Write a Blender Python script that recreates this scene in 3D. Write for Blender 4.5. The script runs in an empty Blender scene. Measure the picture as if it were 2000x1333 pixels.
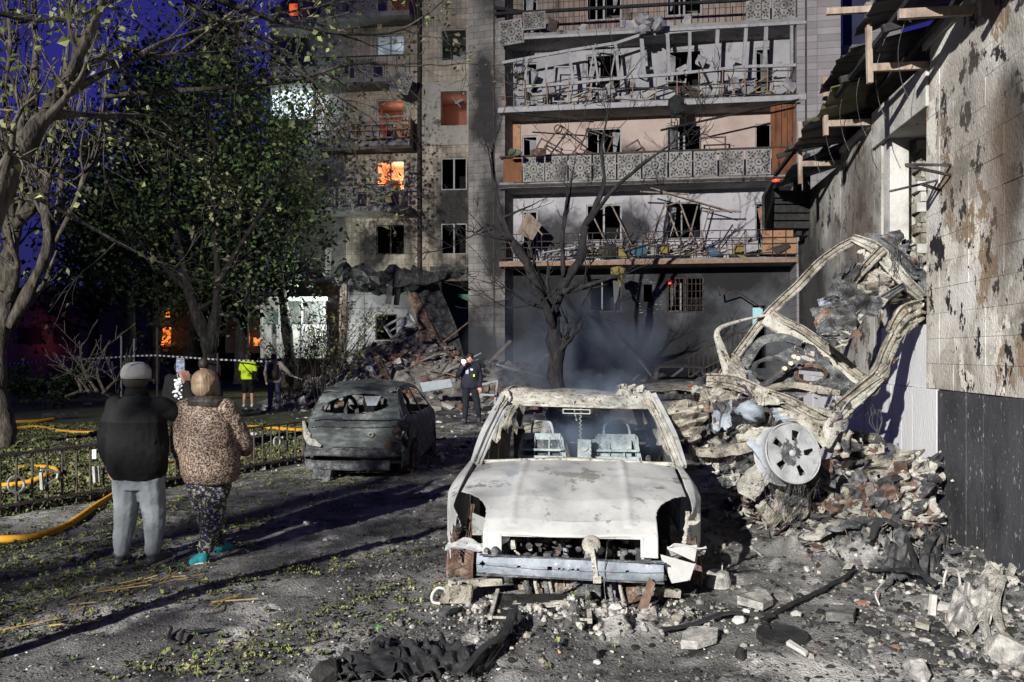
import bpy, math, random
import numpy as np
from mathutils import Vector, Matrix
SC = bpy.context.scene
COL = SC.collection
F, CX, HY, H = 1500.0, 1000.0, 690.0, 1.72      # lens of the photograph in its own pixels, eye height in metres
R = math.radians

# ------------------------------------------------------------------ camera, sky, lights, exposure
cam_d = bpy.data.cameras.new('camera'); cam = bpy.data.objects.new('camera', cam_d); COL.objects.link(cam)
cam.location = (0, 0, H); cam.rotation_euler = (R(90), 0, 0)
cam_d.sensor_width = 36; cam_d.lens = 27.0; cam_d.shift_y = (HY - 666.5) / 2000.0
cam_d.clip_start = 0.05; cam_d.clip_end = 2000
SC.camera = cam
W = bpy.data.worlds.new('World'); SC.world = W; W.use_nodes = True
wn, wl = W.node_tree.nodes, W.node_tree.links
bg = wn['Background']
tc = wn.new('ShaderNodeTexCoord'); sp = wn.new('ShaderNodeSeparateXYZ'); rp = wn.new('ShaderNodeValToRGB')
wl.new(tc.outputs['Generated'], sp.inputs[0]); wl.new(sp.outputs['Z'], rp.inputs[0]); wl.new(rp.outputs[0], bg.inputs[0])
rp.color_ramp.elements[0].position = 0.0; rp.color_ramp.elements[0].color = (.022, .024, .07, 1)
e_ = rp.color_ramp.elements.new(1.0); e_.color = (.012, .012, .07, 1)
rp.color_ramp.elements[1].position = 0.26; rp.color_ramp.elements[1].color = (.032, .030, .26, 1)
bg.inputs[1].default_value = 0.72

def lamp(kind, name, loc, energy, color, **kw):
    d = bpy.data.lights.new(name, kind); d.energy = energy; d.color = color
    for k, v in kw.items(): setattr(d, k, v)
    o = bpy.data.objects.new(name, d); COL.objects.link(o); o.location = loc
    return o
FLOOD = Vector((-16.5, -22.5, 14.0))
fl = lamp('SPOT', 'fire_engine_floodlight', FLOOD, 120000, (1.0, .97, .92), spot_size=R(68), spot_blend=.85, shadow_soft_size=.2)
fl.rotation_euler = (Vector((5.5, 9, 3.0)) - FLOOD).to_track_quat('-Z', 'Y').to_euler()

SC.view_settings.view_transform = 'Standard'; SC.view_settings.look = 'None'
SC.view_settings.gamma = 1; SC.view_settings.exposure = 0.15
SC.render.engine = 'CYCLES'
SC.cycles.use_denoising = True
SC.cycles.max_bounces = 5; SC.cycles.diffuse_bounces = 3; SC.cycles.transparent_max_bounces = 8; SC.cycles.volume_bounces = 0
SC.cycles.volume_step_rate = 2.0; SC.cycles.volume_max_steps = 64

# ------------------------------------------------------------------ helpers
ORG = {}
def P(px, py, Y): return Vector(((px - CX) / F * Y, Y, H + (HY - py) / F * Y))
def GP(px, py, z=0.0):
    Y = F * (H - z) / (py - HY)
    return Vector(((px - CX) / F * Y, Y, z))

_rs = np.random.RandomState(7)
_perm = np.concatenate([_rs.permutation(256)] * 3)
_grad = _rs.uniform(-1, 1, 256)
def vnoise(x, y, z=0.0):
    x, y, z = np.broadcast_arrays(np.asarray(x, float), np.asarray(y, float), np.asarray(z, float))
    xi, yi, zi = np.floor(x).astype(int), np.floor(y).astype(int), np.floor(z).astype(int)
    xf, yf, zf = x - xi, y - yi, z - zi
    u, v, w = [t * t * (3 - 2 * t) for t in (xf, yf, zf)]
    def g(a, b, c): return _grad[_perm[_perm[_perm[a & 255] + (b & 255)] + (c & 255)]]
    r = 0
    for dx in (0, 1):
        for dy in (0, 1):
            for dz in (0, 1):
                wt = (u if dx else 1 - u) * (v if dy else 1 - v) * (w if dz else 1 - w)
                r = r + wt * g(xi + dx, yi + dy, zi + dz)
    return r
def fbm(x, y, z=0.0, o=4):
    r = 0; a = 1.0; f = 1.0
    for k in range(o):
        r = r + a * vnoise(x * f + 17 * k, y * f + 31 * k, z * f + 5 * k); a *= .5; f *= 2.03
    return r
def n1(x, y=0.0, z=0.0): return float(vnoise(x, y, z))
def sstep(a, b, x): 
    t = np.clip((x - a) / (b - a), 0, 1); return t * t * (3 - 2 * t)

def put(o, parent=None, label=None, cat=None, group=None, kind=None):
    if o.name not in COL.objects: COL.objects.link(o)
    if parent is not None: o.parent = parent
    if label: o['label'] = label
    if cat: o['category'] = cat
    if group: o['group'] = group
    if kind: o['kind'] = kind
    return o
def empty(name, loc, label=None, cat=None, group=None, parent=None):
    o = bpy.data.objects.new(name, None); o.empty_display_size = .1
    o.location = loc; put(o, parent, label, cat, group); ORG[o.name] = Vector(loc); return o

class MB:
    def __init__(s): s.v = []; s.f = []; s.mi = []
    def add(s, vs, fs, mi=0):
        b = len(s.v); s.v.extend([tuple(v) for v in vs])
        for f in fs: s.f.append(tuple(i + b for i in f)); s.mi.append(mi)
        return s
    def box(s, c, size, rot=None, mi=0, jit=0.0, rng=None):
        hx, hy, hz = size[0] / 2, size[1] / 2, size[2] / 2
        vs = [Vector((x * hx, y * hy, z * hz)) for x in (-1, 1) for y in (-1, 1) for z in (-1, 1)]
        if jit: vs = [v + Vector((rng.uniform(-jit, jit), rng.uniform(-jit, jit), rng.uniform(-jit, jit))) for v in vs]
        if rot is not None: vs = [rot @ v for v in vs]
        c = Vector(c)
        return s.add([v + c for v in vs], [(0, 1, 3, 2), (4, 6, 7, 5), (0, 4, 5, 1), (2, 3, 7, 6), (0, 2, 6, 4), (1, 5, 7, 3)], mi)
    def bar(s, a, b, w, h=None, mi=0, up=(0, 0, 1), ext=0):
        a = Vector(a); b = Vector(b); h = h or w
        d = b - a; L = d.length
        if L < 1e-6: return s
        d /= L; upv = Vector(up)
        if abs(d.dot(upv)) > .97: upv = Vector((0, 1, 0)) if abs(d.y) < .9 else Vector((1, 0, 0))
        x = d.cross(upv).normalized(); z = x.cross(d)
        m = Matrix((x, d, z)).transposed()
        return s.box((a + b) / 2, (w, L + ext, h), m, mi)
    def tube(s, pts, r, n=6, mi=0, cap=True, squash=1.0, rough=0.0, seed=0):
        pts = [Vector(p) for p in pts]; k = len(pts)
        rs = r if isinstance(r, (list, tuple)) else [r] * k
        ups = None; vs = []; fs = []
        for i, p in enumerate(pts):
            t = (pts[min(i + 1, k - 1)] - pts[max(i - 1, 0)])
            t = t.normalized() if t.length > 1e-9 else Vector((0, 0, 1))
            if ups is None:
                ups = t.orthogonal().normalized()
            else:
                ups = (ups - t * ups.dot(t)); ups = ups.normalized() if ups.length > 1e-6 else t.orthogonal().normalized()
            x = t.cross(ups)
            for j in range(n):
                a = 2 * math.pi * j / n
                rr = rs[i] * (1 + (rough * n1(i * .7 + seed, math.cos(a) * 1.5 + 9, math.sin(a) * 1.5 + 3) * 2 if rough else 0))
                vs.append(p + x * (math.cos(a) * rr) + ups * (math.sin(a) * rr * squash))
        for i in range(k - 1):
            for j in range(n):
                j2 = (j + 1) % n
                fs.append((i * n + j, i * n + j2, (i + 1) * n + j2, (i + 1) * n + j))
        if cap: fs.append(tuple(range(n))[::-1]); fs.append(tuple((k - 1) * n + j for j in range(n)))
        return s.add(vs, fs, mi)
    def lathe(s, prof, n=24, mat=None, mi=0, ang=2 * math.pi):
        vs = []; fs = []; k = len(prof)
        for (r, z) in prof:
            for j in range(n):
                a = ang * j / n
                v = Vector((r * math.cos(a), r * math.sin(a), z)); vs.append(mat @ v if mat is not None else v)
        for i in range(k - 1):
            for j in range(n):
                j2 = (j + 1) % n; fs.append((i * n + j, i * n + j2, (i + 1) * n + j2, (i + 1) * n + j))
        return s.add(vs, fs, mi)
    def surf(s, fn, u0, u1, v0, v1, nu, nv, hole=None, mi=0):
        vs = []; idx = {}
        for i in range(nu + 1):
            for j in range(nv + 1):
                u = u0 + (u1 - u0) * i / nu; v = v0 + (v1 - v0) * j / nv; vs.append(fn(u, v))
        fs = []
        for i in range(nu):
            for j in range(nv):
                u = u0 + (u1 - u0) * (i + .5) / nu; v = v0 + (v1 - v0) * (j + .5) / nv
                if hole and hole(u, v): continue
                a = i * (nv + 1) + j; fs.append((a, a + 1, a + nv + 2, a + nv + 1))
        return s.add(vs, fs, mi)
    def rock(s, c, r, rng, flat=.7, mi=0):
        # a rough 12-vertex lump
        t = 1.618; base = [(-1, t, 0), (1, t, 0), (-1, -t, 0), (1, -t, 0), (0, -1, t), (0, 1, t), (0, -1, -t), (0, 1, -t), (t, 0, -1), (t, 0, 1), (-t, 0, -1), (-t, 0, 1)]
        fs = [(0, 11, 5), (0, 5, 1), (0, 1, 7), (0, 7, 10), (0, 10, 11), (1, 5, 9), (5, 11, 4), (11, 10, 2), (10, 7, 6), (7, 1, 8), (3, 9, 4), (3, 4, 2), (3, 2, 6), (3, 6, 8), (3, 8, 9), (4, 9, 5), (2, 4, 11), (6, 2, 10), (8, 6, 7), (9, 8, 1)]
        a = rng.uniform(0, 6.28); ca, sa = math.cos(a), math.sin(a)
        sx, sy, sz = rng.uniform(.6, 1.3), rng.uniform(.5, 1.0), flat * rng.uniform(.5, 1.1)
        vs = []
        for b in base:
            q = rng.uniform(.7, 1.2) * r / 1.9
            x, y, z = b[0] * q * sx, b[1] * q * sy, b[2] * q * sz
            vs.append((c[0] + x * ca - y * sa, c[1] + x * sa + y * ca, c[2] + z))
        return s.add(vs, fs, mi)
    def build(s, name, mat, parent=None, smooth=False, label=None, cat=None, group=None, kind=None, org=None, solid=0, bevel=0, sub=0):
        me = bpy.data.meshes.new(name)
        o0 = ORG[parent.name] if parent is not None else (Vector(org) if org is not None else None)
        if o0 is None:
            a = np.array(s.v, float) if s.v else np.zeros((1, 3))
            o0 = Vector(((a[:, 0].min() + a[:, 0].max()) / 2, (a[:, 1].min() + a[:, 1].max()) / 2, a[:, 2].min()))
            if kind == 'structure': o0 = Vector((0, 0, 0))
        me.from_pydata([(v[0] - o0.x, v[1] - o0.y, v[2] - o0.z) for v in s.v], [], s.f)
        mats = mat if isinstance(mat, (list, tuple)) else [mat]
        for m in mats: me.materials.append(m)
        if len(mats) > 1: me.polygons.foreach_set('material_index', s.mi)
        if smooth: me.polygons.foreach_set('use_smooth', [True] * len(me.polygons))
        me.update()
        o = bpy.data.objects.new(name, me); put(o, parent, label, cat, group, kind)
        if parent is None: o.location = o0
        ORG[o.name] = o0
        if sub:
            m = o.modifiers.new('sub', 'SUBSURF'); m.levels = m.render_levels = sub
        if solid:
            m = o.modifiers.new('solid', 'SOLIDIFY'); m.thickness = solid; m.offset = 0
        if bevel:
            m = o.modifiers.new('bevel', 'BEVEL'); m.width = bevel; m.segments = 2; m.limit_method = 'ANGLE'
        return o

def catmull(pts, k=6):
    pts = [Vector(p) for p in pts]; out = []
    for i in range(len(pts) - 1):
        p0 = pts[max(i - 1, 0)]; p1 = pts[i]; p2 = pts[i + 1]; p3 = pts[min(i + 2, len(pts) - 1)]
        for j in range(k):
            t = j / k
            out.append(.5 * ((2 * p1) + (p2 - p0) * t + (2 * p0 - 5 * p1 + 4 * p2 - p3) * t * t + (3 * p1 - p0 - 3 * p2 + p3) * t ** 3))
    out.append(pts[-1]); return out
def crf(keys, x):
    # piecewise smooth 1-D interpolation through (x, y) keys
    if x <= keys[0][0]: return keys[0][1]
    for (a, b), (c, d) in zip(keys, keys[1:]):
        if x <= c:
            t = (x - a) / (c - a); return b + (d - b) * t
    return keys[-1][1]

# ------------------------------------------------------------------ materials
def mat(name, cols, scale=4.0, detail=6, rough=.85, bump=.3, bscale=None, metal=0.0, spots=None, sspots=3.0, sthr=.55, swid=.08, space='Object', stretch=(1, 1, 1), extra=None, spec=.3, rand=False, dist=0.0):
    """noise between colours; spots = second colour laid over in patches; extra(nodes, links, colour_socket, vector_socket) -> socket"""
    m = bpy.data.materials.new(name); m.use_nodes = True
    n, l = m.node_tree.nodes, m.node_tree.links; b = n['Principled BSDF']
    b.inputs['Roughness'].default_value = rough; b.inputs['Metallic'].default_value = metal
    b.inputs['Specular IOR Level'].default_value = spec
    if space == 'World': vec = n.new('ShaderNodeNewGeometry').outputs['Position']
    else: vec = n.new('ShaderNodeTexCoord').outputs['Object']
    if rand:
        oi = n.new('ShaderNodeObjectInfo'); mu = n.new('ShaderNodeVectorMath'); mu.operation = 'MULTIPLY_ADD'
        cx = n.new('ShaderNodeCombineXYZ')
        for k in range(3): l.new(oi.outputs['Random'], cx.inputs[k])
        mu.inputs[1].default_value = (37, 53, 71); l.new(cx.outputs[0], mu.inputs[0]); l.new(vec, mu.inputs[2]); vec = mu.outputs[0]
    mp = n.new('ShaderNodeMapping'); mp.inputs['Scale'].default_value = stretch; l.new(vec, mp.inputs[0]); v = mp.outputs[0]
    nz = n.new('ShaderNodeTexNoise'); nz.inputs['Scale'].default_value = scale; nz.inputs['Detail'].default_value = detail; nz.inputs['Roughness'].default_value = .65
    nz.inputs['Distortion'].default_value = dist
    l.new(v, nz.inputs['Vector'])
    cr = n.new('ShaderNodeValToRGB'); e = cr.color_ramp.elements
    k = len(cols)
    for i, c in enumerate(cols):
        pos = .32 + .36 * i / max(k - 1, 1)
        if i < 2: el = e[i]; el.position = pos
        else: el = e.new(pos)
        el.color = (*c, 1)
    if k == 1: e[1].color = (*cols[0], 1)
    l.new(nz.outputs['Fac'], cr.inputs[0]); col = cr.outputs[0]
    for q, sc_ in enumerate(spots or []):
        n2 = n.new('ShaderNodeTexNoise'); n2.inputs['Scale'].default_value = sspots * (1 + .9 * q); n2.inputs['Detail'].default_value = 8; n2.inputs['Roughness'].default_value = .7
        of = n.new('ShaderNodeVectorMath'); of.operation = 'ADD'; of.inputs[1].default_value = (7.3 + q * 11, 3.1, 9.7); l.new(v, of.inputs[0]); l.new(of.outputs[0], n2.inputs['Vector'])
        mr = n.new('ShaderNodeMapRange'); mr.inputs[1].default_value = sthr; mr.inputs[2].default_value = sthr + swid; l.new(n2.outputs['Fac'], mr.inputs[0])
        mx = n.new('ShaderNodeMix'); mx.data_type = 'RGBA'; l.new(mr.outputs[0], mx.inputs[0]); l.new(col, mx.inputs[6]); mx.inputs[7].default_value = (*sc_, 1); col = mx.outputs[2]
    if extra: col = extra(n, l, col, v, b) or col
    l.new(col, b.inputs['Base Color'])
    if bump:
        nb = n.new('ShaderNodeTexNoise'); nb.inputs['Scale'].default_value = bscale or scale * 5; nb.inputs['Detail'].default_value = 6; l.new(v, nb.inputs['Vector'])
        bp = n.new('ShaderNodeBump'); bp.inputs['Strength'].default_value = bump; bp.inputs['Distance'].default_value = .02; l.new(nb.outputs['Fac'], bp.inputs['Height']); l.new(bp.outputs[0], b.inputs['Normal'])
    return m
def emis(name, col, strength, cols2=None, scale=4):
    m = bpy.data.materials.new(name); m.use_nodes = True; n, l = m.node_tree.nodes, m.node_tree.links
    b = n['Principled BSDF']; b.inputs['Base Color'].default_value = (.02, .02, .02, 1); b.inputs['Emission Color'].default_value = (*col, 1); b.inputs['Emission Strength'].default_value = strength
    if cols2:
        nz = n.new('ShaderNodeTexNoise'); nz.inputs['Scale'].default_value = scale; nz.inputs['Detail'].default_value = 5
        cr = n.new('ShaderNodeValToRGB'); cr.color_ramp.elements[0].position = .42; cr.color_ramp.elements[0].color = (*cols2, 1); cr.color_ramp.elements[1].position = .6; cr.color_ramp.elements[1].color = (*col, 1)
        l.new(n.new('ShaderNodeTexCoord').outputs['Object'], nz.inputs['Vector']); l.new(nz.outputs['Fac'], cr.inputs[0]); l.new(cr.outputs[0], b.inputs['Emission Color'])
    return m
def tiles(w, h, grout, gcol, horiz='X', offset=0.0, var=.15):
    """extra(): recessed looking square tiling in world metres"""
    def ex(n, l, col, v, b):
        s = n.new('ShaderNodeSeparateXYZ'); l.new(n.new('ShaderNodeNewGeometry').outputs['Position'], s.inputs[0])
        c = n.new('ShaderNodeCombineXYZ'); l.new(s.outputs[horiz], c.inputs[0]); l.new(s.outputs['Z'], c.inputs[1])
        br = n.new('ShaderNodeTexBrick'); br.offset = offset; br.inputs['Scale'].default_value = 1; br.inputs['Brick Width'].default_value = w; br.inputs['Row Height'].default_value = h
        br.inputs['Mortar Size'].default_value = grout; br.inputs['Mortar Smooth'].default_value = .2
        br.inputs['Color1'].default_value = (1, 1, 1, 1); br.inputs['Color2'].default_value = (1 - var * 2, 1 - var * 2, 1 - var * 2, 1); br.inputs['Mortar'].default_value = (*gcol, 1)
        l.new(c.outputs[0], br.inputs['Vector'])
        mx = n.new('ShaderNodeMix'); mx.data_type = 'RGBA'; mx.blend_type = 'MULTIPLY'; mx.inputs[0].default_value = 1
        l.new(col, mx.inputs[6]); l.new(br.outputs['Color'], mx.inputs[7]); return mx.outputs[2]
    return ex
def soot(cx, cz, rx, rz, col=(.02, .02, .022), noise_=.5, horiz='X', prev=None, amt=.93):
    """extra(): a soot stain of its own shape on a wall, an irregular oval round (cx, cz)"""
    def ex(n, l, cs, v, b):
        if prev: cs = prev(n, l, cs, v, b) or cs
        g = n.new('ShaderNodeNewGeometry').outputs['Position']
        s = n.new('ShaderNodeSeparateXYZ'); l.new(g, s.inputs[0])
        def ma(op, a, b2):
            q = n.new('ShaderNodeMath'); q.operation = op
            for i, x in enumerate((a, b2)):
                if isinstance(x, (int, float)): q.inputs[i].default_value = x
                else: l.new(x, q.inputs[i])
            return q.outputs[0]
        dx = ma('DIVIDE', ma('SUBTRACT', s.outputs[horiz], cx), rx); dz = ma('DIVIDE', ma('SUBTRACT', s.outputs['Z'], cz), rz)
        d = ma('SQRT', ma('ADD', ma('MULTIPLY', dx, dx), ma('MULTIPLY', dz, dz)), 0)
        nz = n.new('ShaderNodeTexNoise'); nz.inputs['Scale'].default_value = .8; nz.inputs['Detail'].default_value = 7; nz.inputs['Roughness'].default_value = .6; l.new(g, nz.inputs['Vector'])
        d = ma('ADD', d, ma('MULTIPLY', ma('SUBTRACT', nz.outputs['Fac'], .5), noise_ * 4))
        mr = n.new('ShaderNodeMapRange'); mr.inputs[1].default_value = .5; mr.inputs[2].default_value = 1.25; mr.inputs[3].default_value = amt; mr.inputs[4].default_value = 0; l.new(d, mr.inputs[0])
        mx = n.new('ShaderNodeMix'); mx.data_type = 'RGBA'; l.new(mr.outputs[0], mx.inputs[0]); l.new(cs, mx.inputs[6]); mx.inputs[7].default_value = (*col, 1); return mx.outputs[2]
    return ex
# ------------------------------------------------------------------ shared materials
M = {}
M['soil'] = mat('charred_asphalt', [(.022, .022, .022), (.105, .104, .10), (.25, .245, .235)], 1.2, 12, .95, 1, 60, space='World', spots=[(.38, .37, .35), (.022, .022, .022)], sspots=1.3, sthr=.535, swid=.10)
M['ash'] = mat('grey_ash', [(.10, .10, .10), (.30, .29, .27), (.50, .48, .44)], 14, 8, 1, .5, space='World')
M['ash_dim'] = mat('dim_ash', [(.05, .05, .05), (.13, .128, .12), (.24, .235, .22)], 14, 8, 1, .5, space='World')
M['char'] = mat('black_char', [(.008, .008, .008), (.03, .03, .03)], 9, 8, .8, .6, 40, spots=[(.16, .155, .15)], sspots=14, sthr=.62)
M['rubber'] = mat('melted_rubber', [(.012, .012, .013), (.035, .035, .037)], 6, 6, .5, .3, 20, spots=[(.12, .12, .12)], sspots=8, sthr=.63)
M['white_burnt'] = mat('ash_white_car_metal', [(.20, .21, .21), (.38, .385, .375), (.49, .49, .475)], 1.5, 12, .6, .12, 60, spots=[(.20, .195, .18), (.26, .29, .31)], sspots=2.6, sthr=.585, swid=.03)
M['crust'] = mat('crusted_pillar_metal', [(.14, .135, .12), (.36, .35, .31), (.50, .485, .44)], 8, 10, .85, .6, 70, spots=[(.035, .035, .032), (.36, .30, .18)], sspots=34, sthr=.58, swid=.03)
M['tan_metal'] = mat('scorched_tan_metal', [(.06, .056, .048), (.24, .225, .19), (.42, .40, .35)], 7, 10, .85, .6, 60, spots=[(.03, .03, .028), (.36, .29, .17)], sspots=26, sthr=.57, swid=.03)
M['grey_metal'] = mat('burnt_grey_metal', [(.018, .018, .02), (.085, .09, .095), (.22, .225, .225)], 9, 9, .7, .8, 60, spots=[(.36, .35, .32)], sspots=30, sthr=.60, swid=.04)
M['dark_metal'] = mat('soot_black_metal', [(.015, .015, .015), (.05, .05, .052), (.12, .12, .12)], 8, 8, .6, .5, 50, spots=[(.25, .24, .23)], sspots=34, sthr=.63)
M['blue_metal'] = mat('blue_grey_steel', [(.10, .12, .14), (.22, .25, .29), (.34, .37, .40)], 6, 8, .55, .3, 30, spots=[(.55, .55, .53), (.28, .12, .06)], sspots=9, sthr=.62, swid=.05)
M['rust'] = mat('rusty_brown_metal', [(.045, .028, .02), (.13, .082, .06), (.24, .18, .14)], 7, 9, .85, .6, 40, spots=[(.33, .31, .28)], sspots=12, sthr=.56)
M['alloy'] = mat('ash_covered_alloy', [(.19, .195, .20), (.31, .32, .33), (.37, .375, .38)], 6, 9, .65, .25, 50, spots=[(.10, .10, .10)], sspots=7, sthr=.58, swid=.14)
M['interior'] = mat('burnt_cabin_steel', [(.16, .20, .21), (.30, .35, .36), (.42, .45, .44)], 12, 7, .7, .4, 40, spots=[(.05, .05, .05)], sspots=9, sthr=.58)
M['dead_car'] = mat('dead_car_paint', [(.018, .021, .021), (.065, .078, .077), (.17, .19, .185)], 5, 9, .55, .4, 40, spots=[(.28, .27, .24), (.045, .03, .022)], sspots=5, sthr=.60, swid=.07, stretch=(1, 1, 2.5))
M['bark'] = mat('pale_bark', [(.025, .021, .016), (.075, .066, .052), (.165, .145, .115)], 11, 9, .95, 1, 40, stretch=(1, 1, .3), spots=[(.025, .022, .018)], sspots=9, sthr=.54)
M['bark_dark'] = mat('dark_bark', [(.010, .009, .008), (.03, .028, .024), (.07, .064, .055)], 9, 8, .95, .9, 40, stretch=(1, 1, .35))
M['bark_burnt'] = mat('burnt_bark', [(.010, .010, .010), (.026, .025, .025), (.05, .048, .046)], 9, 8, .9, .6, 40, stretch=(1, 1, .35))
M['concrete'] = mat('pale_concrete', [(.24, .235, .22), (.42, .41, .385), (.54, .525, .50)], 3, 8, .9, .4, 30, spots=[(.10, .095, .09)], sspots=2.0, sthr=.6)
M['wood'] = mat('weathered_timber', [(.10, .075, .058), (.26, .205, .165), (.38, .32, .27)], 5, 8, .85, .4, 30, stretch=(1, 1, .4), spots=[(.06, .05, .045)], sspots=8, sthr=.6)
M['brick'] = mat('broken_red_brick', [(.13, .065, .045), (.24, .13, .09)], 9, 7, .95, .5, spots=[(.25, .24, .22)], sspots=8, sthr=.56)
M['rubble'] = mat('rubble_dust', [(.06, .055, .05), (.19, .175, .16), (.36, .34, .31)], 2.2, 9, 1, .8, 22, space='World', spots=[(.16, .09, .06), (.04, .04, .04)], sspots=1.6, sthr=.57, swid=.06)
M['plaster'] = mat('grey_white_plaster', [(.32, .31, .32), (.46, .45, .46)], 1.5, 7, .95, .3, spots=[(.18, .17, .17)], sspots=1.6, sthr=.6, swid=.15, space='World')
M['black'] = mat('room_darkness', [(.010, .010, .011), (.02, .02, .021)], 2, 3, .95, 0)  # near-black walls paint in the darkness of unlit rooms
M['pvc'] = mat('white_window_plastic', [(.27, .27, .28), (.40, .40, .41)], 4, 6, .5, 0, spots=[(.14, .135, .13)], sspots=6, sthr=.58)
M['glass'] = bpy.data.materials.new('window_glass'); M['glass'].use_nodes = True
_b = M['glass'].node_tree.nodes['Principled BSDF']; _b.inputs['Base Color'].default_value = (.02, .025, .03, 1); _b.inputs['Roughness'].default_value = .08; _b.inputs['Alpha'].default_value = .35

# ------------------------------------------------------------------ ground
def mound(x, y, cx, cy, rx, ry, h):
    d = ((x - cx) / rx) ** 2 + ((y - cy) / ry) ** 2
    return h * np.exp(-d * 1.4)
def gh(x, y):
    x = np.asarray(x, float); y = np.asarray(y, float)
    near = 1 - sstep(14, 30, np.hypot(x, y))
    z = .020 * fbm(x * 1.1, y * 1.1, 0, 3) * (.3 + near)
    rough = sstep(-3.6, -.8, x - .15 * (y - 5)) * .8 + .25
    z = z + near * rough * (.026 * np.abs(fbm(x * 5.2, y * 5.2, 3, 3)) + .012 * np.abs(fbm(x * 17, y * 17, 5, 2)))
    clump = sstep(.0, .5, fbm(x * 1.7, y * 1.7, 11, 2)) * near * sstep(-.6, .8, x)
    z = z + clump * (.030 + .05 * np.abs(fbm(x * 6, y * 6, 7, 3)))
    z = z + mound(x, y, 3.25, 7.9, 1.0, 1.1, .38) * (1 + .8 * fbm(x * 4, y * 4, 2, 3)) + mound(x, y, 2.9, 6.4, .9, .5, .13) * (1 + 1.2 * fbm(x * 6, y * 6, 2, 3))
    z = z + mound(x, y, .55, 4.82, .85, .26, .05) * (1 + 1.5 * fbm(x * 8, y * 8, 9, 3)) + mound(x, y, 3.6, 5.0, .6, .8, .13) * (1 + fbm(x * 7, y * 7, 4, 3))
    # the grass verge behind the little fence is uneven
    z = z + sstep(0, 1.2, fence_side(x, y)) * near * .05 * (1 + fbm(x * 2, y * 2, 8, 3))
    return z
FA, FB = Vector((-5.42, 8.06)), Vector((-3.28, 12.0))       # the low fence, in plan
def fence_side(x, y):
    d = (FB - FA).normalized(); return -( (x - FA.x) * d.y - (y - FA.y) * d.x)
def gz(x, y): return float(gh(np.array([x]), np.array([y]))[0])
def axis(parts):
    out = []
    for a, b, st in parts: out += list(np.arange(a, b, st))
    out.append(parts[-1][1]); return np.array(out)
xs = axis([(-260, -60, 40), (-60, -12, 4), (-12, -4.2, .16), (-4.2, 4.4, .036), (4.4, 12, .3), (12, 60, 4), (60, 260.1, 40)])
ys = axis([(-80, 0, 10), (0, 3, .4), (3, 9.5, .034), (9.5, 14, .09), (14, 34, .4), (34, 80, 4), (80, 400.1, 40)])
X, Y = np.meshgrid(xs, ys, indexing='ij'); Z = gh(X, Y)
vs = np.stack([X.ravel(), Y.ravel(), Z.ravel()], 1); ny = len(ys)
ii, jj = np.meshgrid(np.arange(len(xs) - 1), np.arange(ny - 1), indexing='ij'); a = (ii * ny + jj).ravel()
fa = np.stack([a, a + ny, a + ny + 1, a + 1], 1)
me = bpy.data.meshes.new('ground'); me.vertices.add(len(vs)); me.vertices.foreach_set('co', vs.ravel())
me.loops.add(fa.size); me.loops.foreach_set('vertex_index', fa.ravel()); me.polygons.add(len(fa)); me.polygons.foreach_set('loop_start', np.arange(len(fa)) * 4); me.polygons.foreach_set('loop_total', np.full(len(fa), 4))
me.update(calc_edges=True); me.validate()
me.polygons.foreach_set('use_smooth', [True] * len(fa))
# one more material for the verge: earth and trampled grass
M['verge'] = mat('verge_earth', [(.02, .022, .012), (.05, .06, .028), (.10, .11, .05)], 3, 9, 1, .9, 30, space='World')
me.materials.append(M['soil']); me.materials.append(M['verge'])
cx_ = (X[:-1, :-1] + X[1:, 1:]) / 2; cy_ = (Y[:-1, :-1] + Y[1:, 1:]) / 2
me.polygons.foreach_set('material_index', ((fence_side(cx_, cy_) > 0) & (cx_ < -2.5)).ravel().astype(np.int32))
put(bpy.data.objects.new('ground', me), kind='structure')
ORG['ground'] = Vector((0, 0, 0))

# ------------------------------------------------------------------ burnt wall of the building at the right
WN = math.hypot(.133, 1)
def WP(Y, z, o=0.0):        # a point on the wall: Y forward, z up, o out of the wall towards the yard
    return Vector((3.04 + .133 * Y - o / WN, Y + o * .133 / WN, z))
def wbox(mb, Y0, Y1, z0, z1, o0, o1, mi=0):
    vs = [WP(y, z, o) for y in (Y0, Y1) for z in (z0, z1) for o in (o0, o1)]
    return mb.add(vs, [(0, 1, 3, 2), (4, 6, 7, 5), (0, 4, 5, 1), (2, 3, 7, 6), (0, 2, 6, 4), (1, 5, 7, 3)], mi)
def wallpx(px, py, o=0.0):  # photograph pixel -> point of the wall face
    k = (px - CX) / F; Yv = 3.04 / (k - .133); return Yv, H + (HY - py) / F * Yv
drip = dict(stretch=(1, 1, .72))
M['wall_paint'] = mat('scorched_wall_paint', [(.12, .105, .085), (.38, .355, .31), (.56, .54, .50), (.64, .62, .58)], 1.5, 10, .8, .5, 40, spots=[(.25, .19, .13), (.64, .61, .54), (.014, .014, .016)], sspots=1.25, sthr=.555, swid=.014, dist=.7, **drip, space='World', extra=soot(4.6, 4.4, 1.0, .8, (.05, .045, .04), .5, 'Y', soot(6.05, 3.05, .30, .8, (.12, .085, .06), .35, 'Y', soot(5.85, 3.2, .28, 1.0, (.018, .018, .018), .45, 'Y', soot(6.6, 3.7, .55, 1.0, (.10, .085, .07), .5, 'Y', None, .6), .9), .7), .75))
M['wall_far'] = mat('streaked_far_wall', [(.09, .082, .07), (.36, .35, .32), (.54, .53, .49)], 1.7, 9, .85, .5, 40, spots=[(.035, .033, .03), (.13, .10, .07)], sspots=2.6, sthr=.57, swid=.03, dist=.5, **drip, space='World', extra=soot(12.2, 2.2, 1.6, 3.4, (.015, .015, .015), .4, 'Y', soot(9.6, 3.2, .7, 1.1, (.09, .07, .055), .4, 'Y', None, .75)))
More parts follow.
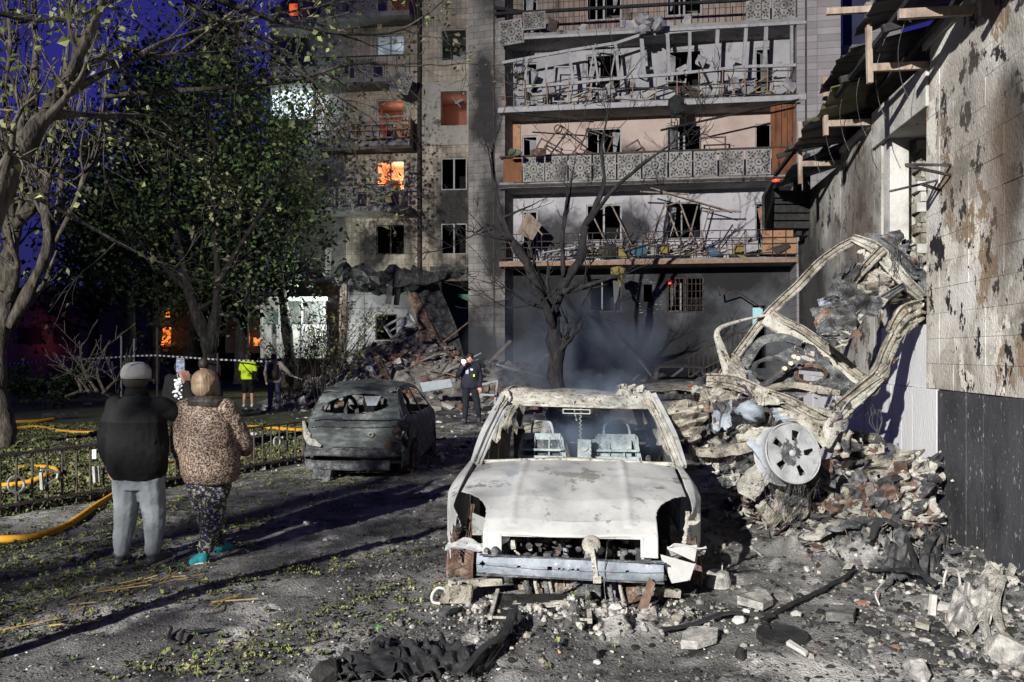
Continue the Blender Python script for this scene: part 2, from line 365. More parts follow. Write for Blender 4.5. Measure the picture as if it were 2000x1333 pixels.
M['dado_black'] = mat('blackened_dado', [(.03, .03, .033), (.075, .075, .082)], 3, 8, .6, .3, 60, spots=[(.30, .30, .30)], sspots=26, sthr=.60, swid=.05, stretch=(1, 1, .5), space='World')
M['dado_pale'] = mat('pale_dado', [(.50, .50, .51), (.66, .66, .67), (.72, .72, .73)], 1.6, 8, .7, .3, 40, spots=[(.22, .22, .23)], sspots=3, sthr=.66, swid=.05, stretch=(1, 1, .3), space='World')
burnt = empty('burnt_building', WP(6, 0), 'single-storey burnt building with peeling scorched wall beside the wrecked car', 'building')
mb = MB()
wbox(mb, -2, 7.46, 0, 4.68, -5, -.03); wbox(mb, 7.46, 8.74, 0, 2.0, -5, -.03); wbox(mb, 7.46, 8.74, 2.0, 4.1, -5, -.95)
mb.build('inner_wall', M['wall_far'], burnt)
mb = MB(); wbox(mb, 8.74, 8.97, 0, 4.48, -5, 0); wbox(mb, 8.97, 10.3, 0, 4.38, -5, .003); wbox(mb, 10.3, 12.6, 0, 4.25, -5, .006); mb.build('far_wall', M['wall_far'], burnt)
mb = MB(); wbox(mb, 7.40, 8.97, 4.1, 4.52, -5, .035); mb.build('lintel', M['concrete'], burnt, bevel=.01)
mb = MB(); wbox(mb, 8.52, 8.735, 2.0, 4.1, -.22, -.02); mb.build('door_pier', M['concrete'], burnt, bevel=.008)
rg = random.Random(3)
# brick infill of the reveal
bm_ = None
for r in range(18):
    for c in range(5):
        z0 = 2.02 + r * .115; o0 = -.94 + c * .15 + (.04 if r % 2 else 0)
        if o0 + .14 > -.225: continue
        mb = MB(); wbox(mb, 8.55 - rg.uniform(0, .02), 8.7, z0, z0 + .105, o0, o0 + .14); mb.build('brick', M['tan_metal'] if rg.random() < .5 else M['concrete'], burnt)
# dado slabs and wall tiles, each its own piece
Yv = 3.3
while Yv < 12.3:
    dark = Yv + .15 < 7.13
    mb = MB(); wbox(mb, Yv + .004, Yv + .296, 0 - .1, 1.375 + (rg.uniform(-.004, .004)), -.02, .012 + rg.uniform(-.004, .006))
    mb.build('dado_slab', M['dado_black'] if dark else M['dado_pale'], burnt)
    Yv += .3
for r in range(14):
    z0 = 1.385 + r * .236
    for c in range(13):
        Y0 = 3.6 + c * .297
        if Y0 + .29 > 7.46: continue
        if rg.random() < .03 and r > 5: continue
        z1 = min(z0 + .231, 4.66)
        o = rg.uniform(-.003, .004)
        mb = MB(); wbox(mb, Y0, Y0 + .2945, z0, z1 + .002, -.03, .006 + o); mb.build('wall_tile', M['wall_paint'], burnt)
mb = MB(); wbox(mb, 7.46, 8.74, 1.38, 2.0, -.05, .0); wbox(mb, 8.74, 12.6, 1.38, 1.44, -.01, .012); mb.build('pale_wall_band', M['dado_pale'], burnt)
for a_ in ((6.22, 7.5, 4.67, 4.75, -.4, .03), (9.0, 10.2, 4.375, 4.44, -.4, .05), (3, 6.2, 4.67, 4.80, -.4, .02)): mb = MB(); wbox(mb, *a_); mb.build('wall_cap', M['concrete'], burnt)
# top right: pier and timber at the frame edge
mb = MB(); wbox(mb, 4.4, 4.75, 1.4, 4.6, 0.0, .06); mb.build('pilaster', M['concrete'], burnt, bevel=.01)

# eaves: timber brackets with hanging posts and charred corrugated sheets
M['sheet'] = mat('charred_roof_sheet', [(.012, .012, .013), (.03, .03, .032), (.075, .075, .078)], 3, 8, .45, .3, 30, spots=[(.22, .21, .20)], sspots=28, sthr=.64)
M['sheet_olive'] = mat('olive_roof_sheet', [(.05, .045, .02), (.13, .12, .06)], 3, 8, .5, .3, 30, spots=[(.03, .03, .03)], sspots=4, sthr=.55)
def bracket(Yw, z, reach, ztop, zbot):
    mb = MB(); mb.bar(WP(Yw, z, -.1), WP(Yw, z, reach), .045, .075); mb.build('eave_bracket', M['wood'], burnt, bevel=.004)
    mb = MB(); mb.bar(WP(Yw, zbot, reach + .02), WP(Yw + .03, ztop, reach + .03), .05, .05); mb.build('hanging_post', M['wood'], burnt, bevel=.004)
bracket(7.42, 4.5, .52, 5.15, 4.35); bracket(8.98, 4.42, .52, 4.98, 4.28); bracket(10.3, 4.27, .50, 4.85, 4.0)
mb = MB(); mb.bar(WP(6.5, 4.62, -.1), WP(6.5, 4.62, .6), .045, .08); mb.bar(WP(7.3, 5.02, .5), WP(7.3, 5.02, .98), .04, .06); mb.build('eave_bracket', M['wood'], burnt)
def corr(Y0, Y1, o_in, o_out, z_in, z_out, m, seed, sag=.06):
    mb = MB()
    def fn(u, v):
        o = o_in + (o_out - o_in) * u; y = Y0 + (Y1 - Y0) * v
        k = (v * (Y1 - Y0) / .26) % 1
        ridge = .028 if .08 < k < .30 else 0
        return WP(y, z_in + (z_out - z_in) * u + ridge + sag * n1(u * 2 + seed, v * 2, seed) - sag * .4 * math.sin(v * 3), o + .03 * n1(seed, v * 6))
    mb.surf(fn, 0, 1, 0, 1, 8, int((Y1 - Y0) / .02)); mb.build('roof_sheet', m, burnt, solid=.004)
corr(4.6, 6.3, -.9, .55, 5.15, 4.75, M['sheet'], 1)
corr(6.2, 7.7, -.9, .62, 5.25, 4.93, M['sheet'], 2, .12)
corr(7.6, 8.9, -.9, .66, 5.10, 4.75, M['sheet'], 3, .15)
corr(8.5, 9.6, -.9, .62, 4.95, 4.62, M['sheet_olive'], 4, .1)
corr(9.3, 10.7, -.9, .66, 4.88, 4.5, M['sheet'], 5, .15)
corr(10.5, 12.3, -.9, .60, 4.75, 4.35, M['sheet'], 6, .12)
mb = MB()
for Yv in (5.2, 6.9, 8.2, 9.8, 11.4): mb.bar(WP(Yv, 5.0, -.8), WP(Yv, 4.66, .6), .05, .07)
for o in (.1, .5): mb.bar(WP(4.6, 4.83, o), WP(12, 4.52, o), .05, .05)
mb.build('charred_rafter', M['char'], burnt)
mb = MB()
for k in range(7):
    Yk = 6.8 + k * .6; p = WP(Yk, 4.8, .4); mb.tube(catmull([p, p + Vector((-.05, .1, -.3)), p + Vector((.05, .25, -.55)), p + Vector((.1, .2, -.75))], 4), .004, 4)
mb.build('hanging_wire', M['dark_metal'], burnt)

# steel bracket for an air conditioner
br = empty('steel_bracket', WP(7.0, 3.3), 'thin burnt steel air-conditioner bracket sticking out of the scorched wall', 'bracket')
def wq(px, py, Yw): return P(px, py, Yw)
for a_, b_, w_ in [((1889, 323), (1769, 322), .022), ((1891, 350), (1770, 324), .022), ((1889, 345), (1889, 322), .018)]:
    ya = wallpx(a_[0], a_[1])[0]; mb = MB(); mb.bar(P(a_[0], a_[1], 6.98), P(b_[0], b_[1], 6.75), w_); mb.build('steel_bar', M['dark_metal'], br)
for a_, b_ in [((1843, 350), (1739, 374)), ((1848, 376), (1800, 360))]:
    mb = MB(); mb.bar(P(a_[0], a_[1], 7.22), P(b_[0], b_[1], 7.0), .022); mb.build('steel_bar', M['dark_metal'], br)

# charred slatted box hanging off the far corner of the wall, with one red lamp on it
sb = empty('charred_box_sign', P(1535, 440, 12.0), 'black charred slatted box hanging near the far corner of the burnt wall', 'sign box')
def sbx(px0, py0, px1, py1, Y0, Y1, name, m):
    a = P(px0, py1, Y0); b = P(px1, py0, Y0); mb = MB(); mb.box(((a.x + b.x) / 2, (Y0 + Y1) / 2, (a.z + b.z) / 2), (b.x - a.x, Y1 - Y0, b.z - a.z)); return mb.build(name, m, sb)
for (y0, y1) in [(372, 386), (389, 398), (401, 415), (418, 430), (433, 446)]: sbx(1500, y0, 1582, y1, 11.9, 12.1, 'slat', M['char'])
mb = MB(); mb.add([P(1490, 385, 11.4), P(1491, 446, 11.4), P(1512, 446, 12.2), P(1521, 352, 12.2), P(1510, 348, 12.0)], [(0, 1, 2, 3, 4)]); mb.build('side_panel', M['char'], sb, solid=.04)
sbx(1556, 340, 1566, 460, 12.0, 12.15, 'post', M['char']); sbx(1575, 300, 1583, 460, 12.0, 12.15, 'post', M['char'])
M['red_lamp'] = emis('red_lamp', (1, .03, .01), 4)
mb = MB(); mb.rock(P(1515, 353, 11.3), .055, rg); mb.build('red_lamp', M['red_lamp'], sb)
# dark column strip below it: corner post of the burnt building
mb = MB()
for a_, b_ in [((1572, 470), (1578, 800)), ((1600, 450), (1604, 800))]:
    mb.bar(P(*a_, 12.4), P(*b_, 12.4), .16, .16)
mb.build('corner_post', M['char'], burnt)
# ------------------------------------------------------------------ the shelled apartment block
class Plane:
    """vertical wall plane: u runs along it, z up, w out of it towards the viewer"""
    def __init__(s, a, b):
        s.o = Vector((a[0], a[1])); d = Vector((b[0], b[1])) - s.o; s.L = d.length; s.d = d / s.L
        s.n = Vector((s.d.y, -s.d.x))
        if s.n.y > 0: s.n = -s.n
    def at(s, px, py, w=0.0):
        o = s.o + s.n * w; k = (px - CX) / F       # x = k*Y
        # o + d*u : (ox + dx u) = k (oy + dy u)
        u = (k * o.y - o.x) / (s.d.x - k * s.d.y); Yv = o.y + s.d.y * u
        return u, H + (HY - py) / F * Yv
    def W(s, u, z, w=0.0): q = s.o + s.d * u + s.n * w; return Vector((q.x, q.y, z))
    def box(s, mb, u0, u1, z0, z1, w0, w1, mi=0):
        vs = [s.W(u, z, w) for u in (u0, u1) for z in (z0, z1) for w in (w0, w1)]
        return mb.add(vs, [(0, 1, 3, 2), (4, 6, 7, 5), (0, 4, 5, 1), (2, 3, 7, 6), (0, 2, 6, 4), (1, 5, 7, 3)], mi)
    def wall(s, mb, u0, u1, z0, z1, holes, th=.3, w=0.0, mi=0, step=None):
        us = sorted({u0, u1} | {x for h in holes for x in (h[0], h[1])}); zs = sorted({z0, z1} | {x for h in holes for x in (h[2], h[3])})
        us = [x for x in us if u0 <= x <= u1]; zs = [x for x in zs if z0 <= x <= z1]
        for a, b in zip(us, us[1:]):
            for c, d in zip(zs, zs[1:]):
                cu, cz = (a + b) / 2, (c + d) / 2
                if any(h[0] < cu < h[1] and h[2] < cz < h[3] for h in holes): continue
                mb.add([s.W(a, c, w), s.W(b, c, w), s.W(b, d, w), s.W(a, d, w)], [(0, 1, 2, 3)], mi)
        for h in holes:
            a, b, c, d = h[:4]
            for (p, q) in (((a, c), (a, d)), ((b, d), (b, c)), ((a, d), (b, d)), ((b, c), (a, c))):
                mb.add([s.W(p[0], p[1], w), s.W(q[0], q[1], w), s.W(q[0], q[1], w - th), s.W(p[0], p[1], w - th)], [(0, 1, 2, 3)], mi)
        # ends so that the wall has thickness
        for u in (u0, u1): mb.add([s.W(u, z0, w), s.W(u, z1, w), s.W(u, z1, w - th), s.W(u, z0, w - th)], [(0, 1, 2, 3)], mi)
        return mb

def xy(px, Yv): return ((px - CX) / F * Yv, Yv)
PR = Plane(xy(985, 30.0), xy(1558, 28.5))          # right-hand section, recessed wall behind the balconies
PB = Plane(xy(915, 29.4), xy(986, 28.95))          # pier between the sections
PW = Plane(xy(1556, 27.3), xy(1642, 27.05))        # wing wall
PM = Plane(xy(818, 34.0), xy(920, 33.8))           # window bay left of the pier
PL = Plane(xy(676, 34.4), xy(822, 34.0))           # left section
PS = Plane(xy(528, 39.5), xy(676, 34.4))           # its flank, running away
PE = Plane(xy(1642, 30.2), xy(1760, 29.7))         # set-back wall far right
SL = [4.95, 7.88, 10.72, 13.43, 16.2, 19.0]; TOP = 20.0

def facade(name, cols, tile=None, sootargs=None, **kw):
    ex = tile
    if sootargs:
        for sa in sootargs: ex = soot(*sa, prev=ex)
    return mat(name, cols, 1.0, 8, .9, .35, 25, space='World', extra=ex, **kw)
TL = tiles(.205, .245, .011, (.50, .47, .44))
beige = [(.36, .315, .255), (.58, .51, .41), (.70, .62, .50)]
M['tile_l'] = facade('beige_wall_tiles', beige, TL, [(-2.5, 8.3, 1.4, 2.2), (-6.2, 6.4, 1.0, 1.2), (-3.6, 3.2, 2.4, 2.0)], spots=[(.13, .12, .11)], sspots=.55, sthr=.55, swid=.14)
M['tile_p'] = facade('pier_wall_tiles', [(.24, .23, .215), (.36, .34, .31)], tiles(.42, .245, .010, (.40, .38, .36), offset=.5), [(-1.0, 11.2, .7, 2.4), (-.6, 6.2, .7, 2.6), (-1.2, 1.4, 1.2, 2.2), (-.8, 16, .8, 2.0)], spots=[(.12, .115, .11)], sspots=.6, sthr=.54, swid=.14)
M['tile_w'] = facade('wing_wall_tiles', [(.30, .28, .29), (.38, .36, .36)], tiles(1.2, .245, .010, (.45, .43, .43)), None, spots=[(.2, .19, .19)], sspots=.5, sthr=.56, swid=.2)
M['damaged'] = facade('blast_pocked_render', [(.34, .32, .28), (.52, .50, .44)], None, None, spots=[(.18, .16, .14), (.2, .19, .17)], sspots=2.2, sthr=.60, swid=.03)
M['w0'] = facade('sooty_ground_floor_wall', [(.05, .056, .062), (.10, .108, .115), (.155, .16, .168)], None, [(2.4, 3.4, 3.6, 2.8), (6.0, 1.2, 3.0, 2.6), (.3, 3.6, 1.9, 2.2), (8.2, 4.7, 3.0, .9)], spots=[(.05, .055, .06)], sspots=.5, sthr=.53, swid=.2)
M['w1'] = facade('pale_lilac_balcony_wall', [(.40, .39, .42), (.55, .54, .57)], None, [(1.6, 6.2, 1.6, 1.0), (4.6, 6.4, 1.0, .9)], spots=[(.22, .21, .22)], sspots=1.1, sthr=.56, swid=.1)
M['w2'] = facade('pinkish_balcony_wall', [(.42, .33, .29), (.58, .47, .42)], None, [(3.9, 8.9, 1.6, .8)], spots=[(.3, .22, .2)], sspots=.9, sthr=.57, swid=.14)
M['w3'] = facade('grey_balcony_wall', [(.30, .30, .32), (.44, .44, .46)], None, None, spots=[(.15, .15, .155)], sspots=1.3, sthr=.55, swid=.08)
M['w4'] = facade('tiled_upper_wall', [(.26, .21, .18), (.36, .28, .24)], tiles(.2, .3, .012, (.2, .16, .14)), None, spots=[(.12, .1, .09)], sspots=.9, sthr=.55, swid=.1)
M['green_wall'] = mat('green_painted_wall', [(.10, .22, .17), (.20, .36, .28)], 1.5, 6, .9, .2, spots=[(.05, .07, .06)], sspots=2, sthr=.55)
M['slab'] = mat('balcony_slab_concrete', [(.16, .155, .15), (.34, .33, .32)], 1.6, 8, .95, .5, 20, spots=[(.06, .06, .06)], sspots=1.6, sthr=.56, swid=.1)
M['relief'] = mat('balcony_panel_concrete', [(.25, .245, .23), (.36, .35, .33)], 2, 7, .95, .4, 30, rand=True, spots=[(.11, .10, .095)], sspots=1.1, sthr=.50, swid=.16)
M['relief_dark'] = mat('balcony_ornament_dark', [(.035, .035, .037), (.07, .07, .07)], 3, 5, .95, .2)
M['brown_board'] = mat('brown_board', [(.10, .035, .015), (.25, .10, .04)], 3, 7, .7, .3, stretch=(1, 1, .3), spots=[(.04, .03, .03)], sspots=4, sthr=.57)
M['orange_board'] = mat('orange_board', [(.34, .18, .10), (.48, .28, .16)], 3, 6, .8, .2, spots=[(.15, .1, .08)], sspots=4, sthr=.58)
M['rail'] = mat('balcony_rail_iron', [(.03, .025, .022), (.09, .07, .06)], 8, 6, .8, .3)
M['rail_rust'] = mat('rusted_rail', [(.22, .12, .07), (.38, .26, .18)], 8, 6, .8, .3)
M['room_warm'] = mat('warm_painted_room', [(.70, .34, .20), (.82, .50, .34)], 1, 3, .9, 0)
M['room_red'] = mat('red_painted_room', [(.20, .085, .06), (.27, .12, .09)], 1, 3, .9, 0)
M['room_grey'] = mat('plain_room', [(.10, .105, .105), (.18, .185, .185)], 1, 3, .9, 0)
M['room_white'] = mat('white_room', [(.7, .72, .76), (.78, .8, .82)], 1, 3, .9, 0)
M['skirt'] = mat('white_junk', [(.20, .20, .215), (.42, .42, .44)], 3, 5, .9, .1, rand=True, spots=[(.14, .14, .14)], sspots=5, sthr=.58)

bld = empty('apartment_block', (3, 30, 0), 'large shelled apartment block with smashed balconies and blown-out windows', 'building')
rb = random.Random(11)

def window(pl, u0, u1, z0, z1, w=0.0, mull=(.45,), style='pvc', missing=0.0):
    """frame as a part of the block, its mullions with it, glass left only where it survived"""
    mb = MB(); t = .055
    pl.box(mb, u0, u0 + t, z0, z1, w - .12, w - .05); pl.box(mb, u1 - t, u1, z0, z1, w - .12, w - .05)
    pl.box(mb, u0 + t, u1 - t, z1 - t, z1, w - .12, w - .05); pl.box(mb, u0 + t, u1 - t, z0, z0 + t, w - .12, w - .05)
    for m in mull: um = u0 + (u1 - u0) * m; pl.box(mb, um - .035, um + .035, z0 + t, z1 - t, w - .121, w - .049)
    o = mb.build('window_frame', M['pvc'] if style == 'pvc' else M['rail'], bld)
    if pl is PR and rb.random() < .8:
        mb = MB(); uq = rb.choice([u0 + .1, u1 - .35]); q = [(uq, z1 - .07), (uq + .3, z1 - .07), (uq + .22 + rb.uniform(-.1, .1), z0 + rb.uniform(.1, .8)), (uq + .05, z0 + rb.uniform(.1, .5))]; mb.add([pl.W(a, b, w - .35 - .1 * (i % 2)) for i, (a, b) in enumerate(q)], [(0, 1, 2, 3)]); mb.build('torn_curtain', M['skirt'] if rb.random() < .5 else M['room_grey'], bld)
        mb = MB(); e_ = rb.uniform(.3, .6); mb.bar(pl.W(u0 + .05, z0 + .05, w - .2), pl.W(u0 + .05, z1 - .05, w - .2), .05); mb.bar(pl.W(u0 + .05 + e_, z0 + .1, w - .2 - e_), pl.W(u0 + .05 + e_, z1 - .1, w - .2 - e_), .05); mb.bar(pl.W(u0 + .05, z1 - .07, w - .2), pl.W(u0 + .05 + e_, z1 - .1, w - .2 - e_), .05); mb.bar(pl.W(u0 + .05, z0 + .07, w - .2), pl.W(u0 + .05 + e_, z0 + .1, w - .2 - e_), .05); mb.build('open_sash', M['pvc'], bld)
    return o
def sash(pl, uc, zc, wd, ht, w, ang, tilt=0.0, m='pvc'):
    """a casement torn loose: a frame of four bars turned about its own centre"""
    c = pl.W(uc, zc, w); mb = MB(); ca, sa = math.cos(ang), math.sin(ang)
    d3 = Vector((pl.d.x, pl.d.y, 0)); n3 = Vector((pl.n.x, pl.n.y, 0)); up = (Vector((0, 0, 1)) * math.cos(tilt) + n3 * math.sin(tilt))
    e1 = d3 * ca + up * sa; e2 = -d3 * sa + up * ca
    q = [c + e1 * (sx * wd / 2) + e2 * (sz * ht / 2) for sx, sz in ((-1, -1), (1, -1), (1, 1), (-1, 1))]
    for i in range(4): mb.bar(q[i], q[(i + 1) % 4], .05, .05, ext=.05)
    return mb
def room(pl, u0, u1, z0, z1, w, m, depth=2.6, m_floor=None):
    mb = MB(); e = .35
    a, b, c, d = u0 - e, u1 + e, z0 - .7, z1 + .25
    f, k = w - .302, w - depth
    def q(u, z, ww): return pl.W(u, z, ww)
    mb.add([q(a, c, k), q(b, c, k), q(b, d, k), q(a, d, k)], [(0, 1, 2, 3)])
    mb.add([q(a, c, f), q(a, d, f), q(a, d, k), q(a, c, k)], [(0, 1, 2, 3)]); mb.add([q(b, c, f), q(b, d, f), q(b, d, k), q(b, c, k)], [(0, 1, 2, 3)])
    mb.add([q(a, d, f), q(b, d, f), q(b, d, k), q(a, d, k)], [(0, 1, 2, 3)]); mb.add([q(a, c, f), q(b, c, f), q(b, c, k), q(a, c, k)], [(0, 1, 2, 3)])
    return mb.build('room', m, bld)
def roomlight(pl, u, z, w, e, col, name='ceiling_bulb'):
    o = lamp('POINT', name, pl.W(u, z, w), e, col, shadow_soft_size=.12); return o

# --- right-hand section
UR = PR.L
def uspan(a, b, w=0.0): return PR.at(a, 400, w)[0], PR.at(b, 400, w)[0]
D1, W1, W2, D2 = uspan(1020, 1050), uspan(1145, 1214), uspan(1302, 1371), uspan(1475, 1507)
flo = [0.15] + [s + .2 for s in SL]
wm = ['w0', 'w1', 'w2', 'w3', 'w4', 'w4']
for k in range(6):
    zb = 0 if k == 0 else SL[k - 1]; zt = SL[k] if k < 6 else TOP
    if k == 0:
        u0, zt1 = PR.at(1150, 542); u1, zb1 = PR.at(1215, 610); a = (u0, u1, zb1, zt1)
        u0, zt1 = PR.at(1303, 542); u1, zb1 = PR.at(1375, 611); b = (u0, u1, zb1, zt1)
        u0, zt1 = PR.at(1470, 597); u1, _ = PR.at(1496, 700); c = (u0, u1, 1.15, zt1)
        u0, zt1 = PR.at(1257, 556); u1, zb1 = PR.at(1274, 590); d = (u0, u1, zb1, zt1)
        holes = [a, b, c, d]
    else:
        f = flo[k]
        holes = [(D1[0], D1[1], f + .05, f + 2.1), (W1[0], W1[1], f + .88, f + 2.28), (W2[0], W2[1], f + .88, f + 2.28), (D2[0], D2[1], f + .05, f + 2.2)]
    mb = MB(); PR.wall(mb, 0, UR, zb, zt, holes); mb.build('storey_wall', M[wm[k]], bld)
    # what is behind: rooms, some with their darkness painted on the partition
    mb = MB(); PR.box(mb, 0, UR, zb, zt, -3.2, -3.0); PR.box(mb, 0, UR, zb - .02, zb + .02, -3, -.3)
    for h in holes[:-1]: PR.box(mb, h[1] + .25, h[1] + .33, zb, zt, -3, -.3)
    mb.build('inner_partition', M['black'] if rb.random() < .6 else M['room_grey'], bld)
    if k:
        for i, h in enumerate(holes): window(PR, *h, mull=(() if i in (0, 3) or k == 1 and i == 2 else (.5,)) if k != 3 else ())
    else:
        window(PR, *holes[0], mull=(.97,), style='iron'); window(PR, *holes[1], mull=(.5,), style='iron')
        h = holes[1]
        for i in range(1, 9): mb = MB(); uu = h[0] + (h[1] - h[0]) * i / 9; PR.box(mb, uu - .012, uu + .012, h[2], h[3], .02, .045); mb.build('window_bar', M['rail'], bld)
        mb = MB()
        for i in range(1, 5): zz = h[2] + (h[3] - h[2]) * i / 5; PR.box(mb, h[0], h[1], zz - .01, zz + .01, .045, .062)
        mb.build('window_bar', M['rail'], bld)
# blast hole above the bin: ragged bright rim
mb = MB(); hc = PR.at(1265, 577)
for i in range(40):
    a = i / 40 * 6.28; r = .62 + .5 * rb.random(); mb.rock(PR.W(hc[0] + math.cos(a) * r * .5, hc[1] + math.sin(a) * r * .75, .0), .04 + .08 * rb.random(), rb, .3)
mb.build('chipped_plaster', M['plaster'], bld)
# cyan lit doorway
M['cyan'] = emis('lit_doorway_glow', (.35, .62, .66), 1.1)
u0, zt1 = PR.at(1473, 600); u1, zb1 = PR.at(1494, 640); mb = MB(); PR.box(mb, u0, u1, zb1, zt1, -.5, -.45); mb.build('lit_door_pane', M['cyan'], bld)
M['tiny_red'] = emis('red_standby', (1, .02, .02), 9)
mb = MB(); mb.rock(PR.W(*PR.at(1308, 553), -.1), .06, rb); mb.build('red_lamp', M['tiny_red'], bld)
# slabs
for k, z in enumerate(SL[:5]):
    mb = MB(); n = 40
    for i in range(n):
        a, b = UR * i / n, UR * (i + 1) / n; e = .03 * rb.uniform(-1, 1)
        PR.box(mb, a, b, z + .004 * (i % 2), z + .2 + .02 * n1(i * .5, k), -.3, 1.28 + e)
    mb.build('balcony_slab', M['slab'], bld)
# side cheeks of the loggias
mb = MB(); PR.box(mb, -.02, .13, 0, TOP, -.3, .55); mb.build('loggia_side', M['tile_p'], bld)
mb = MB(); PR.box(mb, UR - .16, UR, 0, TOP, -.3, 1.2); mb.build('loggia_side', M['tile_w'], bld)

# ornament panels
def ornament(mb, pl, u0, u1, z0, z1, w, mi=1, off=Vector((0, 0, 0)), rot=0.0):
    uc, zc = (u0 + u1) / 2, (z0 + z1) / 2; hw, hz = (u1 - u0) / 2 * .92, (z1 - z0) / 2 * .92
    ca, sa = math.cos(rot), math.sin(rot)
    def q(x, y): 
        x, y = x * ca - y * sa, x * sa + y * ca
        return pl.W(uc + x * hw, zc + y * hz, w + .012) + off
    def poly(ps): mb.add([q(*p) for p in ps], [tuple(range(len(ps)))], mi)
    def ring(r0, r1, n=16, cx=0, cy=0):
        for i in range(n):
            a, b = 6.2832 * i / n, 6.2832 * (i + 1) / n
            poly([(cx + r0 * math.cos(a), cy + r0 * math.sin(a)), (cx + r1 * math.cos(a), cy + r1 * math.sin(a)), (cx + r1 * math.cos(b), cy + r1 * math.sin(b)), (cx + r0 * math.cos(b), cy + r0 * math.sin(b))])
    ring(.30, .36); poly([(-.09, -.09), (.09, -.09), (.09, .09), (-.09, .09)])
    for i in range(4):
        a = i * math.pi / 2; c, s = math.cos(a), math.sin(a)
        def t(x, y): return (x * c - y * s, x * s + y * c)
        # diamond outline on each axis
        o_, i_ = [(.48, 0), (.62, .13), (.78, 0), (.62, -.13)], [(.55, 0), (.62, .06), (.70, 0), (.62, -.06)]
        for j in range(4): poly([t(*o_[j]), t(*o_[(j + 1) % 4]), t(*i_[(j + 1) % 4]), t(*i_[j])])
        poly([t(.78, .05), t(.97, .26), t(.95, .05)]); poly([t(.78, -.05), t(.97, -.26), t(.95, -.05)])
        # leaves in the corner
        poly([t(.32, .32), t(.45, .62), t(.62, .62), t(.62, .45)])
        poly([t(.50, .70), t(.52, .95), t(.68, .72)]); poly([t(.70, .50), t(.95, .52), t(.72, .68)]); poly([t(.66, .66), t(.92, .80), t(.96, .96), t(.80, .92)])
        poly([t(.30, .52), t(.22, .84), t(.42, .70)]); poly([t(.52, .30), t(.84, .22), t(.70, .42)])
def panel(pl, u0, u1, z0, z1, w, parent, off=Vector((0, 0, 0)), rot=0.0, name='ornament_panel'):
    mb = MB(); uc, zc = (u0 + u1) / 2, (z0 + z1) / 2
    if rot:
        ca, sa = math.cos(rot), math.sin(rot); hw, hz = (u1 - u0) / 2, (z1 - z0) / 2
        vs = [pl.W(uc + x * hw * ca - y * hz * sa, zc + x * hw * sa + y * hz * ca, ww) for x in (-1, 1) for y in (-1, 1) for ww in (w - .06, w)]
        mb.add(vs, [(0, 1, 3, 2), (4, 6, 7, 5), (0, 4, 5, 1), (2, 3, 7, 6), (0, 2, 6, 4), (1, 5, 7, 3)])
    else: pl.box(mb, u0, u1, z0, z1, w - .06, w)
    ornament(mb, pl, u0, u1, z0, z1, w, 1, rot=rot)
    return mb.build(name, [M['relief'], M['relief_dark']], parent)
def balcony(name): 
    e = bpy.data.objects.new(name, None); put(e, bld); ORG[e.name] = ORG[bld.name]; return e
w_ = 1.25
# second floor balcony (parapet of patterned panels)
b2 = balcony('balcony'); z0 = SL[1] + .22
pxs = [(1021, 1063), (1065, 1108), (1111, 1155), (1158, 1203), (1206, 1252), (1255, 1303), (1307, 1351), (1355, 1401), (1405, 1453), (1457, 1506)]
for a, b in pxs:
    ua, ub = PR.at(a, 330, w_)[0], PR.at(b, 330, w_)[0]; panel(PR, ua, ub, z0, z0 + .92, w_ + rb.uniform(-.02, .02), b2)
mb = MB(); PR.box(mb, PR.at(983, 330, w_)[0], PR.at(1019, 330, w_)[0], z0, z0 + .88, w_ - .05, w_); mb.build('board', M['brown_board'], b2)
mb = MB(); PR.box(mb, PR.at(1508, 330, w_)[0], UR, z0, z0 + .95, w_ - .05, w_); mb.build('board', M['brown_board'], b2)
mb = MB(); PR.box(mb, 0, UR, z0 + .93, z0 + .99, w_ - .06, w_ + .03); PR.box(mb, 0, UR, SL[1] + .02, SL[1] + .12, w_ + .035, w_ + .06); mb.build('rail', M['rail'], b2)
ua, ub = PR.at(1508, 330, w_)[0], UR - .18
for i in range(5):
    a = ua + (ub - ua) * i / 5; mb = MB(); PR.box(mb, a + .01, a + (ub - ua) / 5 - .01, SL[1] + 1.25, SL[2] - .02, w_ - .35, w_ - .32); mb.build('board', M['brown_board'], b2)
mb = MB(); PR.box(mb, .14, PR.at(1013, 250, .6)[0], SL[1] + .3, SL[2] - .1, .02, .05); mb.build('board', M['orange_board'], b2)
# first floor balcony: iron railing
b1 = balcony('balcony'); z0 = SL[0] + .2
mb = MB()
for zz in (.12, .5, .72, 1.0): mb.bar(PR.W(.0, z0 + zz, w_), PR.W(UR, z0 + zz - .02, w_), .03)
mb.build('rail', M['rail'], b1)
for i in range(24):
    u = UR * (i + .5) / 24; mb = MB(); mb.bar(PR.W(u, z0, w_), PR.W(u + rb.uniform(-.06, .06), z0 + 1.0, w_ + rb.uniform(-.05, .08)), .025); mb.build('baluster', M['rail'], b1)
mb = MB(); PR.box(mb, PR.at(1490, 470, w_)[0], UR - .02, z0 + .08, z0 + .98, w_ - .09, w_ - .06); mb.build('board', M['orange_board'], b1)
mb = MB(); PR.box(mb, 0, UR, SL[0] + .0, SL[0] + .14, w_ + .04, w_ + .07); mb.build('slab_edge', M['rail_rust'], b1)
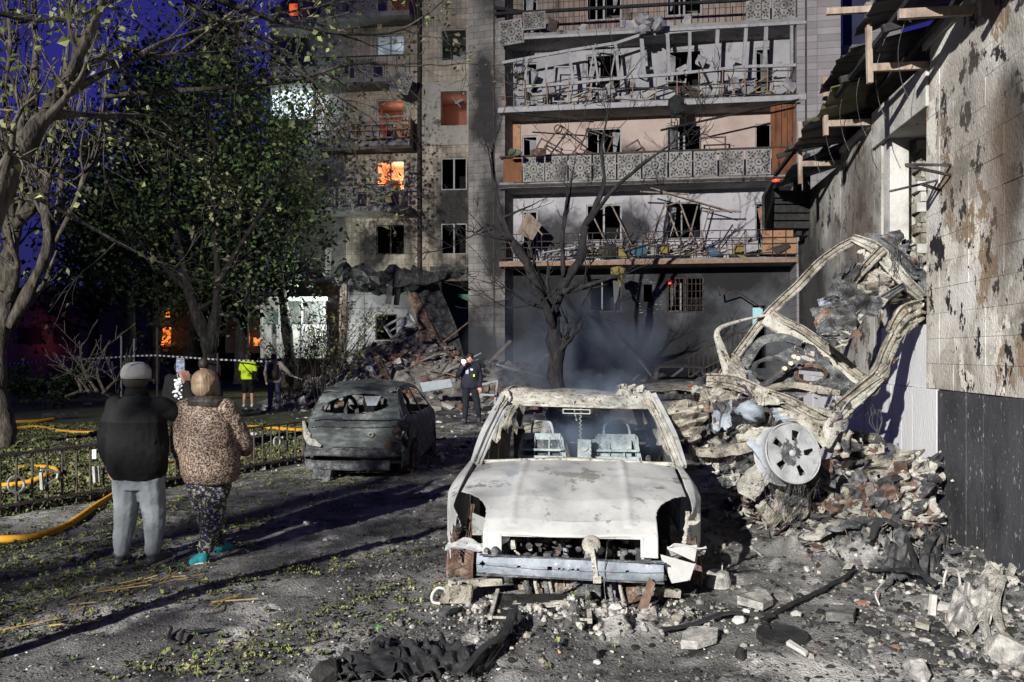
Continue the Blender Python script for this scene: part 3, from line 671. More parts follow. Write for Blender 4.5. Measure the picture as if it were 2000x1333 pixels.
# third floor balcony: bent rail, leaning white glazing band
b3 = balcony('balcony'); z0 = SL[2] + .2
for zz in (.05, .52, .98):
    mb = MB(); mb.tube(catmull([PR.W(UR * t / 8, z0 + zz + .08 * n1(t * .9, zz * 5) - (.12 if t < 2 else 0), w_ + .25 * n1(t * .7, 9 + zz)) for t in range(9)], 3), .022, 4); mb.build('rail', M['rail'], b3)
for i in range(14):
    u = UR * (i + .3) / 14; mb = MB(); mb.bar(PR.W(u, z0 - .05, w_), PR.W(u + rb.uniform(-.08, .08), z0 + 1.0, w_ + rb.uniform(-.1, .12)), .03); mb.build('baluster', M['rail_rust'], b3)
gt = [(982, 123), (1114, 99), (1203, 85), (1248, 70), (1398, 56), (1553, 43)]; gb = [(1027, 170), (1120, 163), (1165, 158), (1248, 150), (1309, 146), (1453, 131), (1553, 128)]
def G3(px, key, w=1.2): return PR.W(*PR.at(px, crf(key, px), w), w)
for key, nm in ((gt, 'glazing_head'), (gb, 'glazing_sill')):
    mb = MB()
    for (a, _), (b, _) in zip(key, key[1:]): mb.bar(G3(a, key), G3(b, key), .08, .10, ext=.04)
    mb.build(nm, M['pvc'], b3)
for px, dx, wd in [(1027, -2, .09), (1067, -4, .09), (1115, 5, .12), (1163, 6, .08), (1205, 4, .10), (1255, 3, .14), (1305, 2, .12), (1347, 0, .11), (1400, -2, .13), (1455, -3, .12), (1495, -2, .13), (1546, 0, .10)]:
    mb = MB(); mb.bar(G3(px + dx * .2 - dx, gt), PR.W(*PR.at(px + dx, crf(gb, px) + 3, 1.2), 1.2), wd, .07); mb.build('mullion', M['pvc'], b3)
mb = MB(); PR.box(mb, -.05, UR, SL[2] - .02, SL[2] + .16, w_ + .04, w_ + .07); PR.box(mb, -.05, UR, SL[3] - .04, SL[3] + .06, w_ + .04, w_ + .07); mb.build('slab_edge', M['pvc'], b3)
# fourth floor balcony
b4 = balcony('balcony'); z0 = SL[3] + .2
mb = MB()
mb.bar(PR.W(*PR.at(965, 28, w_), w_), PR.W(*PR.at(1460, 0, w_), w_), .10, .10); mb.bar(PR.W(*PR.at(965, 15, w_), w_), PR.W(*PR.at(1060, 30, w_), w_), .06, .12); mb.build('rail', M['char'], b4)
for i in range(18):
    u = UR * (i + .5) / 18; mb = MB(); mb.bar(PR.W(u, z0, w_), PR.W(u, z0 + 1.1, w_), .02); mb.build('baluster', M['rail'], b4)
for a, b in ((1457, 1504), (1508, 1554)):
    ua, ub = PR.at(a, 20, w_)[0], PR.at(b, 20, w_)[0]; panel(PR, ua, ub, z0 + .02, z0 + .96, w_, b4)
ua, ub = PR.at(977, 50, w_)[0], PR.at(1022, 50, w_)[0]; panel(PR, ua, ub, z0 - .42, z0 + .5, w_ + .12, b4, rot=.12)
ua, ub = PR.at(1022, 50, w_)[0], PR.at(1066, 50, w_)[0]; panel(PR, ua, ub, z0 + .1, z0 + .75, w_ + .1, b4, rot=.03)

# --- wing wall, pier, window bay, left section, flank, far right
for pl, m, holes in ((PW, 'tile_w', []), (PB, 'tile_p', []),):
    mb = MB(); pl.wall(mb, 0, pl.L, 0, TOP, holes, th=2.5); mb.build('wall_panel', M[m], bld)
mb = MB(); PW.box(mb, .28, .34, 0, TOP, 0, .03); mb.build('panel_joint', M['rail'], bld)
mb = MB(); u0, _ = PE.at(1642, 50); u1, _ = PE.at(1700, 50); PE.wall(mb, 0, PE.L, 0, TOP, [(u0 + .05, u1, PE.at(1700, 85)[1], PE.at(1700, -40)[1])], th=.3); mb.build('wall_panel', M['tile_w'], bld)
M['night_pane'] = mat('dark_blue_pane', [(.03, .035, .07), (.05, .055, .10)], 1, 3, .3, 0)
mb = MB(); PE.box(mb, u0 + .1, u1 - .05, PE.at(1700, 85)[1], PE.at(1700, -40)[1], -.2, -.18); mb.build('window_pane', M['night_pane'], bld)
mb = MB(); PB.box(mb, PB.L - .45, PB.L - .40, 0, TOP, 0, .04); PM.box(mb, -.02, .12, 0, TOP, 0, .25); mb.build('rain_pipe', M['rail'], bld)
# window bay
bw = []
for (t, b) in ((57, 118), (180, 245), (309, 371), (437, 497)):
    ua, zt = PM.at(861, t); ub, zb = PM.at(912, b); bw.append((ua, ub, zb, zt))
u_d, _ = PM.at(830, 600)
mb = MB(); PM.wall(mb, 0, PM.L + .5, 5.55, TOP, bw); mb.build('storey_wall', M['tile_l'], bld)
mb = MB(); ua, zt = PM.at(818, 157); ub, zb = PM.at(918, 290); PM.wall(mb, .13, PM.L + .4, zb + .15, zt - .1, [bw[1]], th=.02, w=.05); mb.build('blasted_panel', M['damaged'], bld)
mb = MB(); PM.wall(mb, 0, PM.L + .5, 0, 5.55, [(1.0, PM.L, 1.0, 4.9)], th=.3); mb.build('storey_wall', M['rubble'], bld)
mb = MB(); PM.box(mb, -.5, PM.L + 1, 0, 5.6, -2.6, -2.5); mb.build('room', M['green_wall'], bld)
for i, h in enumerate(bw):
    if i != 1: window(PM, *h, mull=((), (), (.5,), (.5,))[i])
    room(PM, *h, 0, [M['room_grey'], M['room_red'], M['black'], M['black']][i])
roomlight(PM, (bw[1][0] + bw[1][1]) / 2, bw[1][3] - .4, -1.6, 13, (1, .75, .65)); roomlight(PM, (bw[0][0] + bw[0][1]) / 2, bw[0][3] - .9, -2.2, 6, (.9, 1, .85))
mb = MB(); a = bw[1]; mb.bar(PM.W(a[1] - .3, a[2] + .9, -.4), PM.W(a[1] - .7, a[3] - .1, -.5), .16, .05); mb.bar(PM.W(a[0] + .55, a[3] - .35, -.6), PM.W(a[0] + .9, a[3] - .2, -.6), .25, .12); mb.build('torn_curtain', M['skirt'], bld)
mb = MB(); a = bw[0]; PM.box(mb, a[0] + .5, a[0] + 1.0, a[2] + .06, a[2] + .35, -.5, -.3); mb.build('box_on_sill', M['skirt'], bld)
# left section
lw = []
for (t, b) in ((68, 108), (195, 240), (315, 372), (440, 497)):
    ua, zt = PL.at(735, t); ub, zb = PL.at(790, b); lw.append((ua, ub, zb, zt))
gw = (PL.at(733, 600)[0], PL.at(775, 600)[0], PL.at(750, 665)[1], PL.at(750, 614)[1])
mb = MB(); PL.wall(mb, 0, PL.L + .4, 5.05, TOP, lw); mb.build('storey_wall', M['tile_l'], bld)
M['plank_wall'] = mat('pale_blockwork', [(.34, .33, .34), (.48, .47, .48)], 1, 6, .9, .3, space='World', extra=tiles(2.2, .62, .02, (.4, .38, .38)), spots=[(.22, .21, .21)], sspots=1.4, sthr=.58)
mb = MB(); PL.wall(mb, .0, PL.L + .4, 0, 5.05, [gw]); mb.build('storey_wall', M['plank_wall'], bld)
for i, h in enumerate(lw + [gw]):
    window(PL, *h, mull=(.5,) if i in (0, 2, 3) else (), style='pvc' if i < 3 else 'iron')
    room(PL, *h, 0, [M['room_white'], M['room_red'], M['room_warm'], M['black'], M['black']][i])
roomlight(PL, (lw[2][0] + lw[2][1]) / 2, lw[2][3] - .4, -1.5, 80, (1, .66, .42)); roomlight(PL, (lw[1][0] + lw[1][1]) / 2, lw[1][3] - .3, -1.6, 22, (1, .75, .6)); roomlight(PL, (lw[0][0] + lw[0][1]) / 2 + .3, lw[0][3] - .5, -2.0, 10, (.85, .95, 1))
mb = MB(); a = lw[2]; PL.box(mb, a[0] + .1, a[0] + .65, a[2], a[2] + .75, -1.6, -1.3); mb.build('wardrobe', M['brown_board'], bld)
LS = [PL.at(750, 412, 1.1)[1], PL.at(750, 285, 1.1)[1], PL.at(750, 160, 1.1)[1], PL.at(750, 32, 1.1)[1]]
for k, z in enumerate(LS):
    mb = MB(); u1 = PL.at(800, z, 1.1)[0]
    # slab with its slanted left end
    v = [PL.W(-1.35, z, .35), PL.W(-.9, z, 1.15), PL.W(u1, z, 1.15), PL.W(u1, z, -.1), PL.W(-1.0, z, -.1)]
    top = [x + Vector((0, 0, .2)) for x in v]; mb.add(v + top, [(4, 3, 2, 1, 0), (5, 6, 7, 8, 9)] + [(i, (i + 1) % 5, (i + 1) % 5 + 5, i + 5) for i in range(5)])
    mb.build('balcony_slab', M['slab'], bld)
    bb = balcony('balcony')
    if k == 1:
        for zz in (.15, .5, .85, 1.05):
            mb = MB(); mb.bar(PL.W(-.9, z + .2 + zz, 1.1), PL.W(u1, z + .2 + zz, 1.1), .04, .05); mb.bar(PL.W(-.9, z + .2 + zz, 1.1), PL.W(-1.3, z + .2 + zz, .3), .04, .05); mb.build('rail', M['pvc'] if zz > 1 else M['rail_rust'], bb)
        for i in range(13):
            u = -.9 + (u1 + .9) * i / 12; mb = MB(); mb.bar(PL.W(u, z + .2, 1.1), PL.W(u + rb.uniform(-.03, .03), z + 1.25, 1.1), .035); mb.build('baluster', M['rail_rust'], bb)
        mb = MB(); PL.box(mb, u1 - .62, u1 - .1, z + .25, z + .95, .9, .95); mb.build('board', M['orange_board'], bb)
        mb = MB(); PL.box(mb, u1 - .06, u1 - .02, z + .2, z + 1.25, -.05, 1.1); mb.build('board', M['rail_rust'], bb)
    else:
        ps = {0: [(-.9, -.1), (.05, .9), (1.3, 2.3)], 2: [(-.35, .55), (.75, 1.6)], 3: [(.9, 1.8), (-.7, .2)]}[k]
        for (a, b) in ps: panel(PL, a, b, z + .22, z + 1.08, 1.12, bb)
        mb = MB(); mb.bar(PL.W(-.9, z + 1.15, 1.1), PL.W(u1, z + 1.12, 1.1), .05, .05); mb.build('rail', M['rail'], bb)
        for i in range(9):
            u = -.9 + (u1 + .9) * i / 8; mb = MB(); mb.bar(PL.W(u, z + .2, 1.08), PL.W(u + rb.uniform(-.08, .08), z + 1.12, 1.08), .025); mb.build('baluster', M['rail'], bb)
        if k == 2: panel(PL, u1 - .75, u1 + .1, z - .55, z + .35, 1.2, bb, rot=-.35)
        if k == 3: mb = MB(); PL.box(mb, u1 - .8, u1 - .05, z + .2, z + 1.6, 1.0, 1.05); mb.build('board', M['brown_board'], bb)
# flank with the glazed, lit loggia
mb = MB(); PS.wall(mb, 0, PS.L, 0, TOP - .6, []); mb.build('storey_wall', M['tile_p'], bld)
M['lit_white'] = emis('lit_loggia_glazing', (.80, .92, 1.0), 1.25)
def psx(a, b, t, bt, w0, w1, name, m, Yq=37.0):
    A = P(a, bt, Yq); B = P(b, t, Yq); mb = MB(); mb.box(((A.x + B.x) / 2, Yq + (w0 + w1) / 2, (A.z + B.z) / 2), (B.x - A.x, abs(w1 - w0), B.z - A.z)); return mb.build(name, m, bld)
psx(530, 628, 176, 229, .1, .2, 'lit_loggia_pane', M['lit_white'], 36.3)
for a in (529, 545, 571, 597, 612, 626): psx(a, a + 2.5, 174, 232, -.05, .05, 'loggia_mullion', M['pvc'], 36.2)
psx(528, 672, 229, 236, -.2, 1.2, 'loggia_slab', M['slab'], 36.2); psx(528, 672, 166, 175, -.2, 1.2, 'loggia_slab', M['slab'], 36.2)
psx(528, 660, 130, 166, 0, .1, 'loggia_parapet', M['tile_p'], 36.2); psx(528, 660, 40, 60, -.3, 1.2, 'loggia_slab', M['slab'], 36.2)
psx(615, 662, 92, 128, .5, .6, 'lit_window_pane', emis('orange_lit_pane', (1, .30, .12), .62, (.45, .12, .06), 1.2), 35.9)
psx(560, 576, 0, 22, .4, .5, 'lit_window_pane', emis('deep_orange_pane', (1, .15, .03), .8, (.2, .03, .01), 2), 36.0)
psx(640, 662, 320, 350, .4, .5, 'lit_window_pane', M['brown_board'], 35.9)
for i in range(9): psx(590, 672, 322 + i * 5.2, 326 + i * 5.2, -.1, .0, 'loggia_board', M['wood'], 35.6)
psx(617, 624, 390, 410, .0, .1, 'lit_window_pane', emis('small_orange_pane', (1, .28, .06), 1.2), 35.6)
psx(634, 672, 488, 545, .1, .2, 'loggia_parapet', M['concrete'], 35.2); psx(630, 674, 484, 489, .0, .3, 'loggia_sill', M['pvc'], 35.2)
psx(590, 672, 412, 420, -.2, 1.2, 'loggia_slab', M['slab'], 35.4); psx(590, 672, 545, 552, -.2, 1.2, 'loggia_slab', M['slab'], 35.4)
# roof
mb = MB()
for pl in (PR, PM, PL, PB, PW, PE): pl.box(mb, -.1, pl.L + .1, TOP, TOP + .25, -4, 1.3)
mb.build('roof', M['slab'], bld)

# torn canopy over the entrance
cn = empty('torn_canopy', PL.W(2, 5.0, 1), 'burnt sagging entrance canopy torn from the wall above the rubble heap', 'canopy')
mb = MB(); path = catmull([P(658, 545, 32.2), P(700, 540, 32), P(760, 545, 31.8), P(820, 543, 31.6), P(880, 535, 31.4), P(916, 527, 31)], 5)
mb.tube(path, [.25, .33, .38, .36, .36, .38, .36, .34, .36, .4, .38, .36, .36, .36, .34, .32, .30, .27, .26, .24, .22, .20, .18, .17, .16, .15][:len(path)], 8, squash=.9, rough=.5)
mb.build('sagging_roll', M['dark_metal'], cn)
mb = MB(); mb.surf(lambda u, v: P(690 + 140 * u, 556 + 22 * math.sin(3.14 * u) * v + 10 * n1(u * 6, v * 3), 31.6 + v * .3), 0, 1, 0, 1, 14, 3); mb.build('hanging_sheet', M['char'], cn, solid=.03)
for (a, b, c, d) in ((758, 550, 770, 590), (774, 552, 784, 592)):
    mb = MB(); mb.bar(P(a + 5, b, 31.6), P(a, d + 4, 31.5), .22, .05); mb.build('torn_strip', M['concrete'] if a < 765 else M['char'], cn)
mb = MB(); mb.bar(P(672, 556, 32), P(668, 720, 32), .28, .2); mb.build('post', M['wood'], cn)

# the stair and railing by the ground-floor door
st = empty('stair_railing', PR.W(8, 0, 1.5), 'dark iron stair railing rising to the ground-floor door', 'railing')
ra = [(1338, 702), (1375, 680), (1410, 662), (1428, 652), (1465, 650)]
for (a, b) in zip(ra, ra[1:]):
    mb = MB(); mb.bar(P(*a, 26.8), P(*b, 26.8), .05); mb.bar(P(a[0], a[1] + 40, 26.8), P(b[0], b[1] + 40, 26.8), .05); mb.build('handrail', M['rail'], st)
for i in range(13):
    x = 1345 + i * 9.6; y = crf(ra, x); mb = MB(); mb.bar(P(x, y, 26.8), P(x, y + 42, 26.8), .03); mb.build('baluster', M['rail'], st)
mb = MB()
for i in range(7): PR.box(mb, PR.at(1350 + i * 16, 700, 2)[0], PR.at(1475, 700, 2)[0], i * .16, (i + 1) * .16, .6, 2.2)
mb.build('stair', M['concrete'], bld)

# odds and ends on the balconies
JW = {'weathered_timber': 'timber-coloured', 'balcony_rail_iron': 'sooty', 'pale_concrete': 'pale grey', 'rusted_rail': 'rusty', 'black_char': 'charred', 'white_junk': 'whitish', 'white_window_plastic': 'white plastic', 'yellow_junk': 'yellow', 'blue_junk': 'blue'}
def thing(name, mb, m, label, cat, group=None, **kw): return mb.build(name, m, None, label=label, cat=cat, group=group, **kw)
def junk(px0, px1, z0, ht, n, name, label, cat, group, mats, w0=.2, w1=1.2, pl=None, long=True):
    pl = pl or PR
    for i in range(n):
        px = rb.uniform(px0, px1); u = pl.at(px, 400, .7)[0]; w = rb.uniform(w0, w1); zb = z0 + rb.uniform(0, ht)
        mb = MB()
        if long:
            L = rb.uniform(.5, 1.5); a = rb.uniform(-.9, .9) if rb.random() < .6 else rb.uniform(1.0, 2.1)
            p = pl.W(u, zb + .05, w); q = pl.W(u + L * math.cos(a), zb + .05 + L * abs(math.sin(a)) * .7, w + rb.uniform(-.2, .2)); mb.bar(p, q, rb.uniform(.03, .10), rb.uniform(.02, .05))
        else:
            c = pl.W(u, zb + .2, w); sx, sz = rb.uniform(.15, .55), rb.uniform(.15, .5)
            mb.box(c, (sx, rb.uniform(.03, .2), sz), Matrix.Rotation(rb.uniform(-.7, .7), 3, 'Y') @ Matrix.Rotation(rb.uniform(-.5, .5), 3, 'X'), jit=.05, rng=rb)
        mm = rb.choice(mats); third = ('near its left end', 'about the middle', 'near its right end')[min(2, int(3 * (px - px0) / (px1 - px0 + 1)))]; thing(name, mb, mm, JW.get(mm.name, 'grey') + ' ' + label + ', ' + third, cat, group)
planks = [M['wood'], M['rail'], M['concrete'], M['rail_rust'], M['char']]; whites = [M['skirt'], M['skirt'], M['pvc'], M['concrete'], M['rail']]
junk(990, 1550, SL[2] + .2, .5, 45, 'broken_plank', 'plank in the balcony under the leaning glazing', 'plank', 'broken planks on the glazed balcony', planks)
junk(990, 1550, SL[2] + .2, .45, 30, 'torn_board', 'torn board in the balcony under the leaning glazing', 'board', 'torn boards on the glazed balcony', whites, long=False)
junk(1000, 1540, SL[2] + 1.1, .7, 9, 'torn_board', 'torn board hanging behind the leaning balcony glazing', 'board', 'torn boards behind the balcony glazing', whites, .1, .8, long=False)
cols5 = [M['wood'], M['rail'], mat('yellow_junk', [(.26, .20, .05), (.32, .26, .09)]), mat('blue_junk', [(.04, .09, .14), (.07, .15, .21)]), M['concrete'], M['char']]
junk(1000, 1560, SL[0] + .2, .35, 70, 'broken_plank', 'broken plank heaped on the lowest balcony', 'plank', 'broken planks on the lowest balcony', planks)
junk(1080, 1540, SL[0] + .2, .3, 35, 'household_scrap', 'household scrap heaped on the lowest balcony', 'scrap', 'household scrap on the lowest balcony', cols5, long=False)
junk(1020, 1430, SL[3] + .2, .1, 16, 'torn_board', 'torn board on the topmost visible balcony', 'board', 'torn boards on the top balcony', whites, long=False)
junk(640, 790, LS[1] + .2, .4, 22, 'household_scrap', 'household scrap behind the rusty lattice rail', 'scrap', 'household scrap on the left balcony', whites + [cols5[3]], .3, 1.0, pl=PL, long=False)
mb = MB(); mb.rock(PL.W(PL.at(752, 262, .6)[0], PL.at(752, 262, .6)[1], .8), .42, rb, .9); thing('red_bundle', mb, mat('red_cloth', [(.4, .02, .02), (.55, .04, .03)]), 'bright red bundle behind the rusty lattice rail of the left balcony', 'bundle')
mb = MB(); mb.rock(P(1208, 530, 27.4), .30, rb, 1.2); mb.rock(P(1212, 540, 27.4), .18, rb, 1.2); mb.bar(P(1208, 545, 27.4), P(1212, 560, 27.4), .1, .05); thing('hanging_rag', mb, cols5[2], 'yellowish rag dangling under the lowest balcony', 'rag')
mb = MB()
for i in range(9): mb.rock(P(1253 + rb.uniform(0, 38), 38 + rb.uniform(0, 20), 27.5), rb.uniform(.2, .45), rb, .8)
thing('white_bedding', mb, M['skirt'], 'crumpled white bedding draped over the rail of the top balcony', 'bedding')
mb = MB(); mb.bar(P(1323, 195, 27.3), P(1320, 230, 27.3), .35, .1); mb.rock(P(1320, 205, 27.2), .3, rb, 1.3); thing('hanging_carpet', mb, M['char'], 'dark ragged carpet hanging below the glazed balcony', 'carpet')
mb = MB(); mb.bar(P(1290, 255, 27.6), P(1560, 195, 27.0), .12, .05); thing('fallen_beam', mb, M['char'], 'long dark beam slanting up across the pink balcony to the wing wall', 'beam')
mb = MB(); mb.bar(P(1010, 223, 28), P(1160, 238, 27.9), .10, .05); thing('fallen_beam', mb, M['char'], 'dark strip hanging under the slab at the left of the pink balcony', 'beam')
# torn casements
for (x, y, wd, ht, a, lab) in [(1100, 282, 1.0, 1.0, .9, 'empty brown casement leaning at the left of the patterned balcony'), (1068, 300, .9, .8, -.5, 'empty casement tipped behind the first patterned panels'), (1165, 280, .8, 1.0, 1.2, 'dark casement standing askew at the middle of the patterned balcony'),
                               (1240, 292, .5, .5, .5, 'small brown frame poking over the middle of the patterned balcony'), (1392, 285, .9, .6, 0, 'brown frame standing on the rail near the right end of the patterned balcony'), (1175, 132, .8, 1.6, -.18, 'white casement hanging loose behind the left of the leaning glazing'), (1325, 115, .7, 1.7, -.12, 'white casement hanging loose behind the middle of the leaning glazing'),
                               (1100, 165, .7, 1.3, -.05, 'tall white door frame at the left behind the bent rail')]:
    uu, zz = PR.at(x, y, .8); mb = sash(PR, uu, zz, wd, ht, .8, a); thing('loose_casement', mb, M['pvc'] if 'white' in lab else M['rust'], lab, 'window frame')
for (x, y, wd, ht, a, lab) in [(1330, 440, .5, 1.7, .35, 'broken pale frame hanging over the right window of the lowest balcony, leftmost'), (1365, 440, .45, 1.6, -.25, 'broken pale frame hanging over the right window of the lowest balcony, rightmost'), (1195, 450, .8, 1.8, .45, 'grey broken frame leaning over the left window of the lowest balcony')]:
    uu, zz = PR.at(x, y, .6); mb = sash(PR, uu, zz, wd, ht, .6, a); thing('loose_casement', mb, M['wood'], lab, 'window frame')
for (a, b, wd, lab) in [((1270, 368), (1430, 415), .16, 'pale splintered board hanging above the lowest balcony'), ((1250, 375), (1345, 380), .09, 'thin pale lath above the lowest balcony'), ((1010, 405), (1060, 460), .12, 'dark lath crossing the door of the lowest balcony'), ((1370, 412), (1448, 414), .08, 'thin bent strip sticking out over the lowest balcony'), ((1300, 395), (1275, 465), .08, 'slanting lath left of the right window of the lowest balcony')]:
    mb = MB(); mb.bar(P(*a, 28), P(*b, 27.9), wd, .05); thing('splintered_board', mb, M['wood'], lab, 'board')
mb = MB(); mb.add([P(1479, 408, 27.9), P(1500, 400, 27.9), P(1512, 445, 27.9), P(1489, 455, 27.9)], [(0, 1, 2, 3)]); thing('leaning_sheet', mb, M['orange_board'], 'tan plywood sheet leaning at the right door of the lowest balcony', 'board', solid=.03)
mb = MB(); mb.add([P(1030, 412, 28.2), P(1058, 440, 28.2), P(1040, 470, 28.2), P(1010, 455, 28.2)], [(0, 1, 2, 3)]); thing('leaning_sheet', mb, M['wood'], 'dark brown sheet leaning at the left door of the lowest balcony', 'board', solid=.03)
mb = MB(); mb.rock(P(1000, 297, 27.9), .25, rb, 1); mb.rock(P(1010, 300, 27.9), .22, rb, 1); thing('green_bundle', mb, mat('olive_cloth', [(.10, .13, .08), (.16, .2, .12)]), 'olive bundle on the left end of the patterned balcony', 'bundle')
mb = MB(); mb.rock(P(1050, 298, 27.9), .3, rb, .9); thing('brown_bundle', mb, M['rust'], 'brown bundle resting behind the left panels of the patterned balcony', 'bundle')
mb = MB(); c0 = PR.at(1090, 252, .02)
mb.tube([PR.W(c0[0] + .15 * math.cos(i * .5236), c0[1] + .15 * math.sin(i * .5236), .03) for i in range(13)], .02, 5); mb.build('wall_clock', M['rail'], None, label='round wall clock on the pinkish balcony wall', cat='clock')
# ------------------------------------------------------------------ rubble heap in front of the block
rr = random.Random(5)
def heap_h(x, y):
    h = 2.5 * np.exp(-(((x + 3.4) / 2.2) ** 2 + ((y - 31.8) / 2.6) ** 2)) + 1.2 * np.exp(-(((x + 5.6) / 2.2) ** 2 + ((y - 29.5) / 2.6) ** 2)) + .9 * np.exp(-(((x + .2) / 4.5) ** 2 + ((y - 26.5) / 1.6) ** 2)) + .7 * np.exp(-(((x + 3.5) / 2.8) ** 2 + ((y - 26) / 2.2) ** 2)) + .5 * np.exp(-(((x - 4) / 4) ** 2 + ((y - 26.5) / 1.5) ** 2))
    return h + .28 * np.minimum(1, h) * fbm(x * 1.6, y * 1.6, 4, 4) + .12 * np.abs(fbm(x * 5, y * 5, 4, 2)) * np.minimum(1, h * 2) - .10
mb = MB(); NX, NY = 170, 100
gx = np.linspace(-9.5, 9.5, NX); gy = np.linspace(21.5, 33.5, NY); GX, GY = np.meshgrid(gx, gy, indexing='ij'); GZ = heap_h(GX, GY)
mb.v = [tuple(t) for t in np.stack([GX.ravel(), GY.ravel(), GZ.ravel()], 1)]
mb.f = [(i * NY + j, (i + 1) * NY + j, (i + 1) * NY + j + 1, i * NY + j + 1) for i in range(NX - 1) for j in range(NY - 1)]; mb.mi = [0] * len(mb.f)
mb.build('rubble_heap', M['rubble'], kind='stuff')
mb = MB()
for i in range(2600):
    x, y = rr.uniform(-8, 7), rr.uniform(22.5, 32.8); z = float(heap_h(np.array([x]), np.array([y]))[0])
    if z < .05 and rr.random() < .7: continue
    mb.rock((x, y, max(z, 0) + .02), rr.uniform(.04, .22) ** 1, rr, .8, mi=rr.choice([0, 0, 0, 1, 2, 3]))
mb.build('rubble_fragments', [M['rubble'], M['brick'], M['skirt'], M['char']], kind='stuff')
def hz(x, y): return max(0, float(heap_h(np.array([x]), np.array([y]))[0]))
def slabpx(corn, Yv, name, m, label, cat, th=.1):
    mb = MB(); mb.add([P(a, b, (Yv[i] if isinstance(Yv, (list, tuple)) else Yv)) for i, (a, b) in enumerate(corn)], [tuple(range(len(corn)))]); return thing(name, mb, m, label, cat, solid=th)
slabpx([(800, 560), (855, 558), (890, 640), (905, 700), (850, 700), (820, 620)], [32.6, 32.6, 31.8, 31.2, 30.8, 31.6], 'collapsed_wall_slab', M['dark_metal'], 'large dark collapsed wall slab leaning over the rubble heap', 'slab', .25)
slabpx([(795, 562), (808, 570), (850, 660), (878, 716), (862, 722), (815, 640)], [32.4, 32.2, 31.3, 30.4, 30.3, 31], 'broken_brick_edge', M['rust'], 'reddish broken brick edge running down beside the dark leaning slab', 'brick edge', .3)
slabpx([(728, 668), (790, 663), (776, 680), (730, 680)], 30.6, 'concrete_lump', M['concrete'], 'flat grey concrete block lying across the top of the rubble heap', 'concrete block', .3)
slabpx([(755, 696), (795, 688), (796, 700), (760, 710)], 28.5, 'brick_lump', M['brick'], 'big orange-red brick chunk in the middle of the rubble heap', 'brick chunk', .35)
slabpx([(818, 655), (838, 653), (845, 666), (820, 668)], 29.9, 'brick_lump', M['brick'], 'orange-red brick chunk under the foot of the brick edge', 'brick chunk', .3)
slabpx([(820, 748), (880, 740), (884, 756), (826, 766)], 22.5, 'pale_sheet', mat('pale_blue_panel', [(.3, .35, .38), (.42, .47, .5)]), 'pale blue-grey panel lying in front of the rubble heap', 'panel', .05)
slabpx([(705, 722), (722, 710), (740, 738), (734, 742), (718, 722)], 25.5, 'bent_sheet', M['skirt'], 'bent white sheet on the near side of the rubble heap', 'sheet', .04)
slabpx([(722, 705), (732, 697), (736, 710), (725, 720)], 26.5, 'pale_sheet', M['skirt'], 'small white panel above the bent white sheet on the rubble', 'panel', .04)
# window frame tumbled on the heap
wf = empty('tumbled_window', P(785, 640, 30.2), 'grey window frame tumbled on top of the rubble heap', 'window frame')
q = [P(752, 638, 30.4), P(800, 612, 30.2), P(812, 630, 29.9), P(766, 660, 30.1)]
for i in range(4): mb = MB(); mb.bar(q[i], q[(i + 1) % 4], .10, .08, ext=.05); mb.build('frame_bar', M['pvc'], wf)
mb = MB(); mb.bar((q[0] + q[3]) / 2, (q[1] + q[2]) / 2, .06, .06); mb.build('frame_bar', M['pvc'], wf)
mb = MB(); mb.add([P(776, 634, 30), P(792, 618, 30), P(800, 628, 29.9), P(786, 642, 29.9)], [(0, 1, 2, 3)]); mb.build('paper_sheet', M['skirt'], wf, solid=.02)
def slanted(n, x0, x1, y0, y1, label, name, cat, group, mats, Lr=(.4, 1.8), hf=hz):
    for i in range(n):
        x, y = rr.uniform(x0, x1), rr.uniform(y0, y1); z = hf(x, y); L = rr.uniform(*Lr); a = rr.uniform(0, 6.28); e = rr.uniform(-.1, .8)
        p = Vector((x, y, z + .03)); mb = MB(); mb.bar(p, p + Vector((math.cos(a) * math.cos(e), math.sin(a) * math.cos(e) * .6, math.sin(e))) * L, rr.uniform(.04, .2), rr.uniform(.02, .06)); thing(name, mb, rr.choice(mats), label, cat, group)
slanted(60, -7, -1.4, 25, 31.5, 'splintered lath sticking out of the rubble heap', 'splintered_lath', 'lath', 'laths in the rubble heap', [M['wood'], M['concrete'], M['rust'], M['skirt'], M['char']])
slanted(30, -1.5, 7, 23, 27.5, 'splintered lath on the debris strip along the foot of the block', 'splintered_lath', 'lath', 'laths along the foot of the block', [M['wood'], M['skirt'], M['char'], M['pvc']])
mb = MB(); q = [P(938, 752, 21), P(972, 744, 21), P(966, 790, 20.6)]; mb.bar(q[0], q[1], .05); mb.bar(q[1], q[2], .05); mb.bar(P(915, 770, 20.7), P(966, 772, 20.6), .05); thing('tumbled_casement', mb, M['pvc'], 'broken white frame standing in the debris right of the officer', 'window frame')
for i in range(70):
    x, y = rr.uniform(-8, 7), rr.uniform(22, 32); z = hz(x, y)
    mb = MB(); s = rr.uniform(.15, .5); mb.box((x, y, z + .08), (s, s * rr.uniform(.3, .9), s * rr.uniform(.2, .5)), Matrix.Rotation(rr.uniform(0, 3), 3, 'Z') @ Matrix.Rotation(rr.uniform(-.6, .6), 3, 'X'), jit=.04, rng=rr)
    kk = rr.randrange(4); thing('masonry_chunk', mb, [M['rubble'], M['brick'], M['concrete'], M['skirt']][kk], ('dusty', 'reddish brick', 'pale concrete', 'whitish')[kk] + ' chunk in the debris ' + ('left of the torn canopy post' if x < -6.5 else 'on the big heap under the canopy' if x < -2 else 'between the officer and the burnt tree' if x < 1.3 else 'right of the burnt tree'), 'masonry chunk', 'masonry chunks below the block')

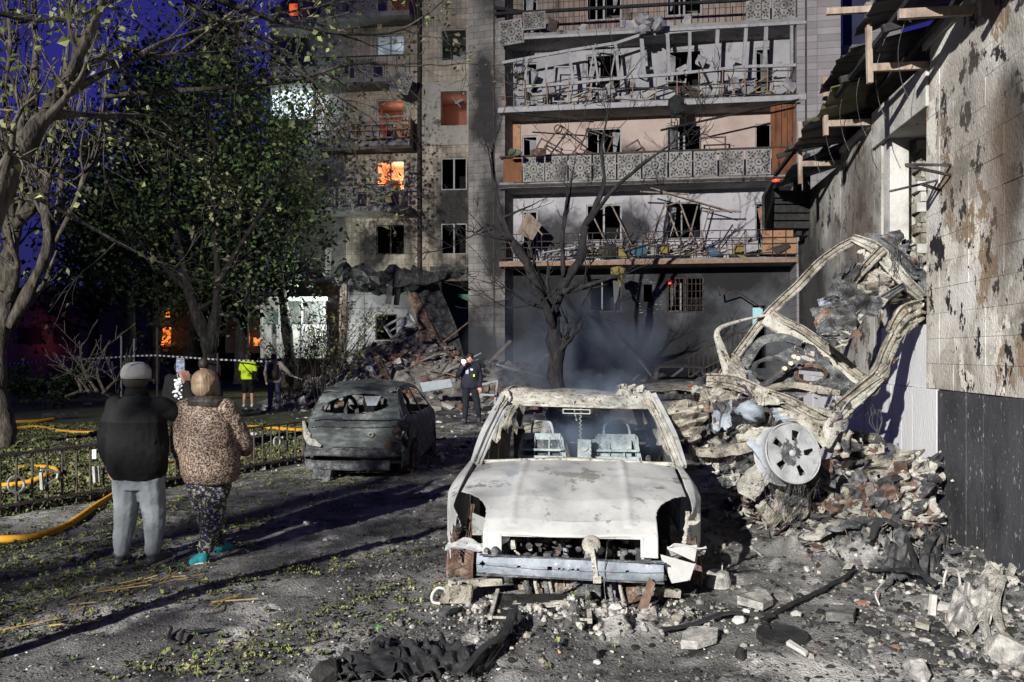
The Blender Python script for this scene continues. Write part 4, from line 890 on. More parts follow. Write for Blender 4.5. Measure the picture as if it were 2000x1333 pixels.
# ------------------------------------------------------------------ trees
def leafmat(name, a, b): 
    m = mat(name, [a, b], 3, 4, .75, 0, space='World'); m.node_tree.nodes['Principled BSDF'].inputs['Subsurface Weight'].default_value = 0
    return m
M['leaf_olive'] = leafmat('olive_leaves', (.06, .075, .025), (.20, .225, .09))
M['leaf_dark'] = leafmat('dark_leaves', (.02, .032, .012), (.06, .09, .035))
M['leaf_green'] = leafmat('green_leaves', (.06, .11, .03), (.18, .28, .09))
M['leaf_dull'] = leafmat('dull_brown_leaves', (.03, .028, .02), (.12, .10, .06))
M['leaf_yellow'] = leafmat('yellow_green_leaves', (.14, .16, .05), (.32, .34, .13))
def leaf(mb, c, s, rng, mi=0, droop=0.0, hang=False):
    a = Vector((rng.gauss(0, 1), rng.gauss(0, 1), rng.gauss(0, .6) - droop)); a = a.normalized() if a.length > 1e-3 else Vector((1, 0, 0))
    b = a.cross(Vector((rng.gauss(0, 1), rng.gauss(0, 1), rng.gauss(0, 1)))).normalized(); n = a.cross(b)
    w = s * rng.uniform(.25, .42); c = Vector(c)
    mb.add([c, c + a * s * .45 + b * w + n * s * .12, c + a * s, c + a * s * .4 - b * w + n * s * .1], [(0, 1, 2, 3)], mi)
def grow(mb, p, d, L, r, lev, rng, tips, spread=.6, up=.1, n_child=3, n=5, bend=.35, rough=.2, minr=.004):
    pts = [p]; rs = [r]; steps = 5; dd = d.normalized()
    for i in range(steps):
        dd = (dd + Vector((rng.gauss(0, bend), rng.gauss(0, bend), rng.gauss(0, bend) + up)) * .35).normalized()
        pts.append(pts[-1] + dd * (L / steps)); rs.append(max(minr, r * (1 - .55 * (i + 1) / steps)))
    mb.tube(pts, rs, n if lev > 1 else 4, rough=rough if r > .05 else 0, cap=False)
    if lev <= 1:
        for q in pts[1:]: tips.append((q, dd))
    if lev == 0: return
    for k in range(n_child):
        t = rng.uniform(.35, 1.0); i = min(int(t * steps), steps - 1); q = pts[i].lerp(pts[i + 1], t * steps - i)
        nd = (dd + Vector((rng.gauss(0, spread), rng.gauss(0, spread), rng.gauss(0, spread)))).normalized()
        grow(mb, q, nd, L * rng.uniform(.5, .75), max(minr, rs[i] * .6), lev - 1, rng, tips, spread, up, n_child, n, bend, rough, minr)
    grow(mb, pts[-1], dd, L * .7, max(minr, rs[-1]), lev - 1, rng, tips, spread, up, n_child, n, bend, rough, minr)
def tree(name, base, label, trunks, bark, leafm, nleaf, ls, seed, lev=3, L0=1.2, spread=.6, up=.1, nch=3, cat='tree', group=None, jitter=.25, limbs=4, minr=.004):
    """trunks = list of [(point, radius) ...]; the branches grow from the trunk's points"""
    rng = random.Random(seed); t = empty(name, base, label, cat, group); mb = MB(); tw = MB(); tips = []
    for tr in trunks:
        pts = catmull([p for p, r in tr], 4); k = len(pts); rs = [crf([(i * 4, r) for i, (p, r) in enumerate(tr)], j) for j in range(k)]
        mb.tube(pts, rs, 9, rough=.35, seed=seed)
        for i in range(limbs):
            j = int(k * rng.uniform(.35, 1)); j = min(j, k - 2); d = (pts[j + 1] - pts[j]).normalized()
            grow(tw, pts[j], d + Vector((rng.gauss(0, .8), rng.gauss(0, .8), rng.gauss(0, .6))), L0 * rng.uniform(.6, 1.2), rs[j] * .55, lev - 1, rng, tips, spread, up, nch, minr=minr)
        grow(tw, pts[-1], pts[-1] - pts[-2], L0, rs[-1], lev, rng, tips, spread, up, nch, minr=minr)
    mb.build('trunk', bark, t, smooth=True)
    if tw.v: tw.build('branches', bark, t, smooth=True)
    if nleaf and tips:
        lf = MB()
        for i in range(nleaf):
            q, d = rng.choice(tips); leaf(lf, q + Vector((rng.gauss(0, jitter), rng.gauss(0, jitter), rng.gauss(0, jitter))), ls * rng.uniform(.6, 1.3), rng, rng.choice([0, 0, 0, 1]) if len(leafm) > 1 else 0, .5)
        lf.build('crown', leafm, t)
    return t
# the thin leaning tree whose branches hang across the top left
Y1 = 4.6
tree('leaning_tree', P(-120, 1250, 4.2), 'leaning smooth-barked tree at the left edge with branches spreading across the top', [
    [(Vector((-3.75, 2.9, -.1)), 0.076), (Vector((-3.6, 3.0, .9)), 0.068), (P(-150, 640, 3.6), 0.061), (P(-20, 430, 4.0), 0.056), (P(35, 300, 4.2), 0.050), (P(95, 222, 4.4), 0.045)],
    [(P(92, 228, 4.4), 0.040), (P(150, 120, 4.6), 0.030), (P(185, 40, 4.7), 0.026), (P(225, -60, 4.8), 0.020)],
    [(P(95, 222, 4.4), 0.025), (P(180, 225, 4.9), 0.022), (P(260, 235, 5.2), 0.014), (P(360, 300, 5.5), 0.009)],
    [(P(110, 190, 4.5), 0.024), (P(250, 120, 5.2), 0.017), (P(340, 75, 5.5), 0.013), (P(480, 40, 5.8), 0.009), (P(640, 10, 6.0), 0.009)],
    [(P(130, 150, 4.6), 0.019), (P(240, 95, 5.2), 0.014), (P(330, 110, 5.6), 0.012), (P(420, 50, 5.9), 0.009), (P(520, -30, 6.2), 0.009)],
], M['bark'], [M['leaf_olive'], M['leaf_yellow']], 1300, .048, 21, lev=3, L0=.55, spread=.55, up=-.05, nch=3, limbs=5, jitter=.07, minr=.002)
tree('overhanging_branch', P(430, 160, 5.5), 'dark leafy branches reaching in across the top of the picture', [
    [(P(200, 190, 5.2), .018), (P(400, 175, 5.6), .014), (P(560, 160, 5.8), .011), (P(690, 125, 6.0), .010), (P(790, 130, 6.1), .006)],
    [(P(300, -60, 5.2), .03), (P(450, 10, 5.6), .02), (P(620, 60, 5.9), .014), (P(760, 65, 6.0), .008), (P(840, 25, 6.0), .005)],
    [(P(480, 60, 5.7), .015), (P(580, 120, 5.9), .010), (P(650, 230, 6.0), .006)],
    [(P(330, -20, 5.4), .02), (P(520, 100, 5.7), .012), (P(700, 215, 5.9), .006)],
    [(P(60, 380, 5.2), .02), (P(170, 440, 5.5), .012), (P(280, 500, 5.8), .008), (P(355, 525, 6.0), .004)],
    [(P(-40, 20, 5.2), .018), (P(120, 40, 5.5), .013), (P(260, -20, 5.8), .01)]
], M['bark_dark'], [M['leaf_dull'], M['leaf_dark']], 600, .055, 22, lev=2, L0=.5, spread=.45, up=0, nch=3, limbs=6, jitter=.06, cat='branch', minr=.002)  # backlit silhouette put into the dark leaf and bark colours
# old pollard
tree('pollard_tree', P(15, 885, 13.5), 'old pale gnarled tree with many upright contorted branches at the left edge', [
    [(P(8, 905, 13.4), 0.231), (P(0, 820, 13.4), 0.184), (P(-12, 700, 13.5), 0.170), (P(8, 600, 13.6), 0.150), (P(20, 500, 13.6), 0.129), (P(36, 420, 13.7), 0.102)],
    [(P(22, 510, 13.6), 0.109), (P(18, 400, 13.6), 0.088), (P(35, 330, 13.7), 0.082), (P(60, 250, 13.8), 0.068), (P(70, 120, 13.9), 0.054), (P(65, -20, 13.9), 0.041)],
    [(P(20, 640, 13.5), 0.109), (P(60, 560, 13.5), 0.088), (P(92, 480, 13.5), 0.068), (P(88, 380, 13.6), 0.061), (P(105, 280, 13.6), 0.048), (P(130, 120, 13.7), 0.034), (P(140, -20, 13.7), 0.027)],
    [(P(25, 450, 13.6), 0.095), (P(62, 400, 13.6), 0.095), (P(50, 370, 13.6), 0.034)],
    [(P(60, 560, 13.6), 0.061), (P(95, 500, 13.7), 0.048), (P(120, 360, 13.7), 0.041), (P(125, 240, 13.7), 0.034), (P(150, 60, 13.8), 0.020)],
    [(P(95, 500, 13.6), 0.041), (P(145, 400, 13.7), 0.034), (P(165, 345, 13.7), 0.041), (P(190, 300, 13.8), 0.027), (P(205, 180, 13.8), 0.020), (P(212, 60, 13.9), 0.014)],
    [(P(40, 330, 13.5), 0.048), (P(10, 200, 13.5), 0.041), (P(20, 90, 13.5), 0.027), (P(10, -30, 13.5), 0.020)],
    [(P(0, 760, 13.4), 0.082), (P(-40, 640, 13.4), 0.068), (P(-60, 400, 13.4), 0.054)]
], M['bark'], [M['leaf_olive'], M['leaf_dull']], 1400, .13, 23, lev=2, L0=1.1, spread=.5, up=.5, nch=4, limbs=9, jitter=.15, minr=.006)
tree('roadside_tree', P(412, 735, 25), 'leafy tree with a pale leaning trunk behind the man with the phone', [
    [(P(414, 745, 25), .26), (P(408, 690, 25), .22), (P(398, 650, 25), .19), (P(375, 590, 25), .14), (P(355, 500, 25), .10), (P(330, 400, 25), .10), (P(310, 300, 25), .07)],
    [(P(410, 690, 25), .2), (P(422, 600, 25), .13), (P(425, 520, 25), .10), (P(415, 420, 25.5), .07), (P(420, 300, 25), .07)],
    [(P(422, 560, 25), .10), (P(470, 480, 25), .08), (P(520, 400, 25), .06), (P(560, 330, 25), .04)],
    [(P(370, 570, 25), .09), (P(320, 520, 25), .07), (P(270, 450, 25), .04)]
], M['bark_dark'], [M['leaf_green'], M['leaf_dark']], 9000, .15, 24, lev=3, L0=2.0, spread=.7, up=.1, nch=3, limbs=7, jitter=.5)
tree('leafy_tree', P(560, 740, 31), 'green tree catching the white light at the left end of the block', [
    [(P(575, 760, 31), .25), (P(560, 650, 31), .2), (P(545, 520, 31), .15), (P(550, 400, 31), .10), (P(545, 320, 31), .06)],
], M['bark_dark'], [M['leaf_green'], M['leaf_olive']], 6000, .15, 25, lev=3, L0=1.3, spread=.8, up=.1, nch=3, limbs=9, jitter=.5)
dark_specs = [((300, 740), 33, 210, 'tall dark tree right of the gnarled one against the blue sky'), ((395, 740), 36, 45, 'tallest dark tree rising into the blue sky between branches'), ((470, 740), 37, 150, 'dark tree touching the flank of the shelled block'), ((180, 740), 38, 400, 'low dark tree above the long low building'), ((250, 740), 30, 430, 'dark bushy tree behind the fallen pale branch'), ((470, 740), 29, 420, 'dark bushy tree above the orange glow')]
for k, (b, Yv, top, lab) in enumerate(dark_specs):
    x = b[0]; tree('dark_tree', P(x, 748, Yv), lab, [[(P(x, 750, Yv), .25), (P(x + 4, 650, Yv), .2), (P(x - 3, 640 - (640 - top) * .45, Yv), .14), (P(x, top + 70, Yv), .05)]],
        M['bark_dark'], [M['leaf_dark'], M['leaf_dark']], 6500 if k < 3 else 4200, .26, 40 + k, lev=2, L0=((2.0, 1.5, 1.3)[k] if k < 3 else 2.4), spread=.75, up=.15, nch=4, limbs=26 if k < 3 else 14, jitter=.6, group='dark trees behind the fence')
# street tree behind the photographer's left shoulder, whose crown dapples the ground round the couple
tree('street_tree', (-9.4, -6.6, 0), 'leafy street tree behind the viewpoint at the left, throwing dappled shade', [[(Vector((-9.4, -6.6, 0)), .2), (Vector((-9.35, -6.5, 2.5)), .16), (Vector((-9.3, -6.3, 5)), .12), (Vector((-9.2, -6.2, 7)), .06)]], M['bark_dark'], [M['leaf_green'], M['leaf_olive']], 600, .19, 71, lev=2, L0=1.5, spread=.7, up=.15, nch=3, limbs=12, jitter=.4)
mb = MB(); r_ = random.Random(4)
for i in range(9000):
    x = r_.uniform(-46, -9); y = 50 + r_.uniform(0, 5); z = r_.random() ** 1.2 * (4.5 + 2.5 * n1(x * .25, 3)); leaf(mb, (x, y, z), r_.uniform(.6, 1.2), r_)
mb.build('far_treeline', M['leaf_dark'], kind='stuff')
# burnt tree in front of the block
YB = 21.0
def q_(l): return [(P(a, b, YB + c), r * .70) for a, b, c, r in l]
tree('burnt_tree', P(1087, 790, YB), 'bare scorched tree forking in front of the shelled balconies', [
    q_([(1087, 800, 0, .36), (1086, 740, 0, .30), (1086, 680, 0, .28), (1080, 620, 0, .27)]),
    q_([(1082, 640, 0, .2), (1050, 560, -.2, .18), (1020, 500, -.4, .16), (985, 440, -.6, .12), (970, 380, -.6, .09), (962, 300, -.6, .05), (978, 240, -.6, .02)]),
    q_([(1076, 610, 0, .2), (1100, 560, .2, .18), (1135, 500, .4, .16), (1142, 450, .5, .14), (1160, 410, .5, .11), (1180, 360, .6, .09), (1175, 290, .6, .05), (1190, 215, .6, .02)]),
    q_([(1090, 570, 0, .14), (1140, 560, -.3, .10), (1200, 540, -.5, .04)]),
    q_([(1145, 440, .4, .10), (1190, 380, .2, .08), (1250, 325, 0, .06), (1300, 290, -.2, .04), (1350, 250, -.4, .02)]),
    q_([(1078, 600, 0, .12), (1040, 595, -.3, .08), (1005, 575, -.5, .05), (985, 560, -.6, .02)]),
    q_([(1100, 540, .1, .10), (1098, 470, .1, .09), (1110, 390, .2, .06), (1120, 330, .2, .02)]),
    q_([(1000, 470, -.4, .08), (960, 440, -.6, .05), (930, 455, -.8, .02)])
], M['bark_burnt'], [], 0, .1, 27, lev=3, L0=1.0, spread=.6, up=.2, nch=2, limbs=4, minr=.008)
# bush with bare stems left of the dark car
def bush(name, base, n, ht, rad, lab, seed, bark, lm, nl, ls=.10):
    rng = random.Random(seed); t = empty(name, base, lab, 'bush'); mb = MB(); tips = []
    for i in range(n):
        a = rng.uniform(0, 6.28); r = rng.uniform(0, rad * .3); p = Vector(base) + Vector((math.cos(a) * r, math.sin(a) * r, -.05)); tgt = p + Vector((math.cos(a) * rad * rng.uniform(.3, 1), math.sin(a) * rad * rng.uniform(.3, 1), ht * rng.uniform(.6, 1)))
        m1 = p.lerp(tgt, .5) + Vector((rng.gauss(0, .1), rng.gauss(0, .1), ht * .12)); pts = catmull([p, m1, tgt], 4); mb.tube(pts, [.02 - .0018 * j for j in range(len(pts))], 4, cap=False)
        for j in range(3):
            q = rng.choice(pts[3:]); grow(mb, q, (tgt - p) + Vector((rng.gauss(0, .6), rng.gauss(0, .6), rng.gauss(0, .3))), ht * .3, .008, 1, rng, tips, .6, .1, 2, minr=.005)
    mb.build('stems', bark, t)
    if nl:
        lf = MB()
        for i in range(nl): q, d = rng.choice(tips); leaf(lf, q + Vector((rng.gauss(0, .08),) * 3), ls * rng.uniform(.6, 1.3), rng, 0)
        lf.build('crown', lm, t)
bush('bare_bush', GP(625, 800), 30, 2.9, 1.5, 'tall bare-stemmed bush left of the dark burnt car', 31, M['bark_dark'], M['leaf_olive'], 700, .11)
bush('bare_bush', GP(570, 792), 16, 2.1, 1.1, 'sparse bush right behind the person in the beige jacket', 32, M['bark_dark'], M['leaf_dark'], 500)
bush('low_bush', GP(90, 800), 20, 1.0, 1.3, 'low dark bush behind the gnarled trunk at the left', 33, M['bark_dark'], M['leaf_dark'], 2600, .16)
bush('low_bush', GP(690, 780), 12, 1.6, .8, 'thin dark bush before the foot of the rubble heap', 34, M['bark_dark'], M['leaf_dark'], 150)
# fallen pale branch
fb = empty('fallen_branch', GP(180, 790, .1), 'pale fallen leafless branch lying on the verge left of the man', 'branch')
mb = MB(); rng = random.Random(8); tp = []
for path in ([(128, 775), (160, 765), (200, 768), (235, 790)], [(190, 765), (170, 735), (158, 700), (160, 670)], [(205, 768), (190, 730), (200, 690), (215, 665)], [(160, 766), (150, 740), (138, 720)], [(175, 766), (150, 735)], [(200, 770), (225, 745), (250, 738)]):
    grow_pts = catmull([P(a, b, 17.5 + .3 * i) for i, (a, b) in enumerate(path)], 4); mb.tube(grow_pts, [.035 * (1 - .75 * i / len(grow_pts)) for i in range(len(grow_pts))], 5)
    for k in range(5): grow(mb, rng.choice(grow_pts[3:]), Vector((rng.gauss(0, 1), rng.gauss(0, .4), rng.gauss(.6, .6))), .5, .012, 1, rng, tp, .6, .2, 2, minr=.008)
mb.build('limbs', M['bark'], fb)

# ------------------------------------------------------------------ low dark building at the far left, glows, tent
lb = empty('long_low_building', P(150, 740, 42), 'long low dark building far left behind the cordon tape', 'building')
M['low_wall'] = mat('dim_brown_wall', [(.10, .085, .08), (.17, .15, .14)], 1.5, 6, .95, .2, spots=[(.05, .045, .04)], sspots=.8, sthr=.55)
def pbx(a, b, t, bt, Yv, dp, name, m, parent): 
    A = P(a, bt, Yv); B = P(b, t, Yv); mb = MB(); mb.box(((A.x + B.x) / 2, Yv + dp / 2, (A.z + B.z) / 2), (B.x - A.x, dp, B.z - A.z)); return mb.build(name, m, parent)
pbx(-300, 245, 572, 752, 42, 6, 'wall', M['low_wall'], lb); pbx(-310, 250, 562, 573, 41.6, 7, 'roof', M['char'], lb)
for x in (60, 130): pbx(x - 26, x + 18, 640, 672, 41.9, .08, 'window', M['char'], lb)
M['fire'] = emis('orange_glow', (1, .20, .02), 2.4, (.06, .01, .0), 2.6)
M['fire_dim'] = emis('dim_red_glow', (.42, .05, .03), .5, (.10, .02, .015), .7)
lamp('POINT', 'red_beacon', P(72, 672, 41.2), 6, (1, .12, .06), shadow_soft_size=.3); lamp('POINT', 'red_beacon', P(66, 628, 41.3), 2, (1, .12, .06), shadow_soft_size=.3)
gb_ = empty('glow_box', P(330, 700, 34), 'orange glow on a stand-in box, glimpsed through the leaves behind the phone', 'glow')
pbx(290, 370, 580, 700, 34.2, 3, 'wall', M['char'], gb_); pbx(313, 332, 640, 677, 34.0, .1, 'glow_panel', M['fire'], gb_); pbx(318, 330, 602, 620, 34.0, .1, 'glow_panel', M['fire'], gb_)  # stand-in box that only carries a distant orange glow
gb2 = empty('glow_box', P(490, 700, 34), 'orange glow on a stand-in box, glimpsed above the person in the yellow shirt', 'glow')
pbx(440, 512, 610, 690, 34.2, 3, 'wall', M['char'], gb2); pbx(466, 487, 652, 676, 34.0, .1, 'glow_panel', M['fire'], gb2); pbx(495, 507, 660, 676, 34.0, .1, 'glow_panel', M['fire'], gb2)  # second stand-in box, again only carrying the orange glow
lamp('POINT', 'orange_glow_lamp', P(325, 655, 33.5), 12, (1, .3, .05), shadow_soft_size=.3); lamp('POINT', 'orange_glow_lamp', P(485, 660, 33.5), 12, (1, .3, .05), shadow_soft_size=.3)  # point lights spreading the orange glow in front of the stand-in boxes
tn = empty('lit_shelter', P(575, 640, 33), 'brightly lit white shelter at the left foot of the block', 'shelter')
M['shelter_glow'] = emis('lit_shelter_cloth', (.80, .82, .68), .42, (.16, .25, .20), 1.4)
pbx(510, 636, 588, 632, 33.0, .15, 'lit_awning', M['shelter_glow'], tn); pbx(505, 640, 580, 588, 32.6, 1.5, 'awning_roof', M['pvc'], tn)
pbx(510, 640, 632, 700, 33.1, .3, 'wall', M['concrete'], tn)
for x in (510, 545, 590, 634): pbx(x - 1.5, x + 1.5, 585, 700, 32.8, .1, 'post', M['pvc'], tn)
lamp('POINT', 'work_light', P(600, 600, 31.6), 380, (.92, 1, .95), shadow_soft_size=.15)
lamp('POINT', 'loggia_lamp', P(580, 205, 35.3), 130, (.85, .93, 1), shadow_soft_size=.25)
# tarpaulin pile and cordon
mb = MB(); mb.surf(lambda u, v: Vector((-6.2 + 2.0 * u, 24 + 1.5 * v, .1 + .75 * math.sin(3.14 * u) * math.sin(3.14 * v) ** .7 + .2 * n1(u * 5, v * 5))), 0, 1, 0, 1, 14, 10); thing('plastic_heap', mb, M['skirt'], 'crumpled white plastic heap left of the person in yellow', 'plastic heap')
cdn = empty('cordon_tape', GP(250, 775), 'white striped cordon tape strung between thin posts', 'tape')
M['tape'] = mat('white_tape', [(.6, .6, .6), (.7, .7, .7)], 2); M['tape_dark'] = mat('dark_tape_stripe', [(.04, .04, .04), (.06, .06, .06)], 2)
tk = [(0, 713), (237, 699), (262, 697), (305, 696), (420, 704), (560, 710)]
mb = MB(); n = 130
for i in range(n):
    xa, xb = 560 * i / n, 560 * (i + 1) / n; Ya = crf([(0, 30), (237, 25), (560, 23)], xa); Yb = crf([(0, 30), (237, 25), (560, 23)], xb)
    a, b = P(xa, crf(tk, xa), Ya), P(xb, crf(tk, xb), Yb); mb.add([a, b, b + Vector((0, 0, .05)), a + Vector((0, 0, .05))], [(0, 1, 2, 3)], i % 2)
mb.build('tape', [M['tape'], M['tape_dark']], cdn)
for x, t, Yv in ((237, 657, 25), (262, 662, 25.2), (425, 690, 23), (307, 640, 24)):
    mb = MB(); mb.bar(P(x, t, Yv), P(x, 690 + 2580 / Yv, Yv), .045); mb.build('post', M['pvc'] if x < 300 else M['rail'], cdn)

# ------------------------------------------------------------------ low fence with iron letters
fn = empty('low_fence', (FA.x, FA.y, 0), 'low black iron fence with letter ornaments running behind the couple', 'fence')
fd = (FB - FA).normalized(); FL = (FB - FA).length
def FP(s, z): q = FA + fd * s; return Vector((q.x, q.y, z))
for z in (.10, .64):
    mb = MB(); mb.bar(FP(-2.2, z), FP(FL + .1, z), .035, .03); mb.build('rail', M['rail'], fn)
s = -2.1
while s < FL + .1:
    mb = MB(); mb.bar(FP(s, .02), FP(s, .65), .018); mb.build('bar', M['rail'], fn); s += .165
M['letter'] = mat('pale_iron_letter', [(.28, .29, .27), (.42, .42, .40)], 8, 5, .7, .2)
def fpx(px, py):
    k = (px - CX) / F; s = (k * FA.y - FA.x) / (fd.x - k * fd.y); Yv = FA.y + fd.y * s; return FP(s, H + (HY - py) / F * Yv) + Vector((fd.y, -fd.x, 0)) * .03
def stroke(pts, w=.018):
    mb = MB()
    for a, b in zip(pts, pts[1:]): mb.bar(fpx(*a), fpx(*b), w, w, ext=w * .5)
    mb.build('letter_ornament', M['letter'], fn)
def ringpx(cx, cy, rx, ry, n=18, w=.018): stroke([(cx + rx * math.cos(6.2832 * i / n), cy + ry * math.sin(6.2832 * i / n)) for i in range(n + 1)], w)
ringpx(28, 946, 16, 16); stroke([(77, 924), (79, 955)], .028); stroke([(82, 947), (108, 935)]); stroke([(77, 918), (98, 917), (110, 924), (108, 935)])
stroke([(180, 912), (182, 941)], .028); stroke([(188, 912), (190, 940)], .028); stroke([(188, 912), (204, 909)]); ringpx(538, 863, 6, 9)
mb = MB(); a = fpx(173, 879); b = fpx(189, 895); mb.box((a + b) / 2, (abs(a.x - b.x), .01, abs(a.z - b.z))); thing('paper_notice', mb, M['tape'], 'small white paper hanging on the low fence left of the man', 'paper')
# fire hoses
M['hose'] = mat('orange_fire_hose', [(.50, .24, .015), (.68, .36, .025)], 3, 6, .9, .5, spots=[(.25, .13, .03)], sspots=7, sthr=.60)
def hose(pts, r, lab, zz=0.0):
    mb = MB(); ps = [GP(a, b, r + zz) for a, b in pts]; ps = catmull([Vector((p.x, p.y, gz(p.x, p.y) + r * .9 + zz)) for p in ps], 6); mb.tube(ps, r, 9); mb.build('fire_hose', M['hose'], None, smooth=True, label=lab, cat='fire hose')
hose([(-60, 1050), (20, 1053), (70, 1046), (130, 1026), (185, 992), (235, 955), (290, 925), (350, 905)], .036, 'thick orange fire hose curving on the ground in front of the fence by the man')
hose([(-80, 932), (30, 923), (70, 918), (105, 925), (112, 935), (95, 945), (40, 952), (-60, 955)], .036, 'orange fire hose looped behind the fence at the left edge')
hose([(-60, 835), (30, 829), (70, 826), (106, 822)], .05, 'upper yellow-orange hose on the verge beside the gnarled trunk')
hose([(-60, 852), (60, 838), (120, 845), (180, 848), (300, 846), (480, 843), (600, 842), (700, 840)], .042, 'long orange hose lying along the verge behind both onlookers')
# ------------------------------------------------------------------ burnt cars
class Frame:
    def __init__(s, x, y, ang, prof, W_, L, tum=.2, zb=.85, s_=1.0, ends=.10):
        s.x, s.y, s.a, s.W, s.L, s.tum, s.zb, s.k, s.ends = x, y, ang, W_, L, tum, zb, s_, ends
        s.ca, s.sa = math.cos(ang), math.sin(ang); s.prof = prof
        d = [0]
        for (a, b), (c, e) in zip(prof, prof[1:]): d.append(d[-1] + math.hypot(c - a, e - b))
        s.ds = d; s.top_keys = sorted([(b, z) for b, z in prof])
    def at(s, l, b, z):
        l, b, z = l * s.k, b * s.k, z * s.k
        return Vector((s.x + l * s.ca + b * s.sa, s.y + b * s.ca - l * s.sa, z))
    def P(s, t):     # profile point by arclength fraction index b value
        return crf([(d, p[0]) for d, p in zip(s.ds, s.prof)], t), crf([(d, p[1]) for d, p in zip(s.ds, s.prof)], t)
    def hw(s, b, z):
        q = abs(2 * b / s.L - 1); w = s.W / 2 * (1 - s.ends * q ** 3)
        return w * (1 - s.tum * max(0, (z - s.zb)) / .5)
    def strip(s, t, l, crown=.03, dent=.0, seed=0):
        b, z = s.P(t); w = s.hw(b, z)
        z2 = z - crown * abs(l) ** 3 + dent * (n1(b * 2.2 + seed, l * 2.2, seed) + .4 * n1(b * 6, l * 6, seed + 4))
        return s.at(l * w, b + (dent * n1(l * 3, z * 4, seed)), z2)
    def side(s, sg, b, v, z0=.22, dent=0.0, seed=0, crown=.03):
        zt = crf(s.zt, b) - crown if hasattr(s, 'zt') else 1
        z = z0 + (zt - z0) * v; w = s.hw(b, z)
        if z > zt - .08: w -= 0
        w += .02 * math.sin(3.14 * min(1, v)) + dent * (n1(b * 2 + seed, z * 2.5, seed) + .4 * n1(b * 6, z * 6, seed))
        return s.at(sg * w, b, z)
def poly_in(pts, x, y):
    c = False; n = len(pts); j = n - 1
    for i in range(n):
        if (pts[i][1] > y) != (pts[j][1] > y) and x < (pts[j][0] - pts[i][0]) * (y - pts[i][1]) / (pts[j][1] - pts[i][1] + 1e-12) + pts[i][0]: c = not c
        j = i
    return c
rc = random.Random(77)
def rim(mb, c, ax, r, w, spokes=5, seed=0):
    """wheel rim: barrel, lip and spoked face; ax = outward axle direction"""
    ax = Vector(ax).normalized(); m = ax.to_track_quat('Z', 'Y').to_matrix().to_4x4(); m.translation = Vector(c)
    mb.lathe([(r, -w / 2), (r * 1.0, -w / 2 + .012), (r * .90, -w / 2 + .02), (r * .86, 0), (r * .90, w / 2 - .03), (r, w / 2 - .012), (r * 1.005, w / 2), (r * .96, w / 2 + .004), (r * .93, w / 2 - .012)], 40, m)
    return m

# ---- the white one
CW = Frame(.39, 5.2, R(6), [(-.02, .36), (.0, .50), (.10, .575), (.35, .68), (.75, .77), (1.15, .83)], 1.80, 3.9, .26, .80)
whx, why = .39, 5.2
wc = empty('burnt_white_car', (.6, 6.9, 0), 'burnt-out ash-white hatchback facing the camera with an open bonnet grille', 'car')
def C_(l, b, z): return CW.at(l, b, z)
def hoodfn(t, l):
    b, z = CW.P(t); w = .835 - .03 * max(0, b - .5); z2 = z - .05 * abs(l) ** 4 + .008 * n1(b * 2.4, l * 2.2) + .0025 * n1(b * 11, l * 11, 4)
    if .1 < b < 1.0: z2 -= .03 * math.exp(-((l - .05) / .22) ** 2 - ((b - .32) / .22) ** 2) - .014 * math.exp(-((l + .35) / .2) ** 2 - ((b - .6) / .3) ** 2)
    z2 += .012 * math.exp(-((abs(l) - .48) / .035) ** 2) * (b > .05)
    return C_(l * w, b - .05 * (1 - l * l) * (1 if b < .3 else max(0, 1 - (b - .3) / .5)), z2)
def hoodhole(t, l):
    b, z = CW.P(t); lim = crf([(-.02, .70), (.12, .70), (.22, .715), (.30, .76), (.42, .88), (.53, 1.02)], b)
    if abs(l) > lim: return True
    return b < .004 and z < .485 and -.545 < l < .565
tmax = CW.ds[-1]
mb = MB(); mb.surf(hoodfn, 0, tmax, -1, 1, 170, 230, hoodhole); hood = mb.build('bonnet', M['white_burnt'], wc, smooth=True, solid=.006)
# folded frame round the grille opening
mb = MB()
for a, b in (((-.47, -.035, .49), (.48, -.035, .49)), ((-.47, -.035, .49), (-.475, -.04, .345)), ((.48, -.035, .49), (.485, -.04, .345))): mb.bar(C_(*a), C_(*b), .016, .022, ext=.01)
mb.build('grille_surround', M['white_burnt'], wc)
def wheel(fr, l, b, z, r, w, sg, parent, m, tilt=0.0, wires=True):
    c = fr.at(l, b, z); ax = (fr.at(1, 0, 0) - fr.at(0, 0, 0)).normalized() * sg + Vector((0, 0, tilt)); mb = MB(); mtx = rim(mb, c, ax, r, w)
    o = mb.build('wheel', m, parent, smooth=True)
    mb = MB(); mb.lathe([(0, w / 2 - .04), (r * .25, w / 2 - .035), (r * .85, w / 2 - .05)], 24, mtx); mb.lathe([(r * .28, -w / 2), (r * .28, w / 2 - .04)], 16, mtx); mb.build('hub', M['rust'], o, smooth=True)
    if wires:
        mb = MB(); rg2 = random.Random(int(b * 100 + l * 10))
        for i in range(46):
            a0 = rg2.uniform(0, 6.28); pts = []
            for j in range(6):
                a = a0 + j * .22; q = r * (1.02 + .05 * math.sin(j + i)) + (.03 * rg2.random() if j in (0, 5) else 0)
                pts.append(mtx @ Vector((q * math.cos(a), q * math.sin(a), rg2.uniform(-w / 2, w / 2) * .9)))
            mb.tube(catmull(pts, 3), .0016, 3, cap=False)
        mb.build('tyre_wires', M['grey_metal'], o)
    return o
wheel(CW, -.83, .66, .155, .215, .20, -1, wc, M['rust'], .05); wheel(CW, .84, .66, .145, .215, .20, 1, wc, M['rust'], .06)
wheel(CW, -.78, 3.05, .19, .21, .18, -1, wc, M['rust'], wires=False); wheel(CW, .78, 3.05, .19, .21, .18, 1, wc, M['rust'], wires=False)
